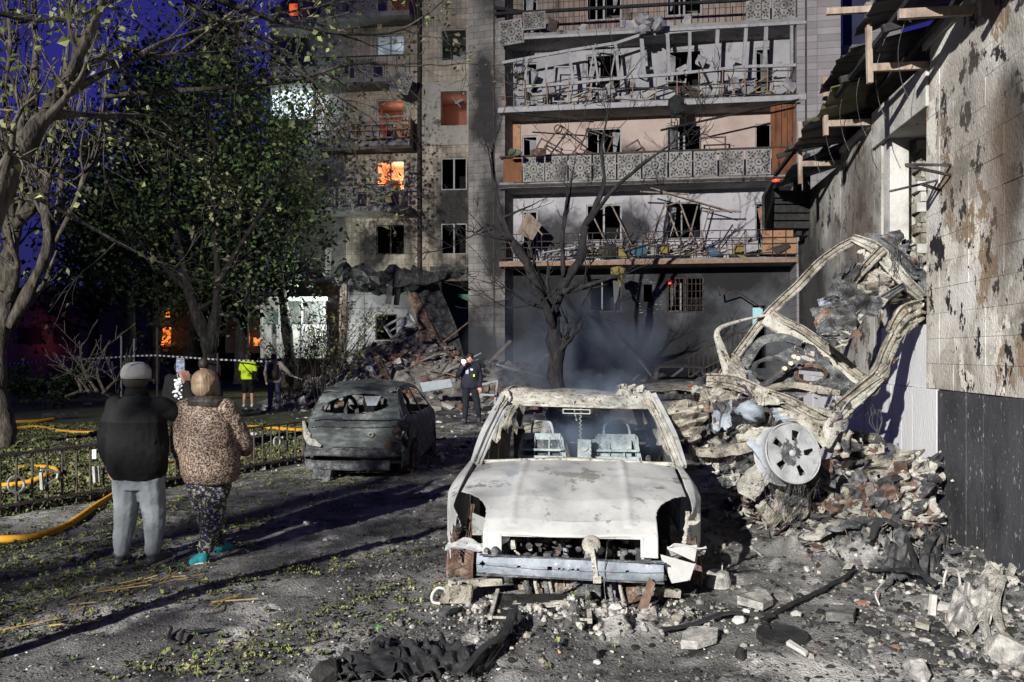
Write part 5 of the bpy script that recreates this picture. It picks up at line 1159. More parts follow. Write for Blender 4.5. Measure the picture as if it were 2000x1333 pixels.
def ztw(b): return crf([(0, .52), (.35, .66), (.75, .76), (1.15, .82), (1.6, .86), (2.5, .88), (3.5, .9), (3.85, .86)], b)
def fender(sg):
    def fn(b, v):
        zt = ztw(b); w0 = .845 - .03 * max(0, b - .5)
        out = crf([(.1, .785), (.22, .845), (.4, .915), (.62, .95), (.9, .94), (1.3, .885)], b)
        w0 = min(w0, out - .012); l = crf([(0, w0), (.12, w0 + (out - w0) * .55), (.3, out), (.7, out + .005), (1, out - .01)], v)
        z = crf([(0, zt), (.12, zt - .012), (.3, zt - .08), (1, .22)], v)
        return C_(sg * (l + .006 * n1(b * 5, v * 4, sg)), b, z)
    def hole(b, v):
        z = crf([(0, ztw(b)), (.3, ztw(b) - .08), (1, .22)], v)
        return (b - .68) ** 2 + (z - .14) ** 2 < .36 ** 2 or (b < .32 and z < .62 - .9 * (b - .12)) and z < .43 or b < .2 and z < .5
    mb = MB(); mb.surf(fn, .14, 1.28, 0, 1, 60, 40, hole); return mb.build('front_wing', M['white_burnt'], wc, smooth=True, solid=.006)
fender(-1); fender(1)
# doors, quarter panels (seen from the side only)
for sg in (-1, 1):
    for (b0, b1, nm) in ((1.30, 2.28, 'door'), (2.30, 3.10, 'door'), (3.12, 3.85, 'rear_wing')):
        def fn(b, v, sg=sg):
            z = .2 + (ztw(b) - .2) * v; return C_(sg * (.885 - .05 * v ** 3 - .08 * max(0, b - 3.2) + .008 * n1(b * 4, z * 4, sg * 3)), b, z)
        mb = MB(); mb.surf(fn, b0, b1, 0, 1, 22, 14, (lambda b, v: (b - 3.05) ** 2 + (.2 + .66 * v - .15) ** 2 < .34 ** 2)); mb.build(nm, M['grey_metal'] if sg > 0 else M['tan_metal'], wc, smooth=True, solid=.01)
def beam(mb, pts, w, h, seed=0, prof='hat', nse=.12, k=8, tw=0.0, nrm=None, mi=0):
    """pressed-steel member swept along a path: a hat-section with flanges, dented"""
    ps = catmull(pts, k); n = len(ps)
    sec = {'hat': [(-.5, .40), (-.40, .44), (-.32, .05), (-.14, -.06), (-.05, .22), (.10, .24), (.18, -.06), (.32, .0), (.42, .42), (.5, .36), (.45, -.3), (0, -.45), (-.45, -.3)],
           'flat': [(-.5, -.3), (-.42, .1), (-.1, .3), (.2, .22), (.44, .1), (.5, -.3), (.1, -.35)],
           'rect': [(-.5, -.5), (-.5, .5), (0, .56), (.5, .5), (.5, -.5), (0, -.55)]}[prof]
    m = len(sec); vs = []; fs = []
    for i, p in enumerate(ps):
        t = (ps[min(i + 1, n - 1)] - ps[max(i - 1, 0)]).normalized()
        nn = Vector(nrm) if nrm is not None else Vector((0, -1, 0)); nn = (nn - t * nn.dot(t)); nn = nn.normalized() if nn.length > .05 else t.orthogonal().normalized(); x = t.cross(nn)
        ww = (w if not isinstance(w, (list, tuple)) else crf([(q / (len(w) - 1), a) for q, a in enumerate(w)], i / (n - 1)))
        hh = h if not isinstance(h, (list, tuple)) else crf([(q / (len(h) - 1), a) for q, a in enumerate(h)], i / (n - 1))
        for j, (a, b) in enumerate(sec):
            d = 1 + nse * 2 * n1(i * .5 + seed, j * .9, seed * 3.1)
            vs.append(p + x * (a * ww * d) + nn * (b * hh * d) + Vector((n1(i * .8, j, seed), n1(j, i * .8, seed), n1(seed, j, i * .8))) * ww * nse * .35)
    for i in range(n - 1):
        for j in range(m): fs.append((i * m + j, i * m + (j + 1) % m, (i + 1) * m + (j + 1) % m, (i + 1) * m + j))
    fs.append(tuple(range(m))[::-1]); fs.append(tuple((n - 1) * m + j for j in range(m)))
    mb.add(vs, fs, mi); return mb
# pillars and roof
for sg, x0, x1 in ((-1, -.80, -.63), (1, .85, .665)):
    mb = MB(); beam(mb, [C_(x0, 1.10, .80), C_((x0 * .62 + x1 * .38), 1.38, 1.02), C_(x1, 1.80, 1.31)], .080, .05, 3 + sg, 'hat', .05); mb.build('windscreen_pillar', M['white_burnt'] if sg < 0 else M['crust'], wc, smooth=False)
    mb = MB(); beam(mb, [C_(x0 + sg * .035, 1.12, .80), C_((x0 * .62 + x1 * .38) + sg * .05, 1.42, 1.04), C_(x1 + sg * .035, 1.85, 1.34)], .055, .04, 5 + sg, 'rect', .03); mb.build('door_frame', M['white_burnt'], wc)
    for q, (bb, dz) in enumerate(((1.5, 0), (1.62, .02), (1.76, .03), (2.25, 0), (3.15, -.03))):
        mb = MB(); beam(mb, [C_(sg * .82, bb + .05, .84), C_(sg * .75, bb + .1, 1.1), C_(sg * .63, bb + .2, 1.30 + dz)], .055 if q < 3 else .10, .04, q + 8, 'hat', .15); mb.build('side_pillar', M['crust'] if q % 2 else M['tan_metal'], wc)
    mb = MB(); beam(mb, [C_(x1, 1.8, 1.33), C_(sg * .63, 2.4, 1.35), C_(sg * .60, 3.1, 1.27), C_(sg * .70, 3.6, .9)], .08, .06, 2, 'rect', .1); mb.build('roof_rail', M['crust'], wc)
def header(u, v):  # u along the width, v front to back
    l = -.67 + 1.35 * u; z = 1.255 + .105 * sstep(0, .55, v) - .03 * u - .045 * math.exp(-((u - .55) / .25) ** 2) * v + .022 * math.exp(-((u - .12) / .09) ** 2) * v
    return C_(l, 1.77 + .34 * v - .04 * math.sin(3.14 * u), z + (.012 * n1(u * 14, v * 5) + .008 * n1(u * 40, v * 16)) * (v > .05))
mb = MB(); mb.surf(header, 0, 1, 0, 1, 90, 16); mb.build('roof_front', M['crust'], wc, solid=.02)
mb = MB(); mb.surf(lambda u, v: C_(-.62 + 1.24 * u, 2.1 + 1.15 * v, 1.335 - .03 * u - .16 * math.sin(3.14 * u) * math.sin(3.14 * min(1, v * 1.1)) + .02 * n1(u * 5, v * 5)), 0, 1, 0, 1, 26, 26); mb.build('roof', M['tan_metal'], wc, solid=.006)
mb = MB()
for i in range(5): a = rc.uniform(-.05, .05); mb.tube(catmull([C_(.52 + a, 1.95, 1.28), C_(.50 + a * 2, 1.97, 1.36), C_(.53 + a * 3, 1.98, 1.42 + .02 * rc.random())], 3), [.05, .045, .04, .04, .03, .02, .01][:7], 6, rough=.8, seed=i)
mb.build('melted_lump', M['crust'], wc)
# mirror frame and dangling wire
mb = MB(); q = [(-.11, 1.215), (.13, 1.21), (.13, 1.175), (-.11, 1.178)]
for i in range(4): mb.bar(C_(q[i][0], 1.72, q[i][1]), C_(q[(i + 1) % 4][0], 1.72, q[(i + 1) % 4][1]), .008, ext=.006)
mb.build('mirror_frame', M['white_burnt'], wc)
mb = MB(); mb.tube([C_(.045 + .012 * math.sin(i * 1.4), 1.75, 1.27 - i * .0085) for i in range(60)], .0032, 4); mb.tube(catmull([C_(-.02, 1.77, 1.30), C_(-.01, 1.8, 1.2), C_(.01, 1.85, 1.1)], 4), .007, 5); mb.build('hanging_wire', M['white_burnt'], wc)
# cowl and dashboard beam
mb = MB(); beam(mb, [C_(-.8, 1.17, .80), C_(0, 1.17, .825), C_(.82, 1.17, .80)], .05, .05, 4, 'rect', .1); mb.build('cowl', M['crust'], wc)
# seats: burnt steel frames
def seat(l, b, s1, seed):
    r_ = random.Random(seed); st_ = bpy.data.objects.new('seat_frame', None)
    mb = MB(); w = .21
    for sx in (-w, w): beam(mb, [C_(l + sx, b, .45), C_(l + sx * .98, b + .06, .72), C_(l + sx * .8, b + .12, .93)], .05, .035, seed + sx, 'hat', .1)
    mb.bar(C_(l - w, b + .03, .72), C_(l + w, b + .03, .72), .02, .05); mb.bar(C_(l - w * .85, b + .11, .92), C_(l + w * .85, b + .11, .92), .025, .06); mb.bar(C_(l - w, b + .04, .80), C_(l + w, b + .04, .80), .015, .02)
    for k in (-.07, .07): mb.bar(C_(l + k, b + .03, .55), C_(l + k, b + .1, .92), .012, .03)
    mb.tube(catmull([C_(l - .1 * s1, b + .12, .92), C_(l - .09 * s1, b + .13, 1.03), C_(l - .04, b + .14, 1.07), C_(l + .04, b + .14, 1.07), C_(l + .09 * s1, b + .13, 1.03), C_(l + .11 * s1, b + .12, .92)], 4), .012, 6)
    return mb.build('seat_frame', M['interior'], wc)
seat(-.33, 2.05, 1, 1); seat(.38, 2.05, 1.2, 2)
mb = MB(); mb.surf(lambda u, v: C_(.30 - .2 + .42 * u, 2.14 + .02 * n1(u * 4, v * 4), .56 + .34 * v), 0, 1, 0, 1, 8, 8, lambda u, v: .3 < v < .5 and .2 < u < .8); mb.build('seat_back_panel', M['interior'], wc, solid=.008)
mb = MB(); mb.surf(lambda u, v: C_(-.50 + .34 * u, 2.16 + .03 * n1(u * 4, v * 4), .56 + .33 * v), 0, 1, 0, 1, 8, 8); mb.build('seat_back_panel', M['grey_metal'], wc, solid=.008)
mb = MB(); mb.box(C_(.08, 2.0, .78), (.13, .05, .26), Matrix.Rotation(.03, 3, 'Y'), jit=.01, rng=rc); mb.tube([C_(.08, 1.97, .84), C_(.08, 1.96, .84)], .035, 14); mb.build('centre_bracket', M['interior'], wc, bevel=.01)
# crumpled parcel sheet and back parts
mb = MB(); ql = [P(1050, 865, 8.1), P(1150, 865, 8.1), P(1108, 812, 8.2), P(1072, 792, 8.2)]; mb.surf(lambda u, v: ql[0].lerp(ql[1], u).lerp(ql[3].lerp(ql[2], u), v) + Vector((0, .10 * n1(u * 6, v * 2), 0)), 0, 1, 0, 1, 20, 16); mb.build('crumpled_liner', M['white_burnt'], wc, solid=.01)
mb = MB(); beam(mb, [C_(-.62, 3.5, .86), C_(0, 3.55, .93), C_(.62, 3.5, .86)], .12, .06, 3, 'hat', .12); beam(mb, [C_(-.6, 3.2, 1.24), C_(0, 3.25, 1.2), C_(.6, 3.2, 1.22)], .07, .05, 3, 'rect', .15); mb.build('tail_frame', M['tan_metal'], wc)
mb = MB(); mb.surf(lambda u, v: C_(-.75 + 1.5 * u, 3.62 - .05 * v, .25 + .6 * v), 0, 1, 0, 1, 20, 12); mb.build('tailgate', M['tan_metal'], wc, solid=.01)
mb = MB(); mb.surf(lambda u, v: C_(-.8 + 1.6 * u, 1.2 + 2.4 * v, .22 + .05 * n1(u * 5, v * 8)), 0, 1, 0, 1, 16, 22); mb.build('floor_pan', M['char'], wc, solid=.01)
mb = MB(); mb.surf(lambda u, v: C_(-.78 + 1.56 * u, 1.14, .2 + .6 * v), 0, 1, 0, 1, 10, 6); mb.build('bulkhead', M['char'], wc, solid=.01)
# bumper beam with its holes and tow bracket
bumper = MB()
def bfn(u, v): 
    z = .235 + .125 * v; d = .02 * math.sin(3.14 * v) + (.012 if .45 < v < .55 else 0); l = -.625 + 1.245 * u
    return C_(l, -.10 + .05 * (2 * u - 1) ** 2 - d, z + .004 * n1(u * 20, v) - .02 * u)
bumper.surf(bfn, 0, 1, 0, 1, 160, 18, lambda u, v: any((u - a) ** 2 * 99 + (v - .5) ** 2 < r_ for a, r_ in ((.035, .02), (.235, .006), (.40, .02), (.55, .006), (.81, .006))) or (.445 < u < .455 or .47 < u < .495 or .50 < u < .53) and .46 < v < .56)
bo = bumper.build('bumper_beam', M['blue_metal'], wc, smooth=False, solid=.012)
mb = MB(); mb.bar(C_(-.62, -.11, .235), C_(.62, -.11, .215), .03, .006); mb.bar(C_(-.60, -.10, .365), C_(.62, -.10, .345), .03, .005); mb.build('bumper_flange', M['grey_metal'], wc)
for l in (-.52, .50):
    mb = MB(); mb.box(C_(l, -.02, .215), (.09, .04, .035), jit=.005, rng=rc); mb.build('bracket', M['tan_metal'], wc)
for l in (-.50, .50): mb = MB(); mb.bar(C_(l, -.08, .30), C_(l * .95, .8, .33), .08, .10); mb.build('chassis_leg', M['grey_metal'], wc)
for a_, b_ in (((-.75, .05, .12), (-.45, -.02, .17)), ((.74, .05, .10), (.45, 0, .13))): mb = MB(); mb.bar(C_(*a_), C_(*b_), .04, .05); mb.build('lower_arm', M['tan_metal'], wc)
# pulley with its drop bracket
mb = MB(); pm = (Matrix.Translation(C_(.145, -.07, .445)) @ Vector((0, -1, .1)).to_track_quat('Z', 'Y').to_matrix().to_4x4()); mb.lathe([(0, .03), (.012, .034), (.02, .02), (.03, .034), (.04, .02), (.058, .03), (.062, 0), (.055, -.03)], 28, pm); mb.build('pulley', M['crust'], wc, smooth=True)
mb = MB(); mb.bar(C_(.15, -.12, .43), C_(.18, -.13, .24), .03, .012); mb.box(C_(.185, -.13, .23), (.055, .012, .05)); mb.build('pulley_bracket', M['crust'], wc, bevel=.004)
# engine bay and lower engine: castings, pipes, hoses
def clutter(nm, n, l0, l1, b0, b1, z0, z1, s0, s1, ms, seed, par=wc, fr=CW):
    r_ = random.Random(seed); mbs = {}
    for i in range(n):
        c = fr.at(r_.uniform(l0, l1), r_.uniform(b0, b1), r_.uniform(z0, z1)); s = r_.uniform(s0, s1); k = r_.randrange(len(ms)); mb = mbs.setdefault(k, MB()); t = r_.random()
        if t < .4: mb.rock(c, s, r_, 1.0)
        elif t < .6: mb.box(c, (s, s * .8, s * r_.uniform(.5, 1.4)), Matrix.Rotation(r_.uniform(-.4, .4), 3, 'Y') @ Matrix.Rotation(r_.uniform(-.5, .5), 3, 'Z'), jit=s * .08, rng=r_)
        elif t < .8: mb.tube(catmull([c, c + Vector((r_.gauss(0, s), r_.gauss(0, s * .5), r_.gauss(0, s))), c + Vector((r_.gauss(0, s * 1.4), 0, r_.gauss(0, s * 1.4)))], 4), s * .16, 6)
        else: mb.tube([c, c + Vector((0, -s * .4, 0))], s * .5, 12)
    for k, mb in mbs.items(): mb.build(nm, ms[k], par, kind='stuff')
clutter('engine_bits', 60, -.40, .42, .06, .34, .31, .42, .02, .06, [M['crust'], M['grey_metal'], M['dark_metal'], M['dark_metal'], M['rust']], 5)
clutter('engine_bits', 34, -.36, .42, .08, .3, .02, .22, .05, .12, [M['tan_metal'], M['grey_metal'], M['blue_metal'], M['rust']], 6)
for l, w in ((-.30, .03), (-.24, .022), (-.17, .03), (-.14, .02), (.26, .03), (.33, .02)):
    mb = MB(); mb.tube(catmull([C_(l, .02, .22), C_(l + .01, .0, .14), C_(l + .03, .02, .05), C_(l + .05, .06, -.02)], 4), w * .6, 8); mb.build('engine_pipe', M['grey_metal'] if w > .025 else M['crust'], wc, smooth=True)
mb = MB(); mb.box(C_(-.05, .12, .10), (.26, .16, .16), jit=.01, rng=rc); mb.build('sump', M['rust'], wc, bevel=.01)
for i in range(5): mb = MB(); mb.box(C_(-.14 + i * .05, .035, .10), (.012, .02, .15)); mb.build('sump_rib', M['tan_metal'], wc)
mb = MB(); mb.box(C_(.12, .10, .12), (.16, .14, .13), jit=.01, rng=rc); mb.build('gearbox', M['grey_metal'], wc, bevel=.01)
mb = MB(); mb.tube(catmull([C_(-.32, -.06, .02), C_(-.1, -.04, .10), C_(.05, -.06, .19)], 5), .008, 5); mb.tube(catmull([C_(.25, -.12, .44), C_(.23, -.13, .2), C_(.26, -.12, -.02)], 5), .003, 4); mb.build('dangling_wire', M['grey_metal'], wc)
# headlamp tubs
mb = MB(); mb.surf(lambda u, v: C_(.66 + .26 * u, .08 + .15 * v, .36 + .10 * (1 - v) * 0 - .14 * v * (1 - .4 * u) + .02 * n1(u * 5, v * 5) + .05), 0, 1, 0, 1, 12, 8, lambda u, v: v > .8 and u > .7); mb.build('lamp_tub', M['white_burnt'], wc, solid=.008)
mb = MB(); mb.add([C_(.60, .0, .375), C_(.84, .06, .30), C_(.80, .02, .20), C_(.68, -.01, .185)], [(0, 1, 2, 3)]); mb.add([C_(.65, .05, .40), C_(.86, .1, .42), C_(.84, .08, .31)], [(0, 1, 2)]); mb.build('torn_plate', M['white_burnt'], wc, solid=.008)
mb = MB(); beam(mb, [C_(.78, .12, .42), C_(.79, .11, .52), C_(.80, .12, .64)], .03, .02, 7, 'flat', .3); beam(mb, [C_(.80, .1, .56), C_(.86, .1, .57), C_(.87, .1, .63)], .025, .012, 9, 'flat', .3); mb.build('torn_strip', M['crust'], wc)
mb = MB(); mb.surf(lambda u, v: C_(-.86 + .28 * u, .02 + .1 * v, .365 + .05 * math.sin(3 * u) * v - .10 * v * 0 + .02 * n1(u * 5, v * 5)), 0, 1, 0, 1, 12, 8); mb.build('torn_plate', M['white_burnt'], wc, solid=.006)
mb = MB(); mb.surf(lambda u, v: C_(-.70 + .12 * u, .22, .42 + .16 * v * (1 - .3 * u)), 0, 1, 0, 1, 5, 5); mb.build('lamp_tub', M['white_burnt'], wc, solid=.01)
mb = MB(); beam(mb, [C_(-.74, .3, .38), C_(-.73, .3, .5), C_(-.72, .32, .62)], .04, .03, 6, 'hat', .2); mb.build('inner_strut', M['rust'], wc)
for l, w in ((-.50, .05), (-.56, .03)): mb = MB(); mb.tube([C_(l, -.06, .39), C_(l, -.10, .39)], w * .5, 16); mb.build('bolt_boss', M['grey_metal'], wc)

# ---- the dark one, seen from behind
CD = Frame(-2.13, 10.35, R(1.5), [(-.02, .26), (-.04, .52), (.0, .86), (.05, .93), (.20, 1.16), (.40, 1.40), (.60, 1.46), (1.5, 1.52), (2.3, 1.44), (3.0, 1.02), (3.9, .80), (4.0, .5), (4.0, .3)], 1.74, 4.0, .26, .90, s_=.85, ends=.12)
CD.zt = [(-.04, .80), (.02, .90), (.20, 1.16), (.40, 1.40), (.60, 1.46), (1.5, 1.52), (2.3, 1.44), (3.0, 1.02), (3.9, .80), (4.0, .6)]
dc = empty('burnt_dark_car', CD.at(0, 2, 0), 'soot-dark burnt hatchback seen from behind with an empty rear window', 'car')
def strip_part(fr, par, t0, t1, nm, m, hole=None, nu=40, nv=60, dent=.012, seed=1): mb = MB(); mb.surf(lambda t, l: fr.strip(t, l, .03, dent, seed), t0, t1, -1, 1, nu, nv, hole); return mb.build(nm, m, par, smooth=True, solid=.012)
tt = CD.ds
def rw(t, l):   # rear window: a lens shape, higher at the ends
    b, z = CD.P(t); return ((l + .02) / .80) ** 2 + ((z - (1.20 + .04 * l)) / .15) ** 2.0 < 1 if z > 1.06 else ((l + .02) / .74) ** 2 + ((z - 1.17) / .13) ** 2 < 1
strip_part(CD, dc, tt[1], tt[5], 'tailgate', M['dead_car'], rw, 60, 90)
strip_part(CD, dc, tt[5] + .01, tt[8], 'roof', M['dead_car'], None, 30, 40, .03, 4)
strip_part(CD, dc, tt[9] + .02, tt[10], 'bonnet', M['dead_car'], None, 16, 24, .02, 5)
strip_part(CD, dc, tt[10] + .01, tt[12], 'nose', M['dead_car'], None, 8, 20)
mb = MB(); mb.surf(lambda u, v: CD.at(-.78 + 1.5 * u, -.09 + .07 * (2 * u - 1) ** 2 - .02 * math.sin(6.28 * v), .40 + .12 * v + .01 * n1(u * 7, v)), 0, 1, 0, 1, 40, 8); mb.build('bumper_beam', M['grey_metal'], dc, solid=.02)
mb = MB(); mb.surf(lambda u, v: CD.at(-.74 + 1.32 * u, -.13 + .07 * (2 * u - 1) ** 2 - .015 * math.sin(6.28 * v), .19 + .14 * v + .012 * n1(u * 7, v)), 0, 1, 0, 1, 40, 8); mb.build('bumper_beam', M['grey_metal'], dc, solid=.02)
for z in (.86, .99): mb = MB(); mb.tube([CD.at(-.68 + .08 * i, -.055 + .012 * abs(i - 8) * .3, z + .01 * n1(i * .5)) for i in range(18)], .010, 5); mb.build('pressed_crease', M['grey_metal'], dc)
mb = MB(); mb.tube([CD.at(.28 + .04 * math.cos(i * .628), -.07, .74 + .03 * math.sin(i * .628)) for i in range(11)], .007, 5); mb.build('badge_ring', M['crust'], dc)
mb = MB(); beam(mb, [CD.at(-.80, -.02, .95), CD.at(-.74, -.05, .72), CD.at(-.66, -.08, .62), CD.at(-.50, -.09, .56)], [.03, .09, .10, .03], .02, 3, 'flat', .2); mb.build('lamp_edge', M['crust'], dc)
mb = MB(); mb.tube([CD.at(-.62, -.06, .08), CD.at(-.34, -.06, .08)], .08, 12, rough=.3); mb.build('silencer', M['grey_metal'], dc)
for sg in (-1, 1):
    def wh(b, v, sg=sg):
        zt = crf(CD.zt, b) - .03; z = .22 + (zt - .22) * v
        if (b - .72) ** 2 + (z - .28) ** 2 < .36 ** 2 or (b - 3.2) ** 2 + (z - .28) ** 2 < .36 ** 2: return True
        if z > 1.0 and .50 < b < 2.75 and z < zt - .07 and not (1.38 < b < 1.48) and b > .50 + (z - 1.0) * .5 and b < 2.95 - (z - 1.0) * 1.2: return True
        if sg > 0 and b < .22 and .50 < z < .96: return True       # tail lamp void
        return False
    for (b0, b1, nm) in ((-.04, .95, 'rear_wing'), (.96, 1.43, 'door'), (1.44, 2.7, 'door'), (2.71, 4.0, 'front_wing')):
        mb = MB(); mb.surf(lambda b, v: CD.side(sg, b, v, .22, .018, 3 + sg), b0, b1, 0, 1, int((b1 - b0) / .03), 40, wh); mb.build(nm, M['dead_car'], dc, smooth=True, solid=.012)
for l, b in ((-.74, .72), (.76, .72), (-.74, 3.2), (.76, 3.2)):
    wheel(CD, l, b, .24, .25, .19, 1 if l > 0 else -1, dc, M['rust'], wires=(b < 1))
mb = MB(); mb.surf(lambda u, v: CD.at(-.8 + 1.6 * u, .1 + 3.8 * v, .28), 0, 1, 0, 1, 4, 6); mb.build('floor_pan', M['char'], dc, solid=.03)
for l in (-.36, .36):
    for b in (.95, 1.9): mb = MB(); beam(mb, [CD.at(l - .2, b, .5), CD.at(l - .2, b - .1, 1.15), CD.at(l, b - .12, 1.3), CD.at(l + .2, b - .1, 1.15), CD.at(l + .2, b, .5)], .05, .04, b, 'rect', .1); mb.build('seat_frame', M['dark_metal'], dc)
mb = MB(); mb.rock(CD.at(.12, .7, 1.2), .2, rc, 1.1); mb.build('melted_seat', M['char'], dc)
mb = MB(); mb.add([CD.at(.12, .18, 1.33), CD.at(.40, .18, 1.33), CD.at(.33, .14, 1.18), CD.at(.18, .14, 1.18)], [(0, 1, 2, 3)]); mb.build('hanging_plate', M['blue_metal'], dc, solid=.01)
clutter('tail_lamp_wreckage', 16, .55, .80, -.04, .15, .40, .9, .04, .12, [M['dark_metal'], M['rust'], M['char']], 9, dc, CD)

# ---- pale car behind the wreck and dark car by the stair
CP = Frame(2.25, 11.0, R(5), [(0, .3), (0, .7), (.5, .85), (1.0, 1.12), (1.3, 1.20), (2.4, 1.22), (3.0, .85), (3.6, .7), (3.7, .3)], 1.66, 3.7, .2, .8, ends=.1)
CP.zt = [(0, .72), (.5, .85), (1.0, 1.12), (1.3, 1.20), (2.4, 1.22), (3.0, .85), (3.6, .7), (3.7, .6)]
pc = empty('burnt_pale_car', CP.at(0, 1.8, 0), 'pale scorched car almost hidden behind the ash-white car and the wreck', 'car')
strip_part(CP, pc, CP.ds[1], CP.ds[2] + .3, 'tailgate', M['tan_metal'], None, 14, 24, .03); strip_part(CP, pc, CP.ds[3], CP.ds[5], 'roof', M['tan_metal'], None, 24, 30, .04, 3); strip_part(CP, pc, CP.ds[6], CP.ds[8], 'bonnet', M['tan_metal'], None, 14, 24, .02)
for sg in (-1, 1):
    mb = MB(); mb.surf(lambda b, v: CP.side(sg, b, v, .2, .02, 5), 0, 3.7, 0, 1, 60, 26, lambda b, v: (.7 < b < 2.7 and .66 < v < .93) or (b - .75) ** 2 + (v * .8 - .1) ** 2 < .1); mb.build('body_side', M['tan_metal'], pc, smooth=True, solid=.01)
    for b in (.75, 2.95): wheel(CP, sg * .72, b, .22, .22, .18, sg, pc, M['rust'], wires=False)
mb = MB(); mb.rock(P(1347, 755, 11.2), .05, rc, .5); mb.build('tail_light', mat('red_lens', [(.5, .01, .01), (.6, .03, .02)], spec=.5, rough=.3), pc)
CK = Frame(4.75, 21.5, R(8), [(0, .3), (0, .75), (.3, .95), (.75, 1.30), (1.0, 1.36), (2.4, 1.38), (3.1, .95), (4.0, .8), (4.1, .4)], 1.75, 4.1, .22, .9, ends=.1)
CK.zt = [(0, .8), (.3, .95), (.75, 1.30), (1.0, 1.36), (2.4, 1.38), (3.1, .95), (4.0, .8), (4.1, .6)]
kc = empty('burnt_black_car', CK.at(0, 2, 0), 'sooty black car parked by the stair at the foot of the block', 'car')
strip_part(CK, kc, CK.ds[1], CK.ds[4], 'tailgate', M['dark_metal'], lambda t, l: abs(l) < .8 and CK.P(t)[1] > .98 and CK.P(t)[1] < 1.3, 30, 30); strip_part(CK, kc, CK.ds[4], CK.ds[5], 'roof', M['dark_metal'], None, 14, 20); strip_part(CK, kc, CK.ds[6], CK.ds[8], 'bonnet', M['dark_metal'], None, 10, 20)
for sg in (-1, 1):
    mb = MB(); mb.surf(lambda b, v: CK.side(sg, b, v, .2, .01, 5), 0, 4.1, 0, 1, 60, 30, lambda b, v: (.8 < b < 2.8 and .66 < v < .93) or (b - .8) ** 2 + (v * .9 - .1) ** 2 < .1); mb.build('body_side', M['dark_metal'], kc, smooth=True, solid=.01)
    for b in (.8, 3.2): wheel(CK, sg * .76, b, .25, .25, .18, sg, kc, M['rust'], wires=False)
mb = MB(); mb.box(CK.at(0, -.02, .5), (1.5, .05, .15)); mb.build('bumper', M['dark_metal'], kc, bevel=.02)
# ------------------------------------------------------------------ the wreck thrown up against the wall
wk = empty('upturned_car_wreck', (2.9, 7.4, 0), 'mangled burnt car body stood on end against the peeling wall, one alloy wheel facing out', 'car wreck')
def PT(l): return [P(a, b, c) for a, b, c in l]
def member(pts, w, h, nm, m, seed, prof='hat', nse=.035, flange=True, k=8):
    mb = MB(); beam(mb, PT(pts), w, h, seed, prof, nse, k)
    o = mb.build(nm, M[m], wk, smooth=False)
    return o
px_ = lambda n, Yv=7.5: n * Yv / F
member([(1408, 733, 8.0), (1450, 677, 8.0), (1496, 617, 8.0), (1556, 560, 8.0), (1599, 515, 8.0), (1637, 486, 7.9), (1672, 468, 7.8)], [.08, .09, .10, .10, .09, .08], .05, 'roof_rail', 'tan_metal', 1)
member([(1498, 616, 7.95), (1450, 626, 7.9), (1403, 645, 7.8), (1409, 680, 7.75), (1424, 722, 7.7), (1433, 742, 7.7)], [.03, .03, .05, .09, .12, .12], .04, 'window_frame', 'crust', 2, 'flat')
member([(1494, 622, 7.9), (1530, 640, 7.8), (1563, 659, 7.7), (1609, 698, 7.6), (1648, 733, 7.5), (1684, 760, 7.4)], [.13, .17, .18, .17, .16, .10], .06, 'door_pillar', 'crust', 3, 'flat', .10)
member([(1510, 612, 7.9), (1532, 628, 7.8), (1567, 645, 7.65), (1627, 690, 7.55), (1673, 730, 7.45), (1699, 738, 7.4), (1719, 705, 7.4), (1733, 670, 7.45), (1754, 640, 7.5), (1781, 622, 7.55), (1804, 604, 7.6)], [.06, .07, .08, .10, .09, .08, .08, .08, .08], .06, 'sill_edge', 'tan_metal', 4)
member([(1380, 742, 7.3), (1433, 747, 7.2), (1486, 769, 7.1), (1539, 786, 7.0), (1578, 808, 6.95), (1610, 816, 6.95), (1648, 793, 7.0), (1687, 758, 7.1), (1717, 728, 7.2), (1735, 684, 7.3), (1757, 645, 7.4), (1798, 613, 7.5)], [.12, .14, .13, .12, .13, .17, .16, .13, .12, .12, .11], .07, 'sill', 'tan_metal', 5)
member([(1598, 800, 6.9), (1640, 812, 6.9), (1662, 790, 6.95), (1700, 758, 7.05), (1722, 740, 7.1)], [.05, .08, .10, .08, .04], .05, 'sill_flange', 'crust', 15)
member([(1613, 874, 6.8), (1627, 836, 6.85), (1655, 800, 6.95), (1690, 770, 7.0)], [.07, .16, .13, .05], .06, 'floor_rail', 'crust', 6, 'flat')
member([(1560, 812, 6.9), (1590, 840, 6.85), (1612, 872, 6.8)], .12, .06, 'floor_rail', 'tan_metal', 16, 'flat')
member([(1434, 742, 7.6), (1452, 715, 7.6), (1472, 684, 7.55), (1493, 664, 7.5), (1532, 660, 7.5), (1566, 672, 7.45)], [.07, .09, .08, .08, .06], .05, 'door_frame', 'grey_metal', 7, 'rect')
member([(1462, 772, 7.3), (1508, 741, 7.3), (1551, 710, 7.3)], .05, .035, 'door_bar', 'dark_metal', 8, 'rect', .05)
member([(1466, 780, 7.25), (1500, 760, 7.2), (1545, 752, 7.2), (1600, 762, 7.2), (1640, 768, 7.2)], [.03, .05, .06, .08, .05], .03, 'door_bar', 'tan_metal', 9, 'flat')
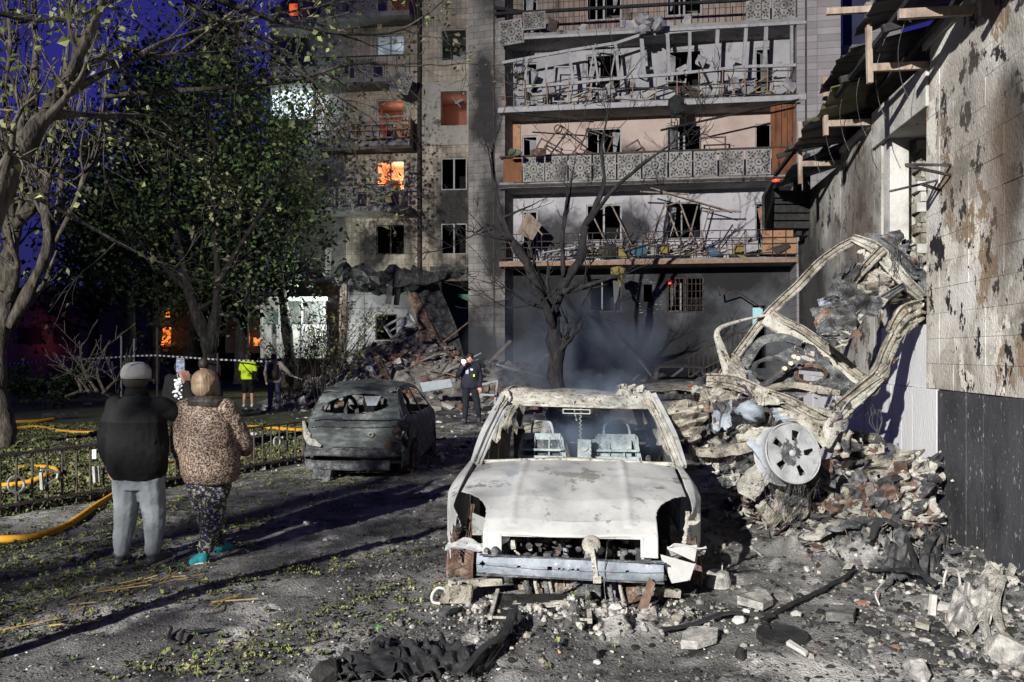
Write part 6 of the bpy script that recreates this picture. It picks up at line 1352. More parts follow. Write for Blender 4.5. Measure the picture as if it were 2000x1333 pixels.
# inner door panel with two oval holes
qa = PT([(1440, 745, 7.55), (1555, 672, 7.5), (1690, 762, 7.35), (1560, 775, 7.25)])
def bil(q, u, v, amp=0, sd=0, fr=4):
    p = q[0].lerp(q[1], u).lerp(q[3].lerp(q[2], u), v); return p + Vector((n1(u * fr + sd, v * fr), 1.5 * n1(u * fr, v * fr + sd, 3), n1(u * fr, v * fr, sd))) * amp
def pxof(p): return CX + p.x / p.y * F, HY - (p.z - H) / p.y * F
def dhole(u, v):
    x, y = pxof(bil(qa, u, v)); 
    return ((x - 1508) / 33) ** 2 + ((y - 722 + (x - 1508) * .12) / 20) ** 2 < 1 or ((x - 1584) / 27) ** 2 + ((y - 731) / 15) ** 2 < 1
mb = MB(); mb.surf(lambda u, v: bil(qa, u, v, .03, 5, 5), 0, 1, 0, 1, 70, 50, dhole); mb.build('inner_door_panel', M['grey_metal'], wk, solid=.012)
for (cx0, cy0, rx, ry, m) in ((1584, 731, 30, 18, 'rust'), (1508, 722, 36, 22, 'dark_metal')):
    mb = MB(); mb.tube([P(cx0 + rx * math.cos(a), cy0 + ry * math.sin(a), 7.35 + .06 * math.sin(2 * a)) for a in [6.2832 * i / 22 for i in range(23)]], [.017 * (1 + .4 * n1(i * .7, rx)) for i in range(23)], 6, rough=.2); mb.build('hole_rim', M[m], wk)
# crumple helper: sheet folded along random creases
def crease(seed, n=7, rng_=None):
    r_ = random.Random(seed); return [(r_.uniform(0, 6.28), r_.uniform(-.2, 1.2), r_.uniform(.25, 1.0) * r_.choice([-1, 1]), r_.uniform(.12, .3)) for _ in range(n)]
def crumple(q, amp, seed, nm, m, par, n=30, ragged=.18, nrm=None, holes=0, th=.006, mb=None, kind=None):
    """a four-cornered sheet, folded like crushed steel: many straight creases at all angles"""
    cs = crease(seed, 9); nn = nrm or (q[1] - q[0]).cross(q[3] - q[0]).normalized()
    def fn(u, v):
        h = 0
        for a, o, s_, w in cs:
            d = (u - .5) * math.cos(a) + (v - .5) * math.sin(a) - (o - .5); k = abs(((d / w) % 2) - 1); h += s_ * (k - .5)
        h += .35 * n1(u * 6 + seed, v * 6)
        p = q[0].lerp(q[1], u).lerp(q[3].lerp(q[2], u), v)
        side_ = (q[1] - q[0]) * .05 * n1(u * 5, v * 5, seed + 7) + (q[3] - q[0]) * .05 * n1(v * 5, u * 5, seed + 3)
        return p + nn * (h * amp * .35) + side_
    def hole(u, v):
        e = min(u, 1 - u, v, 1 - v); 
        if e < ragged * max(0, .45 + n1(u * 6 + seed, v * 6, 9)): return True
        return holes and n1(u * 3.3 + seed * 2, v * 3.3, 5) > .52
    own = mb is None; mb = mb or MB(); f0 = len(mb.f); mb.surf(fn, 0, 1, 0, 1, n, n, hole)
    for i_ in range(f0, len(mb.f)):
        p_ = mb.v[mb.f[i_][0]]; q_n = n1(p_[0] * 9 + seed, p_[1] * 9, p_[2] * 9); mb.mi[i_] = 1 if q_n > .22 else 2 if q_n < -.38 else 0
    if m is M['rubber']: m = [m, M['char'], m]
    if own and not isinstance(m, list): m = [m, M['dark_metal'] if m is not M['dark_metal'] else M['grey_metal'], M['rust'] if seed % 2 else M['crust']]
    return mb.build(nm, m, par, solid=th, kind=kind) if own else mb
# crushed front end, high against the wall
crumple(PT([(1662, 462, 7.7), (1756, 448, 7.9), (1800, 520, 7.7), (1720, 530, 7.5)]), .12, 3, 'crushed_wing', M['grey_metal'], wk, 34, .10)
crumple(PT([(1708, 470, 7.6), (1770, 470, 7.8), (1806, 585, 7.6), (1745, 575, 7.4)]), .10, 8, 'crushed_wing', M['tan_metal'], wk, 34, .10)
crumple(PT([(1760, 468, 8.0), (1790, 470, 8.1), (1806, 530, 7.9), (1776, 520, 7.8)]), .06, 9, 'crushed_wing', M['crust'], wk, 20, .1)
crumple(PT([(1735, 560, 7.35), (1800, 560, 7.6), (1800, 592, 7.6), (1735, 597, 7.3)]), .07, 10, 'crushed_wing', M['crust'], wk, 24, .12)
member([(1664, 466, 7.5), (1708, 486, 7.4), (1733, 515, 7.35), (1765, 550, 7.35), (1801, 584, 7.5)], [.07, .12, .13, .13, .10], .08, 'chassis_leg', 'crust', 21)
member([(1715, 470, 7.45), (1752, 500, 7.4), (1782, 532, 7.45), (1798, 540, 7.5), (1803, 590, 7.55)], [.08, .12, .12, .10, .07], .07, 'chassis_leg', 'grey_metal', 22)
member([(1724, 486, 7.35), (1700, 510, 7.3), (1668, 545, 7.25), (1650, 575, 7.2)], [.09, .09, .08, .06], .06, 'cross_member', 'tan_metal', 23)
member([(1632, 652, 7.1), (1660, 630, 7.1), (1690, 606, 7.15), (1725, 583, 7.2), (1766, 556, 7.3)], [.06, .07, .08, .08, .05], .05, 'cross_member', 'grey_metal', 24)
member([(1740, 650, 7.35), (1765, 612, 7.4), (1800, 598, 7.5)], [.10, .16, .14], .08, 'strut_tower', 'tan_metal', 25)
crumple(PT([(1672, 510, 7.3), (1740, 540, 7.35), (1745, 580, 7.3), (1655, 590, 7.2)]), .18, 12, 'torn_panel', M['tan_metal'], wk, 30, .12, holes=1)
crumple(PT([(1690, 500, 7.45), (1730, 512, 7.45), (1750, 560, 7.4), (1700, 570, 7.35)]), .16, 18, 'torn_panel', M['rust'], wk, 26, .12)
crumple(PT([(1634, 540, 7.2), (1664, 500, 7.3), (1690, 520, 7.25), (1640, 590, 7.15)]), .10, 13, 'torn_panel', M['grey_metal'], wk, 28, .10)
crumple(PT([(1595, 600, 7.15), (1632, 535, 7.15), (1735, 590, 7.1), (1660, 665, 7.0)]), .16, 14, 'torn_liner', M['dark_metal'], wk, 34, .1)
crumple(PT([(1582, 600, 7.05), (1655, 585, 7.05), (1680, 660, 6.95), (1600, 668, 6.95)]), .12, 15, 'torn_liner', M['grey_metal'], wk, 30, .08)
crumple(PT([(1600, 650, 6.98), (1665, 640, 6.95), (1660, 670, 6.95), (1636, 682, 6.95)]), .10, 16, 'torn_liner', M['dark_metal'], wk, 24, .1)
crumple(PT([(1597, 585, 7.12), (1634, 572, 7.1), (1640, 592, 7.1), (1602, 600, 7.1)]), .05, 17, 'torn_liner', M['blue_metal'], wk, 18, .1)
# left mass: bonnet and crushed engine
crumple(PT([(1340, 757, 7.3), (1388, 722, 7.5), (1440, 745, 7.5), (1470, 778, 7.2)]), .12, 31, 'buckled_bonnet', M['grey_metal'], wk, 40, .06)
crumple(PT([(1342, 756, 7.25), (1430, 748, 7.3), (1462, 776, 7.15), (1380, 800, 7.0)]), .12, 32, 'buckled_bonnet', M['tan_metal'], wk, 34, .10, holes=1)
crumple(PT([(1360, 785, 7.0), (1392, 775, 7.0), (1402, 850, 6.8), (1366, 852, 6.8)]), .10, 33, 'crushed_casing', M['grey_metal'], wk, 30, .10)
crumple(PT([(1386, 780, 6.95), (1430, 782, 6.95), (1430, 838, 6.8), (1392, 846, 6.8)]), .10, 34, 'crushed_casing', M['blue_metal'], wk, 30, .10)
mb = MB(); mb.tube(catmull(PT([(1330, 790, 6.9), (1340, 815, 6.85), (1350, 840, 6.8), (1360, 862, 6.75)]), 5), [.08, .10, .12, .13, .14, .14, .13, .12, .12, .11, .09, .08, .07, .06, .05, .04][:16], 12, rough=.45); mb.build('engine_block', M['tan_metal'], wk)
mb = MB(); mb.tube(catmull(PT([(1462, 792, 6.9), (1466, 806, 6.85), (1460, 822, 6.85)]), 5), [.05, .07, .09, .1, .1, .1, .1, .09, .08, .06, .04], 10, rough=.3); mb.build('washer_tank', M['blue_metal'], wk, smooth=True)
crumple(PT([(1430, 790, 7.1), (1520, 776, 7.1), (1560, 820, 7.0), (1470, 802, 6.9)]), .06, 35, 'torn_panel', M['blue_metal'], wk, 28, .1)
crumple(PT([(1505, 795, 7.0), (1560, 800, 7.0), (1575, 830, 6.9), (1515, 822, 6.9)]), .05, 36, 'torn_panel', M['blue_metal'], wk, 24, .08)
crumple(PT([(1478, 805, 7.0), (1508, 803, 7.0), (1520, 830, 6.9), (1480, 828, 6.9)]), .10, 37, 'torn_panel', M['dark_metal'], wk, 20, .1)
member([(1362, 884, 6.7), (1400, 884, 6.7), (1440, 876, 6.7), (1495, 868, 6.7)], [.06, .09, .09, .08], .07, 'cross_member', 'tan_metal', 41, 'rect', .1)
member([(1440, 860, 6.75), (1480, 850, 6.75), (1525, 840, 6.75)], [.07, .12, .08], .06, 'cross_member', 'crust', 42, 'flat', .2)
member([(1462, 862, 6.6), (1480, 882, 6.55), (1500, 912, 6.5)], .06, .05, 'shock_absorber', 'blue_metal', 43, 'rect', .04)
member([(1456, 966, 6.7), (1478, 935, 6.65), (1505, 915, 6.6), (1535, 905, 6.6)], [.16, .17, .16, .12], .12, 'axle_arm', 'crust', 44, 'rect', .1)
member([(1485, 985, 6.75), (1500, 1005, 6.8), (1515, 1020, 6.85)], .10, .06, 'axle_arm', 'tan_metal', 45, 'rect', .1)
member([(1530, 920, 6.75), (1528, 960, 6.8), (1518, 1015, 6.9)], [.10, .14, .10], .06, 'axle_arm', 'tan_metal', 46, 'flat', .2)
for sd, (q, a_) in enumerate([([(1340, 870, 6.9), (1385, 862, 6.9), (1390, 910, 6.8), (1350, 900, 6.8)], .10), ([(1385, 885, 6.85), (1440, 880, 6.85), (1435, 930, 6.8), (1392, 925, 6.8)], .12), ([(1395, 925, 6.85), (1450, 915, 6.8), (1450, 950, 6.8), (1410, 955, 6.8)], .10), ([(1440, 895, 6.8), (1500, 890, 6.75), (1490, 940, 6.7), (1445, 930, 6.75)], .12),
        ([(1350, 840, 6.95), (1420, 835, 6.95), (1430, 875, 6.9), (1360, 880, 6.9)], .10), ([(1420, 832, 6.95), (1500, 826, 6.95), (1500, 866, 6.9), (1430, 872, 6.9)], .10), ([(1500, 930, 6.8), (1580, 940, 6.8), (1570, 1000, 6.9), (1500, 990, 6.9)], .14), ([(1560, 905, 6.8), (1640, 890, 6.8), (1650, 940, 6.9), (1580, 960, 6.9)], .14), ([(1600, 850, 6.9), (1660, 830, 6.95), (1690, 880, 7.0), (1630, 900, 6.95)], .12)]):
    crumple(PT(q), a_, 500 + sd, 'torn_panel', M[['tan_metal', 'crust', 'grey_metal', 'dark_metal'][sd % 4]], wk, 26, .14)
for sd, (q, a_) in enumerate([([(1436, 742, 7.1), (1500, 762, 7.0), (1548, 792, 6.95), (1450, 792, 6.95)], .10), ([(1686, 762, 7.05), (1733, 690, 7.3), (1752, 702, 7.3), (1704, 790, 7.0)], .10), ([(1556, 650, 7.6), (1640, 715, 7.45), (1628, 742, 7.4), (1545, 682, 7.5)], .08), ([(1738, 602, 7.4), (1802, 588, 7.5), (1792, 640, 7.45), (1742, 664, 7.35)], .10),
        ([(1408, 688, 7.7), (1436, 690, 7.6), (1474, 742, 7.4), (1426, 748, 7.5)], .09), ([(1620, 790, 6.9), (1680, 765, 7.0), (1650, 850, 6.9), (1612, 868, 6.8)], .10), ([(1665, 470, 7.5), (1700, 466, 7.6), (1730, 520, 7.4), (1690, 510, 7.4)], .09), ([(1765, 480, 7.7), (1800, 500, 7.8), (1806, 600, 7.6), (1775, 590, 7.5)], .09), ([(1560, 745, 7.3), (1650, 742, 7.3), (1680, 770, 7.2), (1590, 782, 7.2)], .07)]):
    crumple(PT(q), a_, 540 + sd, 'torn_skin', M[['crust', 'tan_metal', 'grey_metal'][sd % 3]], wk, 26, .16)
# the alloy wheel
wax = Vector((.26, -1, .30)).normalized(); wc_ = P(1550, 885, 6.45)
mb = MB(); wm_ = wax.to_track_quat('Z', 'Y').to_matrix().to_4x4(); wm_.translation = wc_; RR = .262
mb.lathe([(RR * .97, -.20), (RR * .90, -.19), (RR * .86, -.10), (RR * .92, -.03), (RR, -.02), (RR * 1.0, 0), (RR * .975, .006), (RR * .95, -.004)], 56, wm_); wheel_o = mb.build('wheel', M['alloy'], wk, smooth=True)
def wf_(r, a):
    dish = -.012 - .018 * (1 - (r / RR)) + .010 * math.cos(5 * a) * sstep(.25, .8, r / RR)
    if r < .075: dish = -.02 - .012 * (1 if r < .03 else 0)
    return wm_ @ Vector((r * math.cos(a), r * math.sin(a), dish))
def wh_(r, a):
    k = (a * 5 / 6.28318 + .5) % 1; return .42 < r / RR < .74 and abs(k - .5) < .15
mb = MB(); mb.surf(wf_, 0.0, RR * .965, 0, 2 * math.pi, 36, 180, wh_)
for i_, f_ in enumerate(mb.f):
    c_ = sum((Vector(mb.v[k]) for k in f_), Vector()) / 4 - wc_; q_r = c_.length / RR; mb.mi[i_] = 1 if q_r < .34 + .22 * n1(c_.x * 22, c_.z * 22, 3) + .08 * n1(c_.x * 90, c_.z * 90, 3) else 0
mb.build('wheel_face', [M['alloy'], M['grey_metal']], wheel_o, smooth=True, solid=.012)
mb = MB(); mb.lathe([(0, .0), (.024, .0), (.030, -.012), (.034, -.03)], 20, wm_); mb.build('hub_cap', M['alloy'], wheel_o, smooth=True)
for i in range(5):
    a = 6.2832 * i / 5 + .6; mb = MB(); c0 = wm_ @ Vector((.056 * math.cos(a), .056 * math.sin(a), -.028)); c1 = wm_ @ Vector((.056 * math.cos(a), .056 * math.sin(a), -.004)); mb.tube([c0, c1], .011, 6); mb.build('wheel_bolt', M['grey_metal'], wheel_o)
mb = MB(); mb.lathe([(0, -.09), (.16, -.09)], 24, wm_); mb.build('brake_disc', M['dark_metal'], wheel_o)
mb = MB()
for i in range(60):
    a = rc.uniform(3.6, 6.0); c0 = wm_ @ Vector((RR * math.cos(a), RR * math.sin(a), -.1 + rc.uniform(-.08, .08))); mb.tube(catmull([c0, c0 + Vector((rc.uniform(-.05, .05), .02, -.1)), c0 + Vector((rc.uniform(-.1, .1), .05, -.28 * rc.random() - .1))], 3), .0016, 3, cap=False)
mb.build('tyre_wires', M['grey_metal'], wheel_o)
mb = MB()
for i in range(7):
    a, b = rc.uniform(1400, 1620), rc.uniform(700, 900); c0 = P(a, b, 6.9); mb.tube(catmull([c0, c0 + Vector((rc.gauss(0, .1), 0, -.15)), c0 + Vector((rc.gauss(0, .2), 0, -.35))], 4), .003, 4, cap=False)
for (a, b) in ((1694, 750), (1714, 800), (1750, 470), (1650, 600)):
    for j in range(6): c0 = P(a + rc.uniform(-8, 8), b, 7.2); mb.tube(catmull([c0, c0 + Vector((rc.gauss(0, .03), 0, -.12)), c0 + Vector((rc.gauss(0, .06), 0, -.3))], 4), .003, 4, cap=False)
mb.build('hanging_wires', M['dark_metal'], wk, kind='stuff')
M['stub'] = mat('pale_stub', [(.55, .45, .33), (.62, .54, .42)], 4)
for a, b in ((1549, 697), (1557, 700), (1543, 710), (1531, 720)):
    mb = MB(); c0 = P(a, b, 7.25); mb.tube([c0, c0 + Vector((0, -.03, 0))], .021, 9); mb.build('pale_cap', M['stub'], wk)

# rubble of crushed sheet under the wreck, towards the wall
def spot(px, py): p = GP(px, py); return Vector((p.x, p.y, gz(p.x, p.y)))
specs = [(1660, 900, .28, 'crust', 7.3, 'yellowish crushed sheet just right of the alloy wheel'), (1690, 870, .22, 'tan_metal', 7.6, 'small crushed sheet against the wall above the heap'), (1700, 935, .26, 'grey_metal', 7.2, 'grey crushed sheet halfway up the heap by the wall'), (1760, 930, .30, 'tan_metal', 7.0, 'folded tan sheet near the wall at the top of the heap'),
         (1800, 925, .24, 'crust', 6.9, 'jagged pale sheet touching the wall'), (1640, 960, .34, 'tan_metal', 7.1, 'broad tan sheet folded below the alloy wheel'), (1700, 975, .30, 'rust', 6.9, 'reddish sheet in the middle of the heap'), (1575, 990, .26, 'crust', 7.0, 'pale sheet at the left foot of the heap'),
         (1780, 985, .26, 'crust', 6.8, 'pale crushed sheet leaning against the foot of the wall'), (1620, 1010, .22, 'rust', 6.9, 'rusty scrap low in the heap'), (1740, 1010, .26, 'grey_metal', 6.7, 'dark grey scrap at the right foot of the heap'), (1550, 1000, .2, 'tan_metal', 6.9, 'tan scrap directly under the wheel'), (1670, 925, .22, 'dark_metal', 7.3, 'dark scrap pocket beside the yellowish sheet'), (1720, 905, .22, 'crust', 7.3, 'thin pale sheet standing up near the wall')]
for k, (a, b, s, m, Yv, lab) in enumerate(specs):
    c = P(a, b, Yv); r_ = random.Random(900 + k); e1 = Vector((1, r_.uniform(-.5, .5), r_.uniform(-.6, .6))) * s * .85; e2 = Vector((r_.uniform(-.5, .5), r_.uniform(.2, .7), 1)) * s * .7
    crumpled = MB(); crumple([c - e1 - e2, c + e1 - e2, c + e1 + e2, c - e1 + e2], s * .8, 100 + k, 'x', None, None, 24, .16, mb=crumpled); crumpled.build('crushed_sheet', [M[m], M['dark_metal'], M['rust'] if k % 3 else M['crust']], None, solid=.006, label=lab, cat='crushed metal')
mb = MB(); r_ = random.Random(55)
for i in range(1100):
    x, y = r_.gauss(3.15, .5), r_.gauss(7.35, .5); 
    if x > 3.0 + .133 * y - .05: continue
    q = [Vector((r_.gauss(0, 1), r_.gauss(0, 1), r_.gauss(0, .5))).normalized() * r_.uniform(.02, .085) for _ in range(4)]; z = gz(x, y) + r_.uniform(0, .1); c = Vector((x, y, z)); mb.add([c + q[0], c + q[1], c + q[0] * -.8, c - q[1] + q[2] * .3], [(0, 1, 2), (0, 2, 3)], r_.randrange(4))
mb.build('scrap_shards', [M['tan_metal'], M['crust'], M['rust'], M['dark_metal']], kind='stuff', solid=.004)
# ------------------------------------------------------------------ people
def loftr(mb, rings, n=20, cap=True):
    vs = []; fs = []
    for (c, rx, ry, rot) in rings:
        for j in range(n):
            a = 2 * math.pi * j / n; x = rx * math.cos(a); y = ry * math.sin(a); vs.append((c[0] + x * math.cos(rot) - y * math.sin(rot), c[1] + x * math.sin(rot) + y * math.cos(rot), c[2]))
    for i in range(len(rings) - 1):
        for j in range(n): j2 = (j + 1) % n; fs.append((i * n + j, i * n + j2, (i + 1) * n + j2, (i + 1) * n + j))
    fs.append(tuple(range(n))[::-1]); fs.append(tuple((len(rings) - 1) * n + j for j in range(n)))
    mb.add(vs, fs); return mb
def ell(mb, c, rx, ry, rz, n=16):
    loftr(mb, [((c[0], c[1], c[2] + rz * math.sin(t)), max(.002, rx * math.cos(t)), max(.002, ry * math.cos(t)), 0) for t in [-1.5 + 3.0 * i / 12 for i in range(13)]], n)
_tex = bpy.data.textures.new('cloth_folds', 'CLOUDS'); _tex.noise_scale = .11; _tex.noise_depth = 2
_texf = bpy.data.textures.new('soft_folds', 'CLOUDS'); _texf.noise_scale = .055; _texf.noise_depth = 3
def soft(o, vox, smooth=4, disp=0, tex=None):
    m = o.modifiers.new('remesh', 'REMESH'); m.mode = 'VOXEL'; m.voxel_size = vox; m.use_smooth_shade = True
    m = o.modifiers.new('smooth', 'SMOOTH'); m.iterations = smooth; m.factor = .5
    if disp: m = o.modifiers.new('folds', 'DISPLACE'); m.texture = tex or _tex; m.strength = disp; m.mid_level = .5; m.texture_coords = 'LOCAL'
def limb(mb, pts, rs, n=12, k=5): 
    ps = catmull(pts, k); r = [crf([(i * k, a) for i, a in enumerate(rs)], j) for j in range(len(ps))]; mb.tube(ps, r, n)
    for p, q in ((ps[0], r[0]), (ps[-1], r[-1])): ell(mb, p, q, q, q, 10)
def hand(mb, w, d, side, palm_n=Vector((0, 1, 0)), s=1.0, curl=.5):
    """palm, four unequal fingers and a thumb from its side; w wrist, d direction the hand points"""
    d = Vector(d).normalized(); pn = (palm_n - d * palm_n.dot(d)).normalized(); x = d.cross(pn) * side
    c = w + d * .045 * s
    for t in (-.5, -.17, .17, .5): mb.tube([w + x * t * .035 * s, w + d * .08 * s + x * t * .066 * s], .0125 * s, 8)
    for i, (t, L) in enumerate(((-.5, .066), (-.17, .078), (.17, .073), (.5, .056))):
        b = w + d * .08 * s + x * t * .066 * s; p1 = b + d * L * .4 * s + pn * .2 * curl * L * s; p2 = p1 + (d * (1 - curl) + pn * curl).normalized() * L * .35 * s; p3 = p2 + (d * max(.05, 1 - 1.8 * curl) + pn * curl * 1.4).normalized() * L * .28 * s
        mb.tube([b, p1, p2, p3], [.0095 * s, .009 * s, .0085 * s, .0075 * s], 8)
    b = w + d * .025 * s - x * .03 * s; mb.tube([b, b + (d * .7 - x * .8 + pn * .3) * .038 * s, b + (d * 1.5 - x * .9 + pn * .8) * .04 * s], [.0125 * s, .011 * s, .0085 * s], 8)
M['skin'] = mat('skin', [(.46, .24, .17), (.56, .32, .24)], 5, 4, .6, .05)
M['hair_dark'] = mat('dark_hair', [(.012, .01, .008), (.04, .032, .026)], 30, 5, .6, .4, 60, stretch=(1, 1, .3))
M['shoe_dark'] = mat('dark_shoe', [(.03, .033, .035), (.07, .075, .08)], 8, 4, .5, .1); M['sole'] = mat('white_sole', [(.5, .5, .48), (.62, .62, .6)], 8)
def person(org, J, label, top, legs, hair, back=1, vox=.010, group=None, hs=1.0, topm=None, bare_arms=False, short_legs=False, shoe='shoe_dark', handdirs=None, fold=.018, ears=True, hair_kind='short', puff=1.0, sole=True):
    """J: joints in metres from the feet; back=1 turned away from the camera, -1 facing it"""
    J = {k: Vector(v) for k, v in J.items()}; o0 = Vector(org); t = empty('person', o0, label, 'person', group)
    A = lambda v: o0 + Vector(v); H_ = J['head']
    # body
    mb = MB(); hp = (J['hipL'] + J['hipR']) / 2; sh = (J['shL'] + J['shR']) / 2; sw = (J['shR'] - J['shL']).length / 2
    loftr(mb, [(A(hp - Vector((0, 0, .06))), sw * .72, .10 * hs, 0), (A(hp), sw * .82, .12 * hs, 0), (A(hp.lerp(sh, .35)), sw * .75, .11 * hs, 0), (A(hp.lerp(sh, .75)), sw * .92, .115 * hs, 0), (A(sh), sw * .95, .085 * hs, 0), (A(sh + Vector((0, 0, .05))), .06, .06, 0)])
    limb(mb, [A(sh), A(H_ - Vector((0, 0, .06)))], [.055, .052])
    hr = .088 * hs; ell(mb, A(H_), hr * .86, hr * 1.02, hr * 1.28); ell(mb, A(H_ + Vector((0, .02 * back, -hr * .75))), hr * .6, hr * .7, hr * .5)
    mb.tube([A(H_ + Vector((0, hr * .95 * back, .02))), A(H_ + Vector((0, hr * 1.22 * back, -.022)))], [.008, .015], 8)
    for sx in (-1, 1): ell(mb, A(H_ + Vector((sx * hr * .88, .0, -.012))), .010, .018, .030, 8)
    for s_, sd in (('L', -1), ('R', 1)):
        limb(mb, [A(J['sh' + s_]), A(J['el' + s_]), A(J['wr' + s_])], [.052 * hs, .040 * hs, .027 * hs])
        d = (handdirs or {}).get(s_) or (J['wr' + s_] - J['el' + s_]); pn = (handdirs or {}).get('n' + s_) or Vector((0, 1, 0)); hand(mb, A(J['wr' + s_]), Vector(d), sd, Vector(pn), hs, (handdirs or {}).get('c' + s_, .35))
        limb(mb, [A(J['hip' + s_]), A(J['kn' + s_]), A(J['an' + s_])], [.085 * hs, .058 * hs, .038 * hs]); 
        ft = (J.get('to' + s_) or J['an' + s_] + Vector((0, .14 * back, -.03))); limb(mb, [A(J['an' + s_] - Vector((0, 0, .01))), A(ft)], [.035 * hs, .028 * hs])
    b = mb.build('body', M['skin'], t); soft(b, vox * .75, 3)
    # garment on the upper body
    mb = MB(); P_ = puff; rings = top['rings']; loftr(mb, [(A(Vector(c)), rx, ry, 0) for c, rx, ry in rings], 28)
    for s_ in 'LR':
        end = J['el' + s_] if bare_arms else J['wr' + s_]; 
        pts = [A(J['sh' + s_]), A(J['sh' + s_].lerp(J['el' + s_], .75))] if bare_arms else [A(J['sh' + s_]), A(J['el' + s_]), A(J['el' + s_].lerp(J['wr' + s_], .97))]
        limb(mb, pts, [.075 * P_ * hs, .075 * P_ * hs] if bare_arms else [.078 * P_ * hs, .066 * P_ * hs, .046 * P_ * hs])
    g = mb.build(top['name'], top['mat'], t); soft(g, vox, 4, fold)
    # legs
    mb = MB(); loftr(mb, [(A(hp - Vector((0, 0, .08))), sw * .78, .115 * hs, 0), (A(hp + Vector((0, 0, .04))), sw * .84, .13 * hs, 0), (A(hp + Vector((0, 0, .14))), sw * .80, .12 * hs, 0)], 24)
    for s_ in 'LR':
        a = J['an' + s_]; k = J['kn' + s_]; hpz = J['hip' + s_]
        if short_legs: limb(mb, [A(hpz), A(hpz.lerp(k, .95))], [.10 * hs, .085 * hs])
        else: limb(mb, [A(hpz), A(k), A(a.lerp(k, .17))], legs.get('r', [.105 * hs, .082 * hs, .062 * hs]))
    g = mb.build(legs['name'], legs['mat'], t); soft(g, vox, 4, fold * .7)
    # shoes
    for s_ in 'LR':
        a = J['an' + s_]; ft = (J.get('to' + s_) or a + Vector((0, .15 * back, -.03))); he = a + Vector((0, -.03 * back, -.035)); mb = MB(); limb(mb, [A(he), A(a.lerp(ft, .45) + Vector((0, 0, -.012))), A(ft)], [.046 * hs, .047 * hs, .038 * hs]); limb(mb, [A(a + Vector((0, 0, .02))), A(a + Vector((0, 0, -.02)))], [.042 * hs, .045 * hs])
        so = mb.build('shoe', M[shoe] if isinstance(shoe, str) else shoe, t); soft(so, vox * .8, 2)
        if sole:
            mb = MB(); dd = (Vector((ft.x, ft.y, 0)) - Vector((he.x, he.y, 0))); mb.bar(A(he - dd * .12 + Vector((0, 0, -.028))), A(ft + dd * .12 + Vector((0, 0, -.020))), .085 * hs, .026); so2 = mb.build('sole', M['sole'], so, bevel=.01)
    # hair or cap
    if hair:
        mb = MB()
        c = A(H_ + Vector((0, -.012 * back, .022)))
        if hair_kind == 'bob':
            ell(mb, c, hr * 1.18, hr * 1.25, hr * 1.22, 20); ell(mb, c + Vector((0, -.025 * back, -.05)), hr * 1.06, hr * 1.0, hr * .95, 20)
        else: ell(mb, c, hr * .98, hr * 1.12, hr * 1.18, 20)
        h = mb.build('hair', hair, t, smooth=True)
        if hair_kind == 'bob': soft(h, .008, 2, .014, _texf)
    # eyes and mouth
    mb = MB()
    for sx in (-1, 1): ell(mb, A(H_ + Vector((sx * .032, hr * .90 * back, .005))), .012, .008, .007, 8)
    mb.build('eyes', M['char'], t)
    mb = MB(); ell(mb, A(H_ + Vector((0, hr * .98 * back, -.055))), .024, .006, .006, 8); mb.build('mouth', M['rust'], t)
    return t, A, H_, hr
def cloth(name, a, b, rough=.9, **kw): return mat(name, [a, b], 6, 5, rough, .2, 60, **kw)
# the man in the grey cap filming
MX, MY = (268 - CX) / F * 6.2, 6.2; mz = gz(MX, MY) + .025
def m_(px, py, y=0.0): return ((px - 268) / 242.0 * (1 + y / 6.2), y, (H + (HY - py) / F * (MY + y)) - mz)
Jm = dict(head=m_(266, 737), shL=m_(226, 794), shR=m_(312, 793), elL=m_(208, 855, .0), wrL=m_(210, 904, .03), elR=m_(352, 812, .16), wrR=m_(336, 752, .26),
          hipL=m_(249, 935), hipR=m_(293, 935), knL=m_(242, 1015, .02), knR=m_(299, 1015, .02), anL=m_(235, 1088), anR=m_(298, 1086), toL=m_(230, 1090, .16), toR=m_(311, 1086, .15))
def yoke_(n, l, col, v, b):
    sp_ = n.new('ShaderNodeSeparateXYZ'); l.new(n.new('ShaderNodeTexCoord').outputs['Object'], sp_.inputs[0]); mr = n.new('ShaderNodeMath'); mr.operation = 'GREATER_THAN'; mr.inputs[1].default_value = m_(0, 823)[2]; l.new(sp_.outputs['Z'], mr.inputs[0])
    mx = n.new('ShaderNodeMix'); mx.data_type = 'RGBA'; l.new(mr.outputs[0], mx.inputs[0]); l.new(col, mx.inputs[6]); mx.inputs[7].default_value = (.016, .017, .017, 1); return mx.outputs[2]
M['yoke'] = cloth('black_fleece_with_yoke', (.003, .004, .004), (.007, .008, .008), extra=yoke_)
M['fleece'] = cloth('black_fleece', (.003, .004, .004), (.007, .008, .008)); M['sweat'] = cloth('light_grey_sweatpants', (.20, .225, .24), (.27, .295, .31), spots=[(.14, .16, .175)], sspots=4, sthr=.58)
tp = dict(name='fleece_jacket', mat=M['yoke'], rings=[(m_(271, 934), .200, .150), (m_(269, 920), .228, .172), (m_(269, 880), .245, .182), (m_(269, 840), .232, .175), (m_(269, 808), .212, .155), (m_(269, 792), .185, .13), (m_(268, 779), .12, .10), (m_(267, 768), .075, .08)])
man, A, H_, hr = person((MX, MY, mz), Jm, 'man in a light grey cap, black jacket and pale grey joggers holding up a phone', tp, dict(name='joggers', mat=M['sweat'], r=[.118, .088, .060]), None, 1, .008, hs=1.05,
    handdirs={'R': Vector((-.25, .15, 1)), 'nR': Vector((-.8, .6, 0)), 'cR': .6, 'L': Vector((.05, .1, -1)), 'nL': Vector((1, .2, 0))}, fold=.03)
M['cap'] = cloth('worn_grey_cap', (.34, .34, .32), (.46, .46, .43), spots=[(.22, .22, .20)], sspots=5)
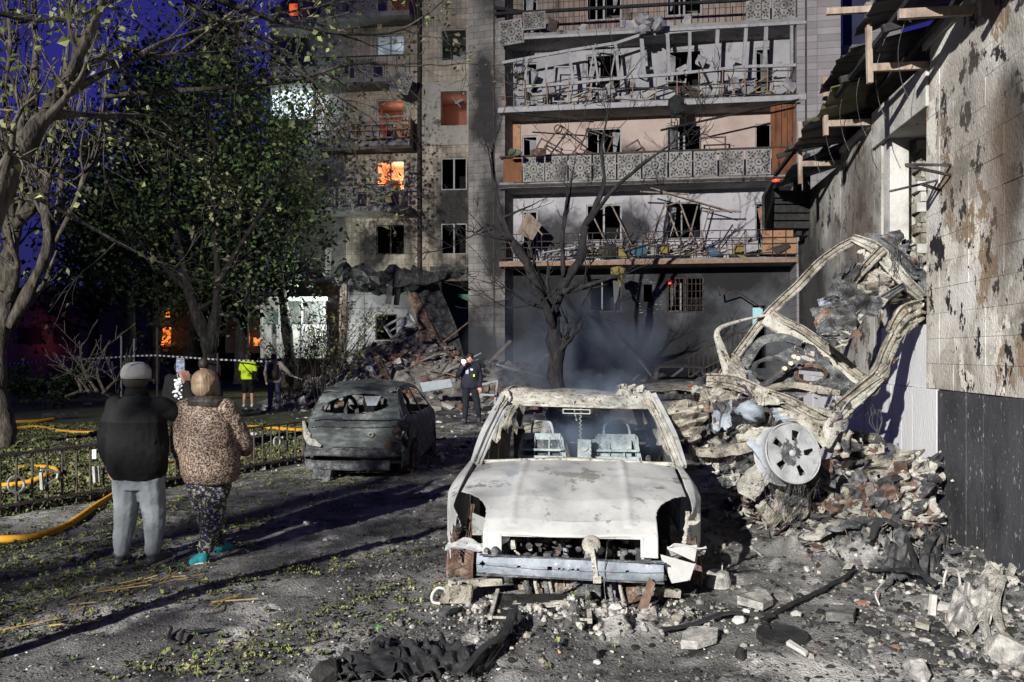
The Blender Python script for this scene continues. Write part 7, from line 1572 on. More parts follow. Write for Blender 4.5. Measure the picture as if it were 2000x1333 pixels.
mb = MB(); c = A(H_ + Vector((0, .0, .040)))
loftr(mb, [((c.x, c.y, c.z - .052), .107, .120, 0), ((c.x, c.y, c.z - .02), .112, .125, 0), ((c.x, c.y, c.z + .02), .108, .120, 0), ((c.x, c.y, c.z + .055), .088, .098, 0), ((c.x, c.y, c.z + .078), .05, .055, 0), ((c.x, c.y, c.z + .084), .01, .01, 0)], 26)
capo = mb.build('cap', M['cap'], man, smooth=True); m__ = capo.modifiers.new('f', 'DISPLACE'); m__.texture = _texf; m__.strength = .012; m__.texture_coords = 'LOCAL'
mb = MB(); mb.surf(lambda u, v: Vector((c.x + .10 * (2 * u - 1), c.y + .09 + .10 * v * (1 - (2 * u - 1) ** 2), c.z - .045 - .03 * v * 1.0 - .02 * (2 * u - 1) ** 2)), 0, 1, 0, 1, 12, 5); mb.build('brim', M['cap'], capo, smooth=True, solid=.005)
mb = MB(); ell(mb, A(H_ + Vector((0, -.008, -.03))), .094, .105, .07, 18); mb.build('hair', cloth('grey_hair', (.03, .025, .022), (.07, .06, .05)), man, smooth=True)
mb = MB(); loftr(mb, [(A(m_(267, 778)), .10, .095, 0), (A(m_(267, 758)), .082, .082, 0)], 20); mb.build('collar', M['fleece'], man, smooth=True)
M['scr'] = emis('phone_screen', (.45, .50, .72), .75, (.12, .13, .22), 55)
ph = A(m_(319, 719, .30)); phe = empty('smartphone', ph - Vector((0, 0, .08)), 'black smartphone with a lit camera screen held up by the man in the cap', 'phone')
mb = MB(); mb.box(ph, (.076, .009, .168)); mb.build('phone_body', M['rubber'], phe, bevel=.004)
mb = MB(); mb.box(ph + Vector((0, -.0055, .018)), (.068, .002, .105)); mb.build('screen', M['scr'], phe)
M['icon'] = emis('screen_icon', (.8, .8, .85), .9)
mb = MB()
for i in range(5): mb.box(ph + Vector((-.026 + .013 * i, -.0055, .078)), (.006, .002, .004)); mb.box(ph + Vector((-.026 + .013 * i, -.0055, -.045)), (.006, .002, .003))
for dx in (-.022, 0, .022): mb.box(ph + Vector((dx, -.0055, -.074)), (.007, .002, .005))
mb.tube([ph + Vector((0, -.006, -.059)), ph + Vector((0, -.0065, -.059))], .008, 12); mb.box(ph + Vector((-.024, -.0055, -.059)), (.008, .002, .008)); mb.box(ph + Vector((.024, -.0055, -.059)), (.008, .002, .008))
mb.build('camera_controls', M['icon'], phe)
# the woman in leopard print
WX, WY = (405 - CX) / F * 6.3, 6.3; wz = gz(WX, WY)
def w_(px, py, y=0.0): return ((px - 405) / 238.0 * (1 + y / 6.3), y, (H + (HY - py) / F * (WY + y)) - wz)
def leopard():
    m = bpy.data.materials.new('leopard_print_padding'); m.use_nodes = True; n, l = m.node_tree.nodes, m.node_tree.links; b = n['Principled BSDF']; b.inputs['Roughness'].default_value = .7
    t = n.new('ShaderNodeTexCoord').outputs['Object']; v = n.new('ShaderNodeTexVoronoi'); v.inputs['Scale'].default_value = 74; v.inputs['Randomness'].default_value = .95; nz = n.new('ShaderNodeTexNoise'); nz.inputs['Scale'].default_value = 40
    ad = n.new('ShaderNodeMix'); ad.data_type = 'RGBA'; ad.inputs[0].default_value = .018; l.new(t, ad.inputs[6]); l.new(nz.outputs['Color'], ad.inputs[7]); l.new(ad.outputs[2], v.inputs['Vector'])
    cr = n.new('ShaderNodeValToRGB'); e = cr.color_ramp.elements; e[0].position = .0; e[0].color = (.09, .04, .03, 1); e[1].position = .20; e[1].color = (.08, .035, .025, 1)
    for p_, c_ in ((.25, (.02, .010, .008)), (.47, (.02, .010, .008)), (.54, (.24, .175, .13)), (1, (.32, .245, .185))): q = e.new(p_); q.color = (*c_, 1)
    l.new(v.outputs['Distance'], cr.inputs[0]); l.new(cr.outputs[0], b.inputs['Base Color']); return m
def floral():
    m = bpy.data.materials.new('floral_trousers'); m.use_nodes = True; n, l = m.node_tree.nodes, m.node_tree.links; b = n['Principled BSDF']; b.inputs['Roughness'].default_value = .8
    t = n.new('ShaderNodeTexCoord').outputs['Object']; col = None
    for sc_, thr, c_ in ((26, .34, (.36, .34, .28)), (37, .27, (.06, .08, .33)), (52, .30, (.30, .26, .17))):
        v = n.new('ShaderNodeTexVoronoi'); v.inputs['Scale'].default_value = sc_; l.new(t, v.inputs['Vector']); mt = n.new('ShaderNodeMath'); mt.operation = 'LESS_THAN'; mt.inputs[1].default_value = thr; l.new(v.outputs['Distance'], mt.inputs[0])
        mx = n.new('ShaderNodeMix'); mx.data_type = 'RGBA'; l.new(mt.outputs[0], mx.inputs[0]); mx.inputs[7].default_value = (*c_, 1)
        if col is None: mx.inputs[6].default_value = (.012, .014, .018, 1)
        else: l.new(col, mx.inputs[6])
        col = mx.outputs[2]
    l.new(col, b.inputs['Base Color']); return m
Jw = dict(head=w_(401, 751), shL=w_(364, 800), shR=w_(441, 798), elL=w_(350, 862, .02), wrL=w_(356, 915, .06), elR=w_(468, 866, .10), wrR=w_(452, 880, .28),
          hipL=w_(392, 945), hipR=w_(425, 945), knL=w_(398, 1020, .10), knR=w_(415, 1020, -.02), anL=w_(404, 1064, .30), anR=w_(403, 1082, -.04), toL=w_(412, 1072, .45), toR=w_(388, 1098, -.10))
tp = dict(name='leopard_jacket', mat=leopard(), rings=[(w_(412, 942), .20, .17), (w_(412, 925), .232, .19), (w_(410, 890), .24, .195), (w_(408, 850), .222, .185), (w_(405, 820), .205, .165), (w_(403, 802), .18, .14), (w_(402, 788), .12, .11), (w_(401, 778), .08, .085)])
wom, A, H_, hr = person((WX, WY, wz), Jw, 'woman with short blond hair in a leopard-print padded jacket and dark floral trousers', tp, dict(name='floral_trousers', mat=floral(), r=[.115, .085, .058]), mat('blond_hair', [(.13, .09, .055), (.26, .19, .12)], 26, 6, .5, .5, 60, stretch=(1, 1, .12)), 1, .009, hs=1.0,
    shoe=mat('teal_knit_shoe', [(.01, .16, .19), (.03, .28, .31)], 60, 3, .8, .4), hair_kind='bob', fold=.03, puff=1.12, handdirs={'L': Vector((.12, .1, -1)), 'nL': Vector((1, .2, 0))})
mb = MB(); loftr(mb, [(A(w_(406, 795)), .155, .12, 0), (A(w_(406, 782)), .165, .13, 0), (A(w_(404, 773)), .11, .10, 0)], 22); h = mb.build('hood', M['hair_dark'], wom); soft(h, .01, 3, .02)
mb = MB(); mb.tube([A(H_ + Vector((-hr * .98, -.01, -.04 - .012 * math.cos(i))) + Vector((.0, .012 * math.sin(i), 0))) for i in range(7)], .003, 6); mb.build('earring', M['alloy'], wom)
# generic standing pose for people farther back
def pose(h=1.72, back=1, lean=0, arms='down', wide=1.0):
    k = h / 1.72; J = dict(head=(0, 0, 1.60), shL=(-.185, 0, 1.42), shR=(.185, 0, 1.42), elL=(-.25, .02, 1.14), elR=(.25, .02, 1.14), wrL=(-.25, .08 * back, .90), wrR=(.25, .08 * back, .90), hipL=(-.09, 0, .92), hipR=(.09, 0, .92), knL=(-.11, .02, .50), knR=(.12, .02, .50), anL=(-.12, 0, .09), anR=(.14, 0, .09))
    return {a: tuple(c * k for c in b) for a, b in J.items()}
def rings(h=1.72, low=.88, w=.22, d=.14): 
    k = h / 1.72; return [((0, 0, low * k), w * .92, d, ), ((0, 0, (low + .1) * k), w, d), ((0, 0, 1.15 * k), w * .92, d * .95), ((0, 0, 1.34 * k), w * 1.0, d * .95), ((0, 0, 1.44 * k), w * .75, d * .7), ((0, 0, 1.50 * k), .07, .07)]
# yellow shirt
Yp = 24.0; yx = (484 - CX) / F * Yp; J = pose(1.68, 1); J['elL'] = (-.25, .06, 1.15); J['wrL'] = (-.08, .22, 1.36); J['wrR'] = (.27, .06, .92)
hv = mat('fluorescent_yellow_shirt', [(.55, .80, .01), (.66, .90, .03)], 4, 3, .8, 0)
yp, A, H_, hr = person((yx, Yp, gz(yx, Yp)), J, 'person in a bright yellow T-shirt and black shorts with a dark shoulder bag', dict(name='yellow_shirt', mat=hv, rings=rings(1.68, .90)), dict(name='shorts', mat=M['fleece']), M['hair_dark'], 1, .018, bare_arms=True, short_legs=True, shoe='sole', sole=False, fold=.01)
mb = MB(); mb.tube(catmull([A((-.15, -.10, 1.40)), A((.02, -.15, 1.2)), A((.20, -.12, 1.0))], 4), .014, 5); mb.rock(A((.24, -.08, .98)), .2, rc, 1.2); thing('shoulder_bag', mb, M['fleece'], 'dark bag slung across the back of the person in yellow', 'bag')
# beige jacket with a backpack
Yp = 22.5; bx = (535 - CX) / F * Yp; J = pose(1.66, 1); J['elR'] = (.33, .1, 1.18); J['wrR'] = (.42, .25, 1.05)
bp_, A, H_, hr = person((bx, Yp, gz(bx, Yp)), J, 'person in a beige jacket and dark jeans with a dark backpack, back turned', dict(name='beige_jacket', mat=cloth('beige_jacket', (.26, .22, .19), (.36, .31, .27)), rings=rings(1.66, .84, .24, .16)), dict(name='jeans', mat=cloth('dark_jeans', (.035, .04, .08), (.07, .08, .13))), M['hair_dark'], 1, .018, fold=.02)
mb = MB(); loftr(mb, [(A((.03, -.2, .92)), .13, .08, 0), (A((.03, -.22, 1.1)), .16, .10, 0), (A((.03, -.2, 1.36)), .12, .07, 0)], 14); mb.build('backpack', M['hair_dark'], None, smooth=True, label='dark backpack worn by the person in the beige jacket', cat='backpack')
# officer with torch, facing the camera
Yp = 18.0; ox = (918 - CX) / F * Yp; J = pose(1.64, -1); J['elL'] = (-.27, -.12, 1.12); J['wrL'] = (-.14, -.32, 1.36); J['knR'] = (.16, -.02, .5); J['anR'] = (.22, .0, .09)
nav = cloth('dark_navy_uniform', (.008, .009, .015), (.02, .022, .032))
of_, A, H_, hr = person((ox, Yp, gz(ox, Yp)), J, 'officer in a dark uniform vest shining a torch towards the camera', dict(name='uniform_jacket', mat=nav, rings=rings(1.64, .86, .23, .16)), dict(name='uniform_trousers', mat=nav), M['hair_dark'], -1, .016, fold=.02, sole=False)
mb = MB(); mb.box(A((-.06, -.165, 1.20)), (.07, .02, .09)); mb.build('radio', M['blue_metal'], of_); mb = MB(); mb.box(A((.05, -.165, 1.26)), (.05, .015, .04)); mb.build('badge', M['tape'], of_); mb = MB(); mb.box(A((.10, -.165, 1.12)), (.04, .015, .05)); mb.build('pouch_tag', hv, of_)
tl = A((-.13, -.42, 1.45)); te = empty('torch', tl, 'lit handheld torch by the face of the dark-uniformed officer', 'torch')
mb = MB(); mb.tube([tl + Vector((0, .12, 0)), tl + Vector((0, .02, 0)), tl], [.016, .018, .032], 12); mb.build('torch_body', M['rubber'], te)
mb = MB(); ell(mb, tl + Vector((0, -.01, 0)), .045, .02, .045, 14); mb.build('torch_lens', emis('torch_glare', (1, .97, 1), 14), te)
lamp('POINT', 'torch_light', tl + Vector((0, -.06, 0)), 14, (1, .95, 1), shadow_soft_size=.04); lamp('POINT', 'torch_spill', tl + Vector((.02, .05, .09)), 1.6, (1, .9, .9), shadow_soft_size=.03)
# two dark figures beyond the couple, one with reflective marks
Yp = 12.5
for k, (px, hh, lab) in enumerate(((352, 1.60, 'dark-clothed person with white reflective marks, seen between the man and the woman'), (384, 1.62, 'dark-haired person in black partly hidden by the woman'))):
    x = (px - CX) / F * Yp; o_ = (x, Yp + k * .3, gz(x, Yp)); p_, A, H_, hr = person(o_, pose(hh, 1), lab, dict(name='black_jacket', mat=M['fleece'], rings=rings(hh, .84, .22, .15)), dict(name='black_trousers', mat=M['fleece']), M['hair_dark'], 1, .016, fold=.02, sole=False)
    if k == 0:
        rfx = mat('reflective_print', [(.75, .75, .78), (.85, .85, .88)], 4)
        mb = MB()
        for q_i in range(16): mb.rock(A((.05 + .05 * math.sin(q_i * 2.3), -.168, 1.0 + q_i * .023)), .022 + .02 * (q_i % 3), rc, .9)
        mb.build('reflective_marks', rfx, p_)
# onlookers behind the tape
for px, c_, hh, lab in ((160, (.30, .24, .06), 1.6, 'distant onlooker in a mustard top behind the cordon tape'), (192, (.35, .35, .36), 1.62, 'distant onlooker in a pale grey top behind the cordon tape'), (44, (.03, .03, .03), 1.62, 'distant dark onlooker at the far left behind the tape'), (208, (.06, .06, .10), 1.6, 'distant onlooker in dark blue beside the pale grey one')):
    x = (px - CX) / F * 31; person((x, 31, gz(x, 31)), pose(hh, -1), lab, dict(name='top', mat=cloth('onlooker_top', c_, tuple(a * 1.3 for a in c_)), rings=rings(hh)), dict(name='trousers', mat=M['fleece']), M['hair_dark'], -1, .03, fold=.01, sole=False)
# ------------------------------------------------------------------ debris on the ground
rd = random.Random(101)
def onground(px, py): return spot(px, py)
# grit, ash crumbs and soot clods: nobody could count them
def grit(n, xr, yr, sr, cols, seed, dens=None, name='grit', flat=.7):
    r_ = random.Random(seed); mb = MB(); pts = []
    while len(pts) < n:
        y = yr[0] * (yr[1] / yr[0]) ** r_.random(); x = r_.uniform(-1, 1) * (.72 * y + .3)
        if not (xr[0] < x < xr[1]): continue
        if dens and r_.random() > dens(x, y): continue
        pts.append((x, y))
    a = np.array(pts); zs = gh(a[:, 0], a[:, 1])
    for (x, y), z in zip(pts, zs):
        s = sr[0] * (sr[1] / sr[0]) ** (r_.random() ** 1.8); mb.rock((x, y, z + s * .12), s, r_, flat, r_.choices(range(len(cols)), [c[1] for c in cols])[0])
    mb.build(name, [M[c[0]] if isinstance(c[0], str) else c[0] for c in cols], kind='stuff')
M['fleck'] = mat('pale_ash_fleck', [(.42, .41, .38), (.60, .58, .54)], 9)
M['ember'] = mat('orange_brick_crumb', [(.38, .16, .07), (.50, .26, .12)], 9)
grit(19000, (-3.2, 4.2), (3.9, 11), (.003, .014), [('char', 6), ('ash_dim', 6), ('fleck', .7), ('ember', .12)], 1)
grit(5000, (-1.2, 4.2), (3.9, 9.5), (.008, .028), [('char', 8), ('ash_dim', 5), ('tan_metal', 1), ('grey_metal', 1), ('brick', .1)], 2, lambda x, y: .25 + .75 * (n1(x * 1.3, y * 1.3, 2) > .05))
grit(1500, (-.7, 1.7), (4.3, 5.4), (.010, .036), [('crust', 4), ('ash', 4), ('char', 2), ('grey_metal', 2), ('tan_metal', 3)], 3, lambda x, y: math.exp(-((y - 4.95) / .22) ** 2 - ((x - .5) / .8) ** 4), 'ash_clods', 1.0)
grit(3000, (1.6, 4.2), (4.0, 8.3), (.008, .040), [('grey_metal', 4), ('ash', 4), ('char', 4), ('tan_metal', 2), ('brick', .5)], 4, lambda x, y: .12 + math.exp(-((x - 3.3) / .7) ** 2), 'scrap_crumbs', .9)
grit(2500, (-9, 7), (11, 24), (.015, .09), [('rubble', 4), ('fleck', 2), ('char', 3)], 5)
# leaf litter
def litter(n, seed, f, name, ms, s=(.03, .09)):
    r_ = random.Random(seed); pts = []
    while len(pts) < n:
        y = 4.0 * (18 / 4.0) ** r_.random(); x = -r_.random() * (.75 * y + .6) + .6
        if r_.random() < f(x, y): pts.append((x, y))
    a = np.array(pts); zs = gh(a[:, 0], a[:, 1]); mb = MB()
    for (x, y), z in zip(pts, zs):
        sz = r_.uniform(*s); c = Vector((x, y, z + r_.uniform(.004, .03))); a0 = r_.uniform(0, 6.28); tilt = Vector((0, 0, 1)) * .35; vs = [c]
        m = 5; ring_ = []
        for k in range(m * 2):
            an = a0 + math.pi * k / m; rr_ = sz * (.5 if k % 2 == 0 else .27) * r_.uniform(.8, 1.2); ring_.append(c + Vector((math.cos(an) * rr_, math.sin(an) * rr_, r_.uniform(-.2, .45) * sz)))
        mb.add([c] + ring_, [(0, k + 1, (k + 1) % (2 * m) + 1) for k in range(2 * m)], r_.randrange(len(ms)))
    mb.build(name, ms, kind='stuff')
M['litter_y'] = mat('yellow_green_fallen_leaf', [(.14, .155, .05), (.27, .28, .11)], 9, space='World'); M['litter_g'] = mat('green_fallen_leaf', [(.04, .07, .02), (.09, .13, .05)], 9, space='World'); M['litter_o'] = mat('olive_fallen_leaf', [(.06, .06, .03), (.14, .13, .07)], 9, space='World'); M['litter_b'] = mat('bright_green_leaf', [(.07, .20, .04), (.12, .28, .08)], 9)
def band(x, y):
    e = -2.55 + .30 * (y - 5.2)                       # the swept edge of the leaf band
    d = np.clip((e - x) / .9, 0, 1); v = d * (.35 + .65 * (n1(x * 1.8, y * 1.8, 4) > -.05))
    strip = math.exp(-((x + .15 * 0 + 1.35 - .75 * (y - 4.6)) / .35) ** 2) * (y < 5.6) * .8
    strip2 = math.exp(-((x + 2.25 - 1.1 * (y - 5.35)) / .28) ** 2) * (4.6 < y < 6.6) * .8
    return max(v, strip * .6, strip2 * .8, .008)
litter(10000, 11, band, 'fallen_leaves', [M['litter_y'], M['litter_g'], M['litter_o'], M['litter_o'], M['litter_g'], M['litter_y'], M['litter_y'], M['litter_o']], (.015, .055))
litter(7000, 12, lambda x, y: 1.0 if fence_side(x, y) > 0 and x < -2.5 else 0, 'verge_leaves', [M['litter_o'], M['litter_g'], M['litter_o'], M['litter_y']], (.05, .13))
for px, py, lab in ((430, 1042, 'large bright leaf near the woman'), (335, 1240, None), (735, 1243, 'bright green leaf in front of the ash-white car'), (1210, 1290, None), (150, 1128, 'bright green leaf at the left by the leaf litter')):
    if not lab: continue
    c = onground(px, py); mb = MB()
    for k in range(5):
        a0 = k * 1.2566; mb.add([c + Vector((0, 0, .02)), c + Vector((math.cos(a0 - .3) * .03, math.sin(a0 - .3) * .03, .03)), c + Vector((math.cos(a0) * .07, math.sin(a0) * .07, .02)), c + Vector((math.cos(a0 + .3) * .03, math.sin(a0 + .3) * .03, .035))], [(0, 1, 2, 3)])
    thing('fallen_leaf', mb, M['litter_b'], lab, 'leaf')
# straw-coloured twigs
M['straw'] = mat('yellow_twig', [(.25, .17, .06), (.40, .28, .11)], 6)
mb = MB()
for (x0, y0, x1, y1, n) in ((205, 1163, 425, 1132, 12), (30, 1236, 195, 1216, 3), (110, 1210, 260, 1170, 4), (430, 1195, 475, 1185, 3)):
    for i in range(n):
        t = rd.random(); a = onground(x0 + (x1 - x0) * t, y0 + (y1 - y0) * t + rd.uniform(-8, 8)); an = math.atan2((onground(x1, y1) - onground(x0, y0)).y, (onground(x1, y1) - onground(x0, y0)).x) + rd.gauss(0, .45); L = rd.uniform(.06, .36)
        d_ = Vector((math.cos(an), math.sin(an), 0)) * L; mb.bar(a - d_ / 2 + Vector((0, 0, .03)), a + d_ / 2 + Vector((0, 0, .03 + rd.uniform(0, .03))), .006)
mb.build('straw_twigs', M['straw'], kind='stuff')

def chunk(px, py, s, name, m, label, cat, flat=.8, sub=0, **kw):
    c = onground(px, py); mb = MB(); mb.rock(c + Vector((0, 0, s * .22)), s, rd, flat); return thing(name, mb, M[m], label, cat, bevel=.006)
# the upturned bucket-shaped block
c = onground(1402, 1148); mb = MB(); mb.lathe([(.098, .0), (.092, .05), (.083, .085), (.078, .10), (.06, .108), (.0, .11)], 22, Matrix.Translation(c)); o = mb.build('upturned_pot', M['ash'], None, smooth=False, label='ash-covered upturned pot on the ground right of the ash-white car', cat='pot')
mb = MB(); mb.bar(c + Vector((.03, 0, .10)), c + Vector((.033, 0, .17)), .008); mb.build('spike', M['ash'], o)
# pale concrete chunk and the long strip above it
def slabpoly(pts, th, name, m, label, cat, lift=.02):
    ps = [onground(a, b) + Vector((0, 0, lift)) for a, b in pts]; mb = MB(); n = len(ps); top = [p + Vector((rd.uniform(-.005, .005), 0, th + rd.uniform(-.2, .2) * th)) for p in ps]; mb.add(ps + top, [tuple(range(n))[::-1], tuple(range(n, 2 * n))] + [(i, (i + 1) % n, (i + 1) % n + n, i + n) for i in range(n)]); return thing(name, mb, M[m], label, cat, bevel=.004)
slabpoly([(1330, 1270), (1362, 1274), (1400, 1266), (1404, 1254), (1378, 1246), (1348, 1242), (1334, 1252)], .045, 'concrete_chunk', 'ash', 'pale broken concrete chunk in the foreground right of centre', 'concrete chunk')
mb = MB(); beam(mb, [onground(1292, 1248) + Vector((0, 0, .02)), onground(1350, 1238) + Vector((0, 0, .04)), onground(1410, 1230) + Vector((0, 0, .05)), onground(1448, 1226) + Vector((0, 0, .06))], .05, .02, 4, 'flat', .1, nrm=(0, 0, 1)); thing('grey_strip', mb, M['rubber'], 'long flat grey strip lying behind the pale concrete chunk', 'strip')
chunk(1443, 1226, .06, 'pale_stone', 'fleck', 'pale rounded stone at the end of the long grey strip', 'stone')
slabpoly([(1440, 1196), (1490, 1206), (1510, 1192), (1495, 1178), (1450, 1184)], .05, 'concrete_chunk', 'ash', 'grey concrete chunk beside an orange crumbled patch', 'concrete chunk')
slabpoly([(1612, 1232), (1668, 1236), (1672, 1214), (1625, 1210)], .05, 'brick_chunk', 'ash_dim', 'dusty brick half buried at the lower right', 'brick')
slabpoly([(1535, 1282), (1574, 1308), (1580, 1302), (1542, 1277)], .02, 'white_batten', 'fleck', 'short pale batten lying askew at the lower right', 'batten')
slabpoly([(1786, 1244), (1814, 1250), (1820, 1238), (1795, 1232)], .04, 'stone_chunk', 'tan_metal', 'tan stone at the far lower right', 'stone')
c = onground(1528, 1256); mb = MB(); mb.lathe([(.0, .03), (.13, .03), (.145, .035), (.15, .02), (.15, .0)], 30, Matrix.Translation(c) @ Matrix.Rotation(.08, 4, 'X')); thing('round_lid', mb, M['char'], 'round dark lid pressed into the soot at the lower right', 'lid')
for i, (a, b, s, m, lab) in enumerate([(1575, 1118, .05, 'fleck', 'small pale stone on the ash just right of the pot'), (1790, 1140, .10, 'concrete', 'yellowish concrete lump on the scrap pile'), (1842, 1205, .09, 'concrete', 'tan chunk standing beside a short white batten'), (1700, 1250, .07, 'char', 'black clod at the lower right'), (1445, 1300, .06, 'char', 'black clod near the bottom edge'), (1240, 1265, .045, 'char', 'dark crumb in front of the car, left one'), (1157, 1295, .06, 'dark_metal', 'dark hollow casting near the bottom'), (1203, 1230, .06, 'fleck', 'white crumpled scrap below the pile of clods'), (640, 1330, .1, 'char', 'clod at the bottom edge left of the torn sheet'), (1790, 1330, .12, 'ash', 'grey block at the bottom right edge'), (1965, 1300, .2, 'ash', 'big grey rubble block in the bottom right corner'), (1760, 1128, .07, 'tan_metal', 'tan lump behind the curved black hose')]): chunk(a, b, s, 'rubble_lump', m, lab, 'rubble lump')
for a, b, lab in ((1820, 1200, 'short white batten sticking up from the scrap pile'), ):
    c = onground(a, b + 10); mb = MB(); mb.bar(c, c + Vector((.01, 0, .13)), .035, .03); thing('white_batten', mb, M['fleck'], lab, 'batten')
# little tank with a white handle
c = onground(890, 1190); tk_ = empty('burnt_canister', c, 'burnt tan canister with white curved handle by the ash-white car', 'canister')
mb = MB(); mb.tube(catmull([c + Vector((-.07, 0, .06)), c + Vector((-.02, 0, .07)), c + Vector((.05, .01, .07)), c + Vector((.115, .01, .065))], 4), [.045, .055, .058, .058, .058, .058, .058, .058, .057, .056, .056, .055, .04][:13], 12, rough=.12); mb.box(c + Vector((0, 0, .035)), (.2, .08, .05), jit=.006, rng=rd); mb.build('tank', M['tan_metal'], tk_, bevel=.004)
mb = MB(); mb.tube([c + Vector((-.03, 0, .11)), c + Vector((-.03, 0, .165))], .022, 12); mb.bar(c + Vector((-.035, 0, .16)), c + Vector((.0, 0, .145)), .05, .012); mb.bar(c + Vector((.02, 0, .11)), c + Vector((.02, 0, .155)), .012); mb.build('neck', M['crust'], tk_)
mb = MB(); mb.tube(catmull([c + Vector((-.07, 0, .10)), c + Vector((-.12, -.01, .11)), c + Vector((-.155, -.02, .07)), c + Vector((-.15, -.02, .02)), c + Vector((-.10, -.02, .01))], 5), .010, 8); mb.build('handle', M['fleck'], tk_, smooth=True)
# radiator slab in front of the car
rd_ = empty('radiator', onground(1055, 1215), 'flattened ash-covered radiator with side rails in front of the white car', 'radiator')
qr = [onground(958, 1235) + Vector((0, 0, .03)), onground(1152, 1240) + Vector((0, 0, .04)), onground(1148, 1192) + Vector((0, 0, .07)), onground(972, 1190) + Vector((0, 0, .07))]
mb = MB(); mb.surf(lambda u, v: bil(qr, u, v, .008, 2, 8), 0, 1, 0, 1, 40, 16); mb.build('core', M['char'], rd_, solid=.02)
for a, b, w in ((0, 3, .025), (1, 2, .03), (0, 1, .015)): mb = MB(); mb.bar(qr[a] + Vector((0, 0, .02)), qr[b] + Vector((0, 0, .025)), w, w, ext=.03); mb.build('side_rail', M['crust'], rd_, bevel=.004)
qf = [p + Vector((0, 0, .03)) for p in (onground(962, 1216), onground(1150, 1214), onground(1140, 1182), onground(980, 1182))]
mb = MB()
for i in range(26):
    v = i / 25; a = bil(qf, .0, v, .01, 3, 6); b = bil(qf, 1, v, .01, 3, 6); mb.tube(catmull([a, a.lerp(b, .3) + Vector((0, 0, .012 * n1(i, 3))), a.lerp(b, .7) + Vector((0, 0, .012 * n1(i, 9))), b], 5), .0065, 4, rough=.6, seed=i)
mb.build('bent_fins', M['crust'], rd_, kind='stuff')
mb = MB(); mb.add([P(1243, 1195, 4.98), P(1262, 1200, 4.95), P(1280, 1140, 5.0), P(1268, 1128, 5.02)], [(0, 1, 2, 3)]); thing('number_plate_holder', mb, M['rust'], 'small dark reddish plate leaning against the clods under the bumper', 'plate', solid=.012)
slabpoly([(870, 1222), (895, 1214), (905, 1206), (880, 1214)], .02, 'charred_stick', 'char', 'short charred stick before the canister', 'stick')
# torn black sheet in the front centre
blk = empty('torn_black_plastic', onground(820, 1318), 'crumpled torn black plastic sheet at the bottom centre of the picture', 'plastic sheet')
for k, (pts, a_) in enumerate([([(655, 1345), (770, 1350), (790, 1285), (670, 1290)], .05), ([(760, 1345), (850, 1350), (880, 1290), (770, 1270)], .06), ([(850, 1335), (930, 1345), (925, 1300), (860, 1275)], .06), ([(700, 1300), (760, 1300), (765, 1268), (740, 1262)], .04), ([(905, 1350), (960, 1320), (1010, 1255), (985, 1262)], .03), ([(985, 1275), (1030, 1262), (1015, 1232), (990, 1240)], .04), ([(655, 1345), (700, 1350), (690, 1310), (640, 1320)], .05), ([(800, 1310), (860, 1316), (850, 1280), (815, 1272)], .05)]):
    ps = [onground(a, b) + Vector((0, 0, .03 + .03 * (i > 1))) for i, (a, b) in enumerate(pts)]; crumple(ps, a_ * 1.2, 300 + k, 'torn_piece', M['rubber'], blk, 34, .12, th=.003, nrm=Vector((0, 0, 1)))
mb = MB(); beam(mb, [onground(900, 1345) + Vector((0, 0, .05)), onground(945, 1310) + Vector((0, 0, .09)), onground(985, 1285) + Vector((0, 0, .10)), onground(1000, 1262) + Vector((0, 0, .12))], .045, .03, 6, 'flat', .2, nrm=(0, 0, 1)); mb.build('curled_edge', M['rubber'], blk)
# black hose end lower left
mb = MB(); mb.tube(catmull([onground(335, 1240) + Vector((0, 0, .03)), onground(330, 1255) + Vector((0, 0, .02)), onground(350, 1262) + Vector((0, 0, .03)), onground(358, 1250) + Vector((0, 0, .04)), onground(375, 1248) + Vector((0, 0, .03)), onground(420, 1242) + Vector((0, 0, .02))], 5), .011, 8); thing('rubber_hose', mb, M['rubber'], 'short black curled rubber hose on the ground at lower left', 'hose')
# scrap pile in front of the wall: strips, curved hose, torn wings
strips = [([(1600, 1085), (1650, 1100), (1690, 1080), (1720, 1050)], .10, 'grey_metal', 'torn pale grey panel curling up left of the scrap pile'), ([(1735, 1040), (1745, 1075), (1760, 1110), (1790, 1130)], .09, 'grey_metal', 'twisted grey panel standing in the middle of the scrap pile'), ([(1700, 1130), (1740, 1150), (1790, 1170), (1830, 1185)], .06, 'rubber', 'black strip sloping down across the scrap pile'),
          ([(1700, 1110), (1725, 1100), (1765, 1112), (1790, 1145), (1800, 1165)], .05, 'rubber', 'curved black hose arching over the scrap pile'), ([(1660, 1060), (1700, 1040), (1750, 1030), (1790, 1055)], .08, 'dark_metal', 'dark torn band along the top of the scrap pile'), ([(1800, 1150), (1815, 1120), (1840, 1100), (1850, 1110)], .05, 'dark_metal', 'dark curl at the right of the scrap pile'), ([(1540, 1085), (1590, 1095), (1630, 1085), (1650, 1060)], .08, 'crust', 'pale crumpled strip at the left end of the scrap pile'), ([(1935, 1300), (1925, 1250), (1940, 1205), (1960, 1200), (1945, 1240), (1975, 1280)], .04, 'crust', 'pale bent strip standing at the lower right edge'), ([(1500, 1230), (1560, 1190), (1620, 1160), (1670, 1130)], .028, 'char', 'long ridge of charred cable running to the scrap pile'), ([(1500, 1250), (1492, 1238), (1510, 1226)], .04, 'char', 'charred cable end by the round lid')]
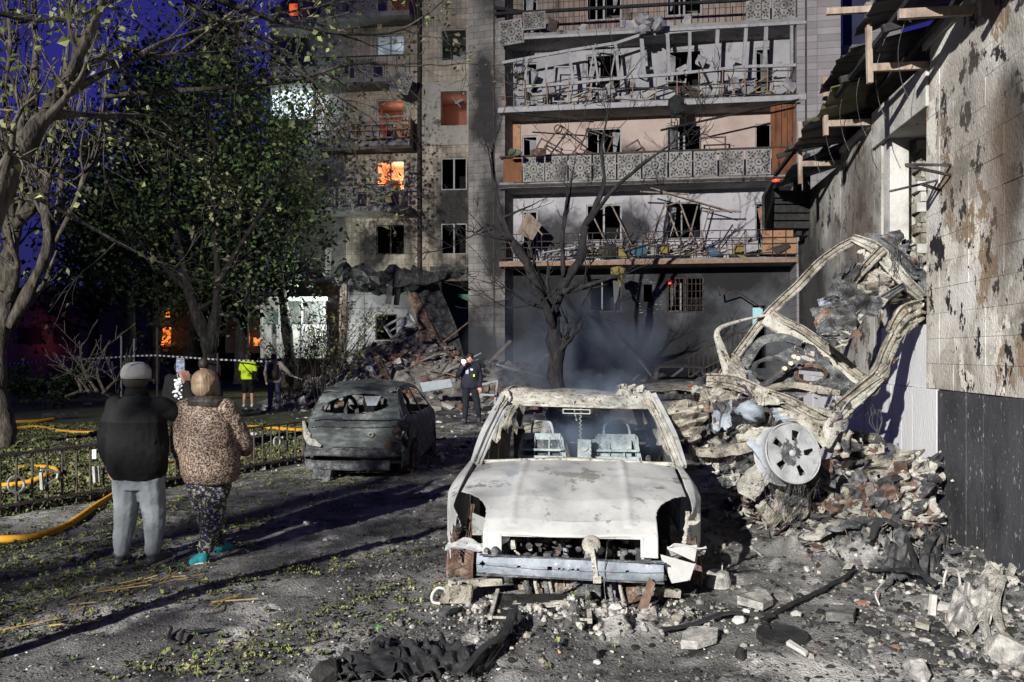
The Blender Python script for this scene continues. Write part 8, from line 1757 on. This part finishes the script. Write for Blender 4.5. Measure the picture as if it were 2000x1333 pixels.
for k, (pts, w, m, lab) in enumerate(strips):
    ps = [onground(a, b) + Vector((0, 0, .04 + .10 * math.sin(3.14 * i / (len(pts) - 1)) * (m != 'char'))) for i, (a, b) in enumerate(pts)]; mb = MB(); beam(mb, ps, w, w * .5, k + 60, 'flat', .35, nrm=(0, -.5, 1)); thing('scrap_strip', mb, M[m], lab, 'scrap strip')
for k, (pts, lab) in enumerate([([(1620, 1100), (1700, 1110), (1715, 1060), (1660, 1050)], 'crushed grey plate on the scrap pile, left'), ([(1715, 1150), (1790, 1160), (1800, 1120), (1730, 1110)], 'crushed dark plate on the scrap pile, lower middle'), ([(1840, 1260), (1950, 1270), (1960, 1200), (1860, 1190)], 'rounded grey crumpled lump at the right below the wall'), ([(1790, 1130), (1840, 1150), (1850, 1100), (1800, 1090)], 'crushed dark plate on the scrap pile, right'), ([(1640, 1060), (1730, 1065), (1740, 1020), (1660, 1015)], 'folded grey plate at the back of the scrap pile'), ([(1900, 1200), (1985, 1215), (1990, 1160), (1920, 1150)], 'torn pale flap against the foot of the black dado')]):
    ps = [onground(a, b) + Vector((0, 0, .03 + (.09 if i > 1 else 0))) for i, (a, b) in enumerate(pts)]; mb = MB(); crumple(ps, .12, 400 + k, 'x', None, None, 28, .15, mb=mb, nrm=Vector((0, -.3, 1))); mb.build('crushed_plate', M[['grey_metal', 'dark_metal', 'ash', 'dark_metal', 'grey_metal', 'crust'][k]], None, solid=.005, label=lab, cat='crushed metal')
mb = MB(); mb.tube(catmull([onground(1718, 1195) + Vector((0, 0, .02)), onground(1710, 1185) + Vector((0, 0, .08)), onground(1728, 1165) + Vector((0, 0, .10))], 5), .006, 6); thing('bent_wire', mb, M['fleck'], 'thin white wire curling from the soot at the right', 'wire')
mb = MB(); mb.tube(catmull([onground(1842, 1165) + Vector((0, 0, .02)), onground(1850, 1160) + Vector((0, 0, .13)), onground(1872, 1185) + Vector((0, 0, .12)), onground(1876, 1205) + Vector((0, 0, .02))], 6), .008, 6); thing('bent_wire', mb, M['fleck'], 'thicker white wire looping beside the tan chunk', 'wire')
# foot-of-wall gravel ridge is in the crumbs; a few lighter stones stand out in the yard
r_ = random.Random(3)
for i in range(46):
    y = 4.1 * (9 / 4.1) ** r_.random(); x = r_.uniform(-.3, .6) * y
    s = r_.uniform(.015, .04); mb = MB(); mb.rock((x, y, gz(x, y) + s * .2), s, r_, .7); thing('small_stone', mb, r_.choice([M['fleck'], M['ash'], M['char'], M['concrete']]), 'small loose stone lying on the sooty yard ' + ('close to the viewer' if y < 5 else 'beside the ash-white car' if y < 6.5 else 'beyond the ash-white car'), 'stone', 'loose stones on the sooty yard')
mb = MB(); mb.box(onground(1025, 1150 - 5), (.01, .01, .01)); 

mb = MB(); ps = [onground(85, 822), onground(150, 818)]; mb.tube([ps[0] + Vector((0, 0, .08)), ps[1] + Vector((0, 0, .08))], .085, 12); thing('dark_log', mb, M['dark_metal'], 'dark blue-grey pipe lying on the verge left of the man', 'pipe')
mb = MB(); mb.rock(onground(103, 812), .14, rd, .5); thing('white_bag', mb, M['skirt'], 'small crumpled white bag on the verge above the hoses', 'bag')
mb = MB(); mb.rock(onground(170, 790), .3, rd, .25); thing('pale_sheet', mb, M['skirt'], 'pale blue-white sheet lying by the fallen branch', 'sheet')
cb_ = empty('broken_lamp_bracket', P(1440, 570, 27.9), 'thin dark broken bracket hanging on the sooty ground-floor wall by the door', 'bracket')
for a, b in (((1404, 560), (1406, 578)), ((1405, 577), (1438, 568)), ((1438, 568), (1497, 608))): mb = MB(); mb.bar(P(*a, 27.9), P(*b, 27.9), .05); mb.build('bracket_arm', M['rail'], cb_)
# ------------------------------------------------------------------ smoke
def smoke(name, c, r, dens, col, label, seed, sc=.6):
    mb = MB(); ell(mb, c, r[0], r[1], r[2], 20); m = bpy.data.materials.new(name + '_volume'); m.use_nodes = True; n, l = m.node_tree.nodes, m.node_tree.links
    n.remove(n['Principled BSDF']); v = n.new('ShaderNodeVolumePrincipled'); v.inputs['Color'].default_value = (*col, 1); v.inputs['Anisotropy'].default_value = .2; l.new(v.outputs[0], n['Material Output'].inputs['Volume'])
    t = n.new('ShaderNodeTexCoord'); nz = n.new('ShaderNodeTexNoise'); nz.inputs['Scale'].default_value = sc; nz.inputs['Detail'].default_value = 3; l.new(t.outputs['Object'], nz.inputs['Vector'])
    mr = n.new('ShaderNodeMapRange'); mr.inputs[1].default_value = .42; mr.inputs[2].default_value = .7; l.new(nz.outputs['Fac'], mr.inputs[0])
    g = n.new('ShaderNodeVectorMath'); g.operation = 'DIVIDE'; g.inputs[1].default_value = tuple(r); l.new(t.outputs['Object'], g.inputs[0]); ln = n.new('ShaderNodeVectorMath'); ln.operation = 'LENGTH'; l.new(g.outputs[0], ln.inputs[0])
    fo = n.new('ShaderNodeMapRange'); fo.inputs[1].default_value = 1; fo.inputs[2].default_value = .2; fo.inputs[3].default_value = 0; fo.inputs[4].default_value = dens; l.new(ln.outputs['Value'], fo.inputs[0])
    mu = n.new('ShaderNodeMath'); mu.operation = 'MULTIPLY'; l.new(mr.outputs[0], mu.inputs[0]); l.new(fo.outputs[0], mu.inputs[1]); l.new(mu.outputs[0], v.inputs['Density'])
    mb.build(name, m, org=c, kind='stuff')
smoke('smoke', (1.8, 24.5, 1.6), (3.6, 2.2, 2.6), 1.7, (.60, .72, .88), '', 1)
smoke('smoke', (.85, 7.45, 1.05), (.75, .8, .55), 4.5, (.55, .72, 1.0), '', 2, 2.2)
print('objects', len(bpy.data.objects), 'tris', sum(len(m.polygons) * 2 for m in bpy.data.meshes))
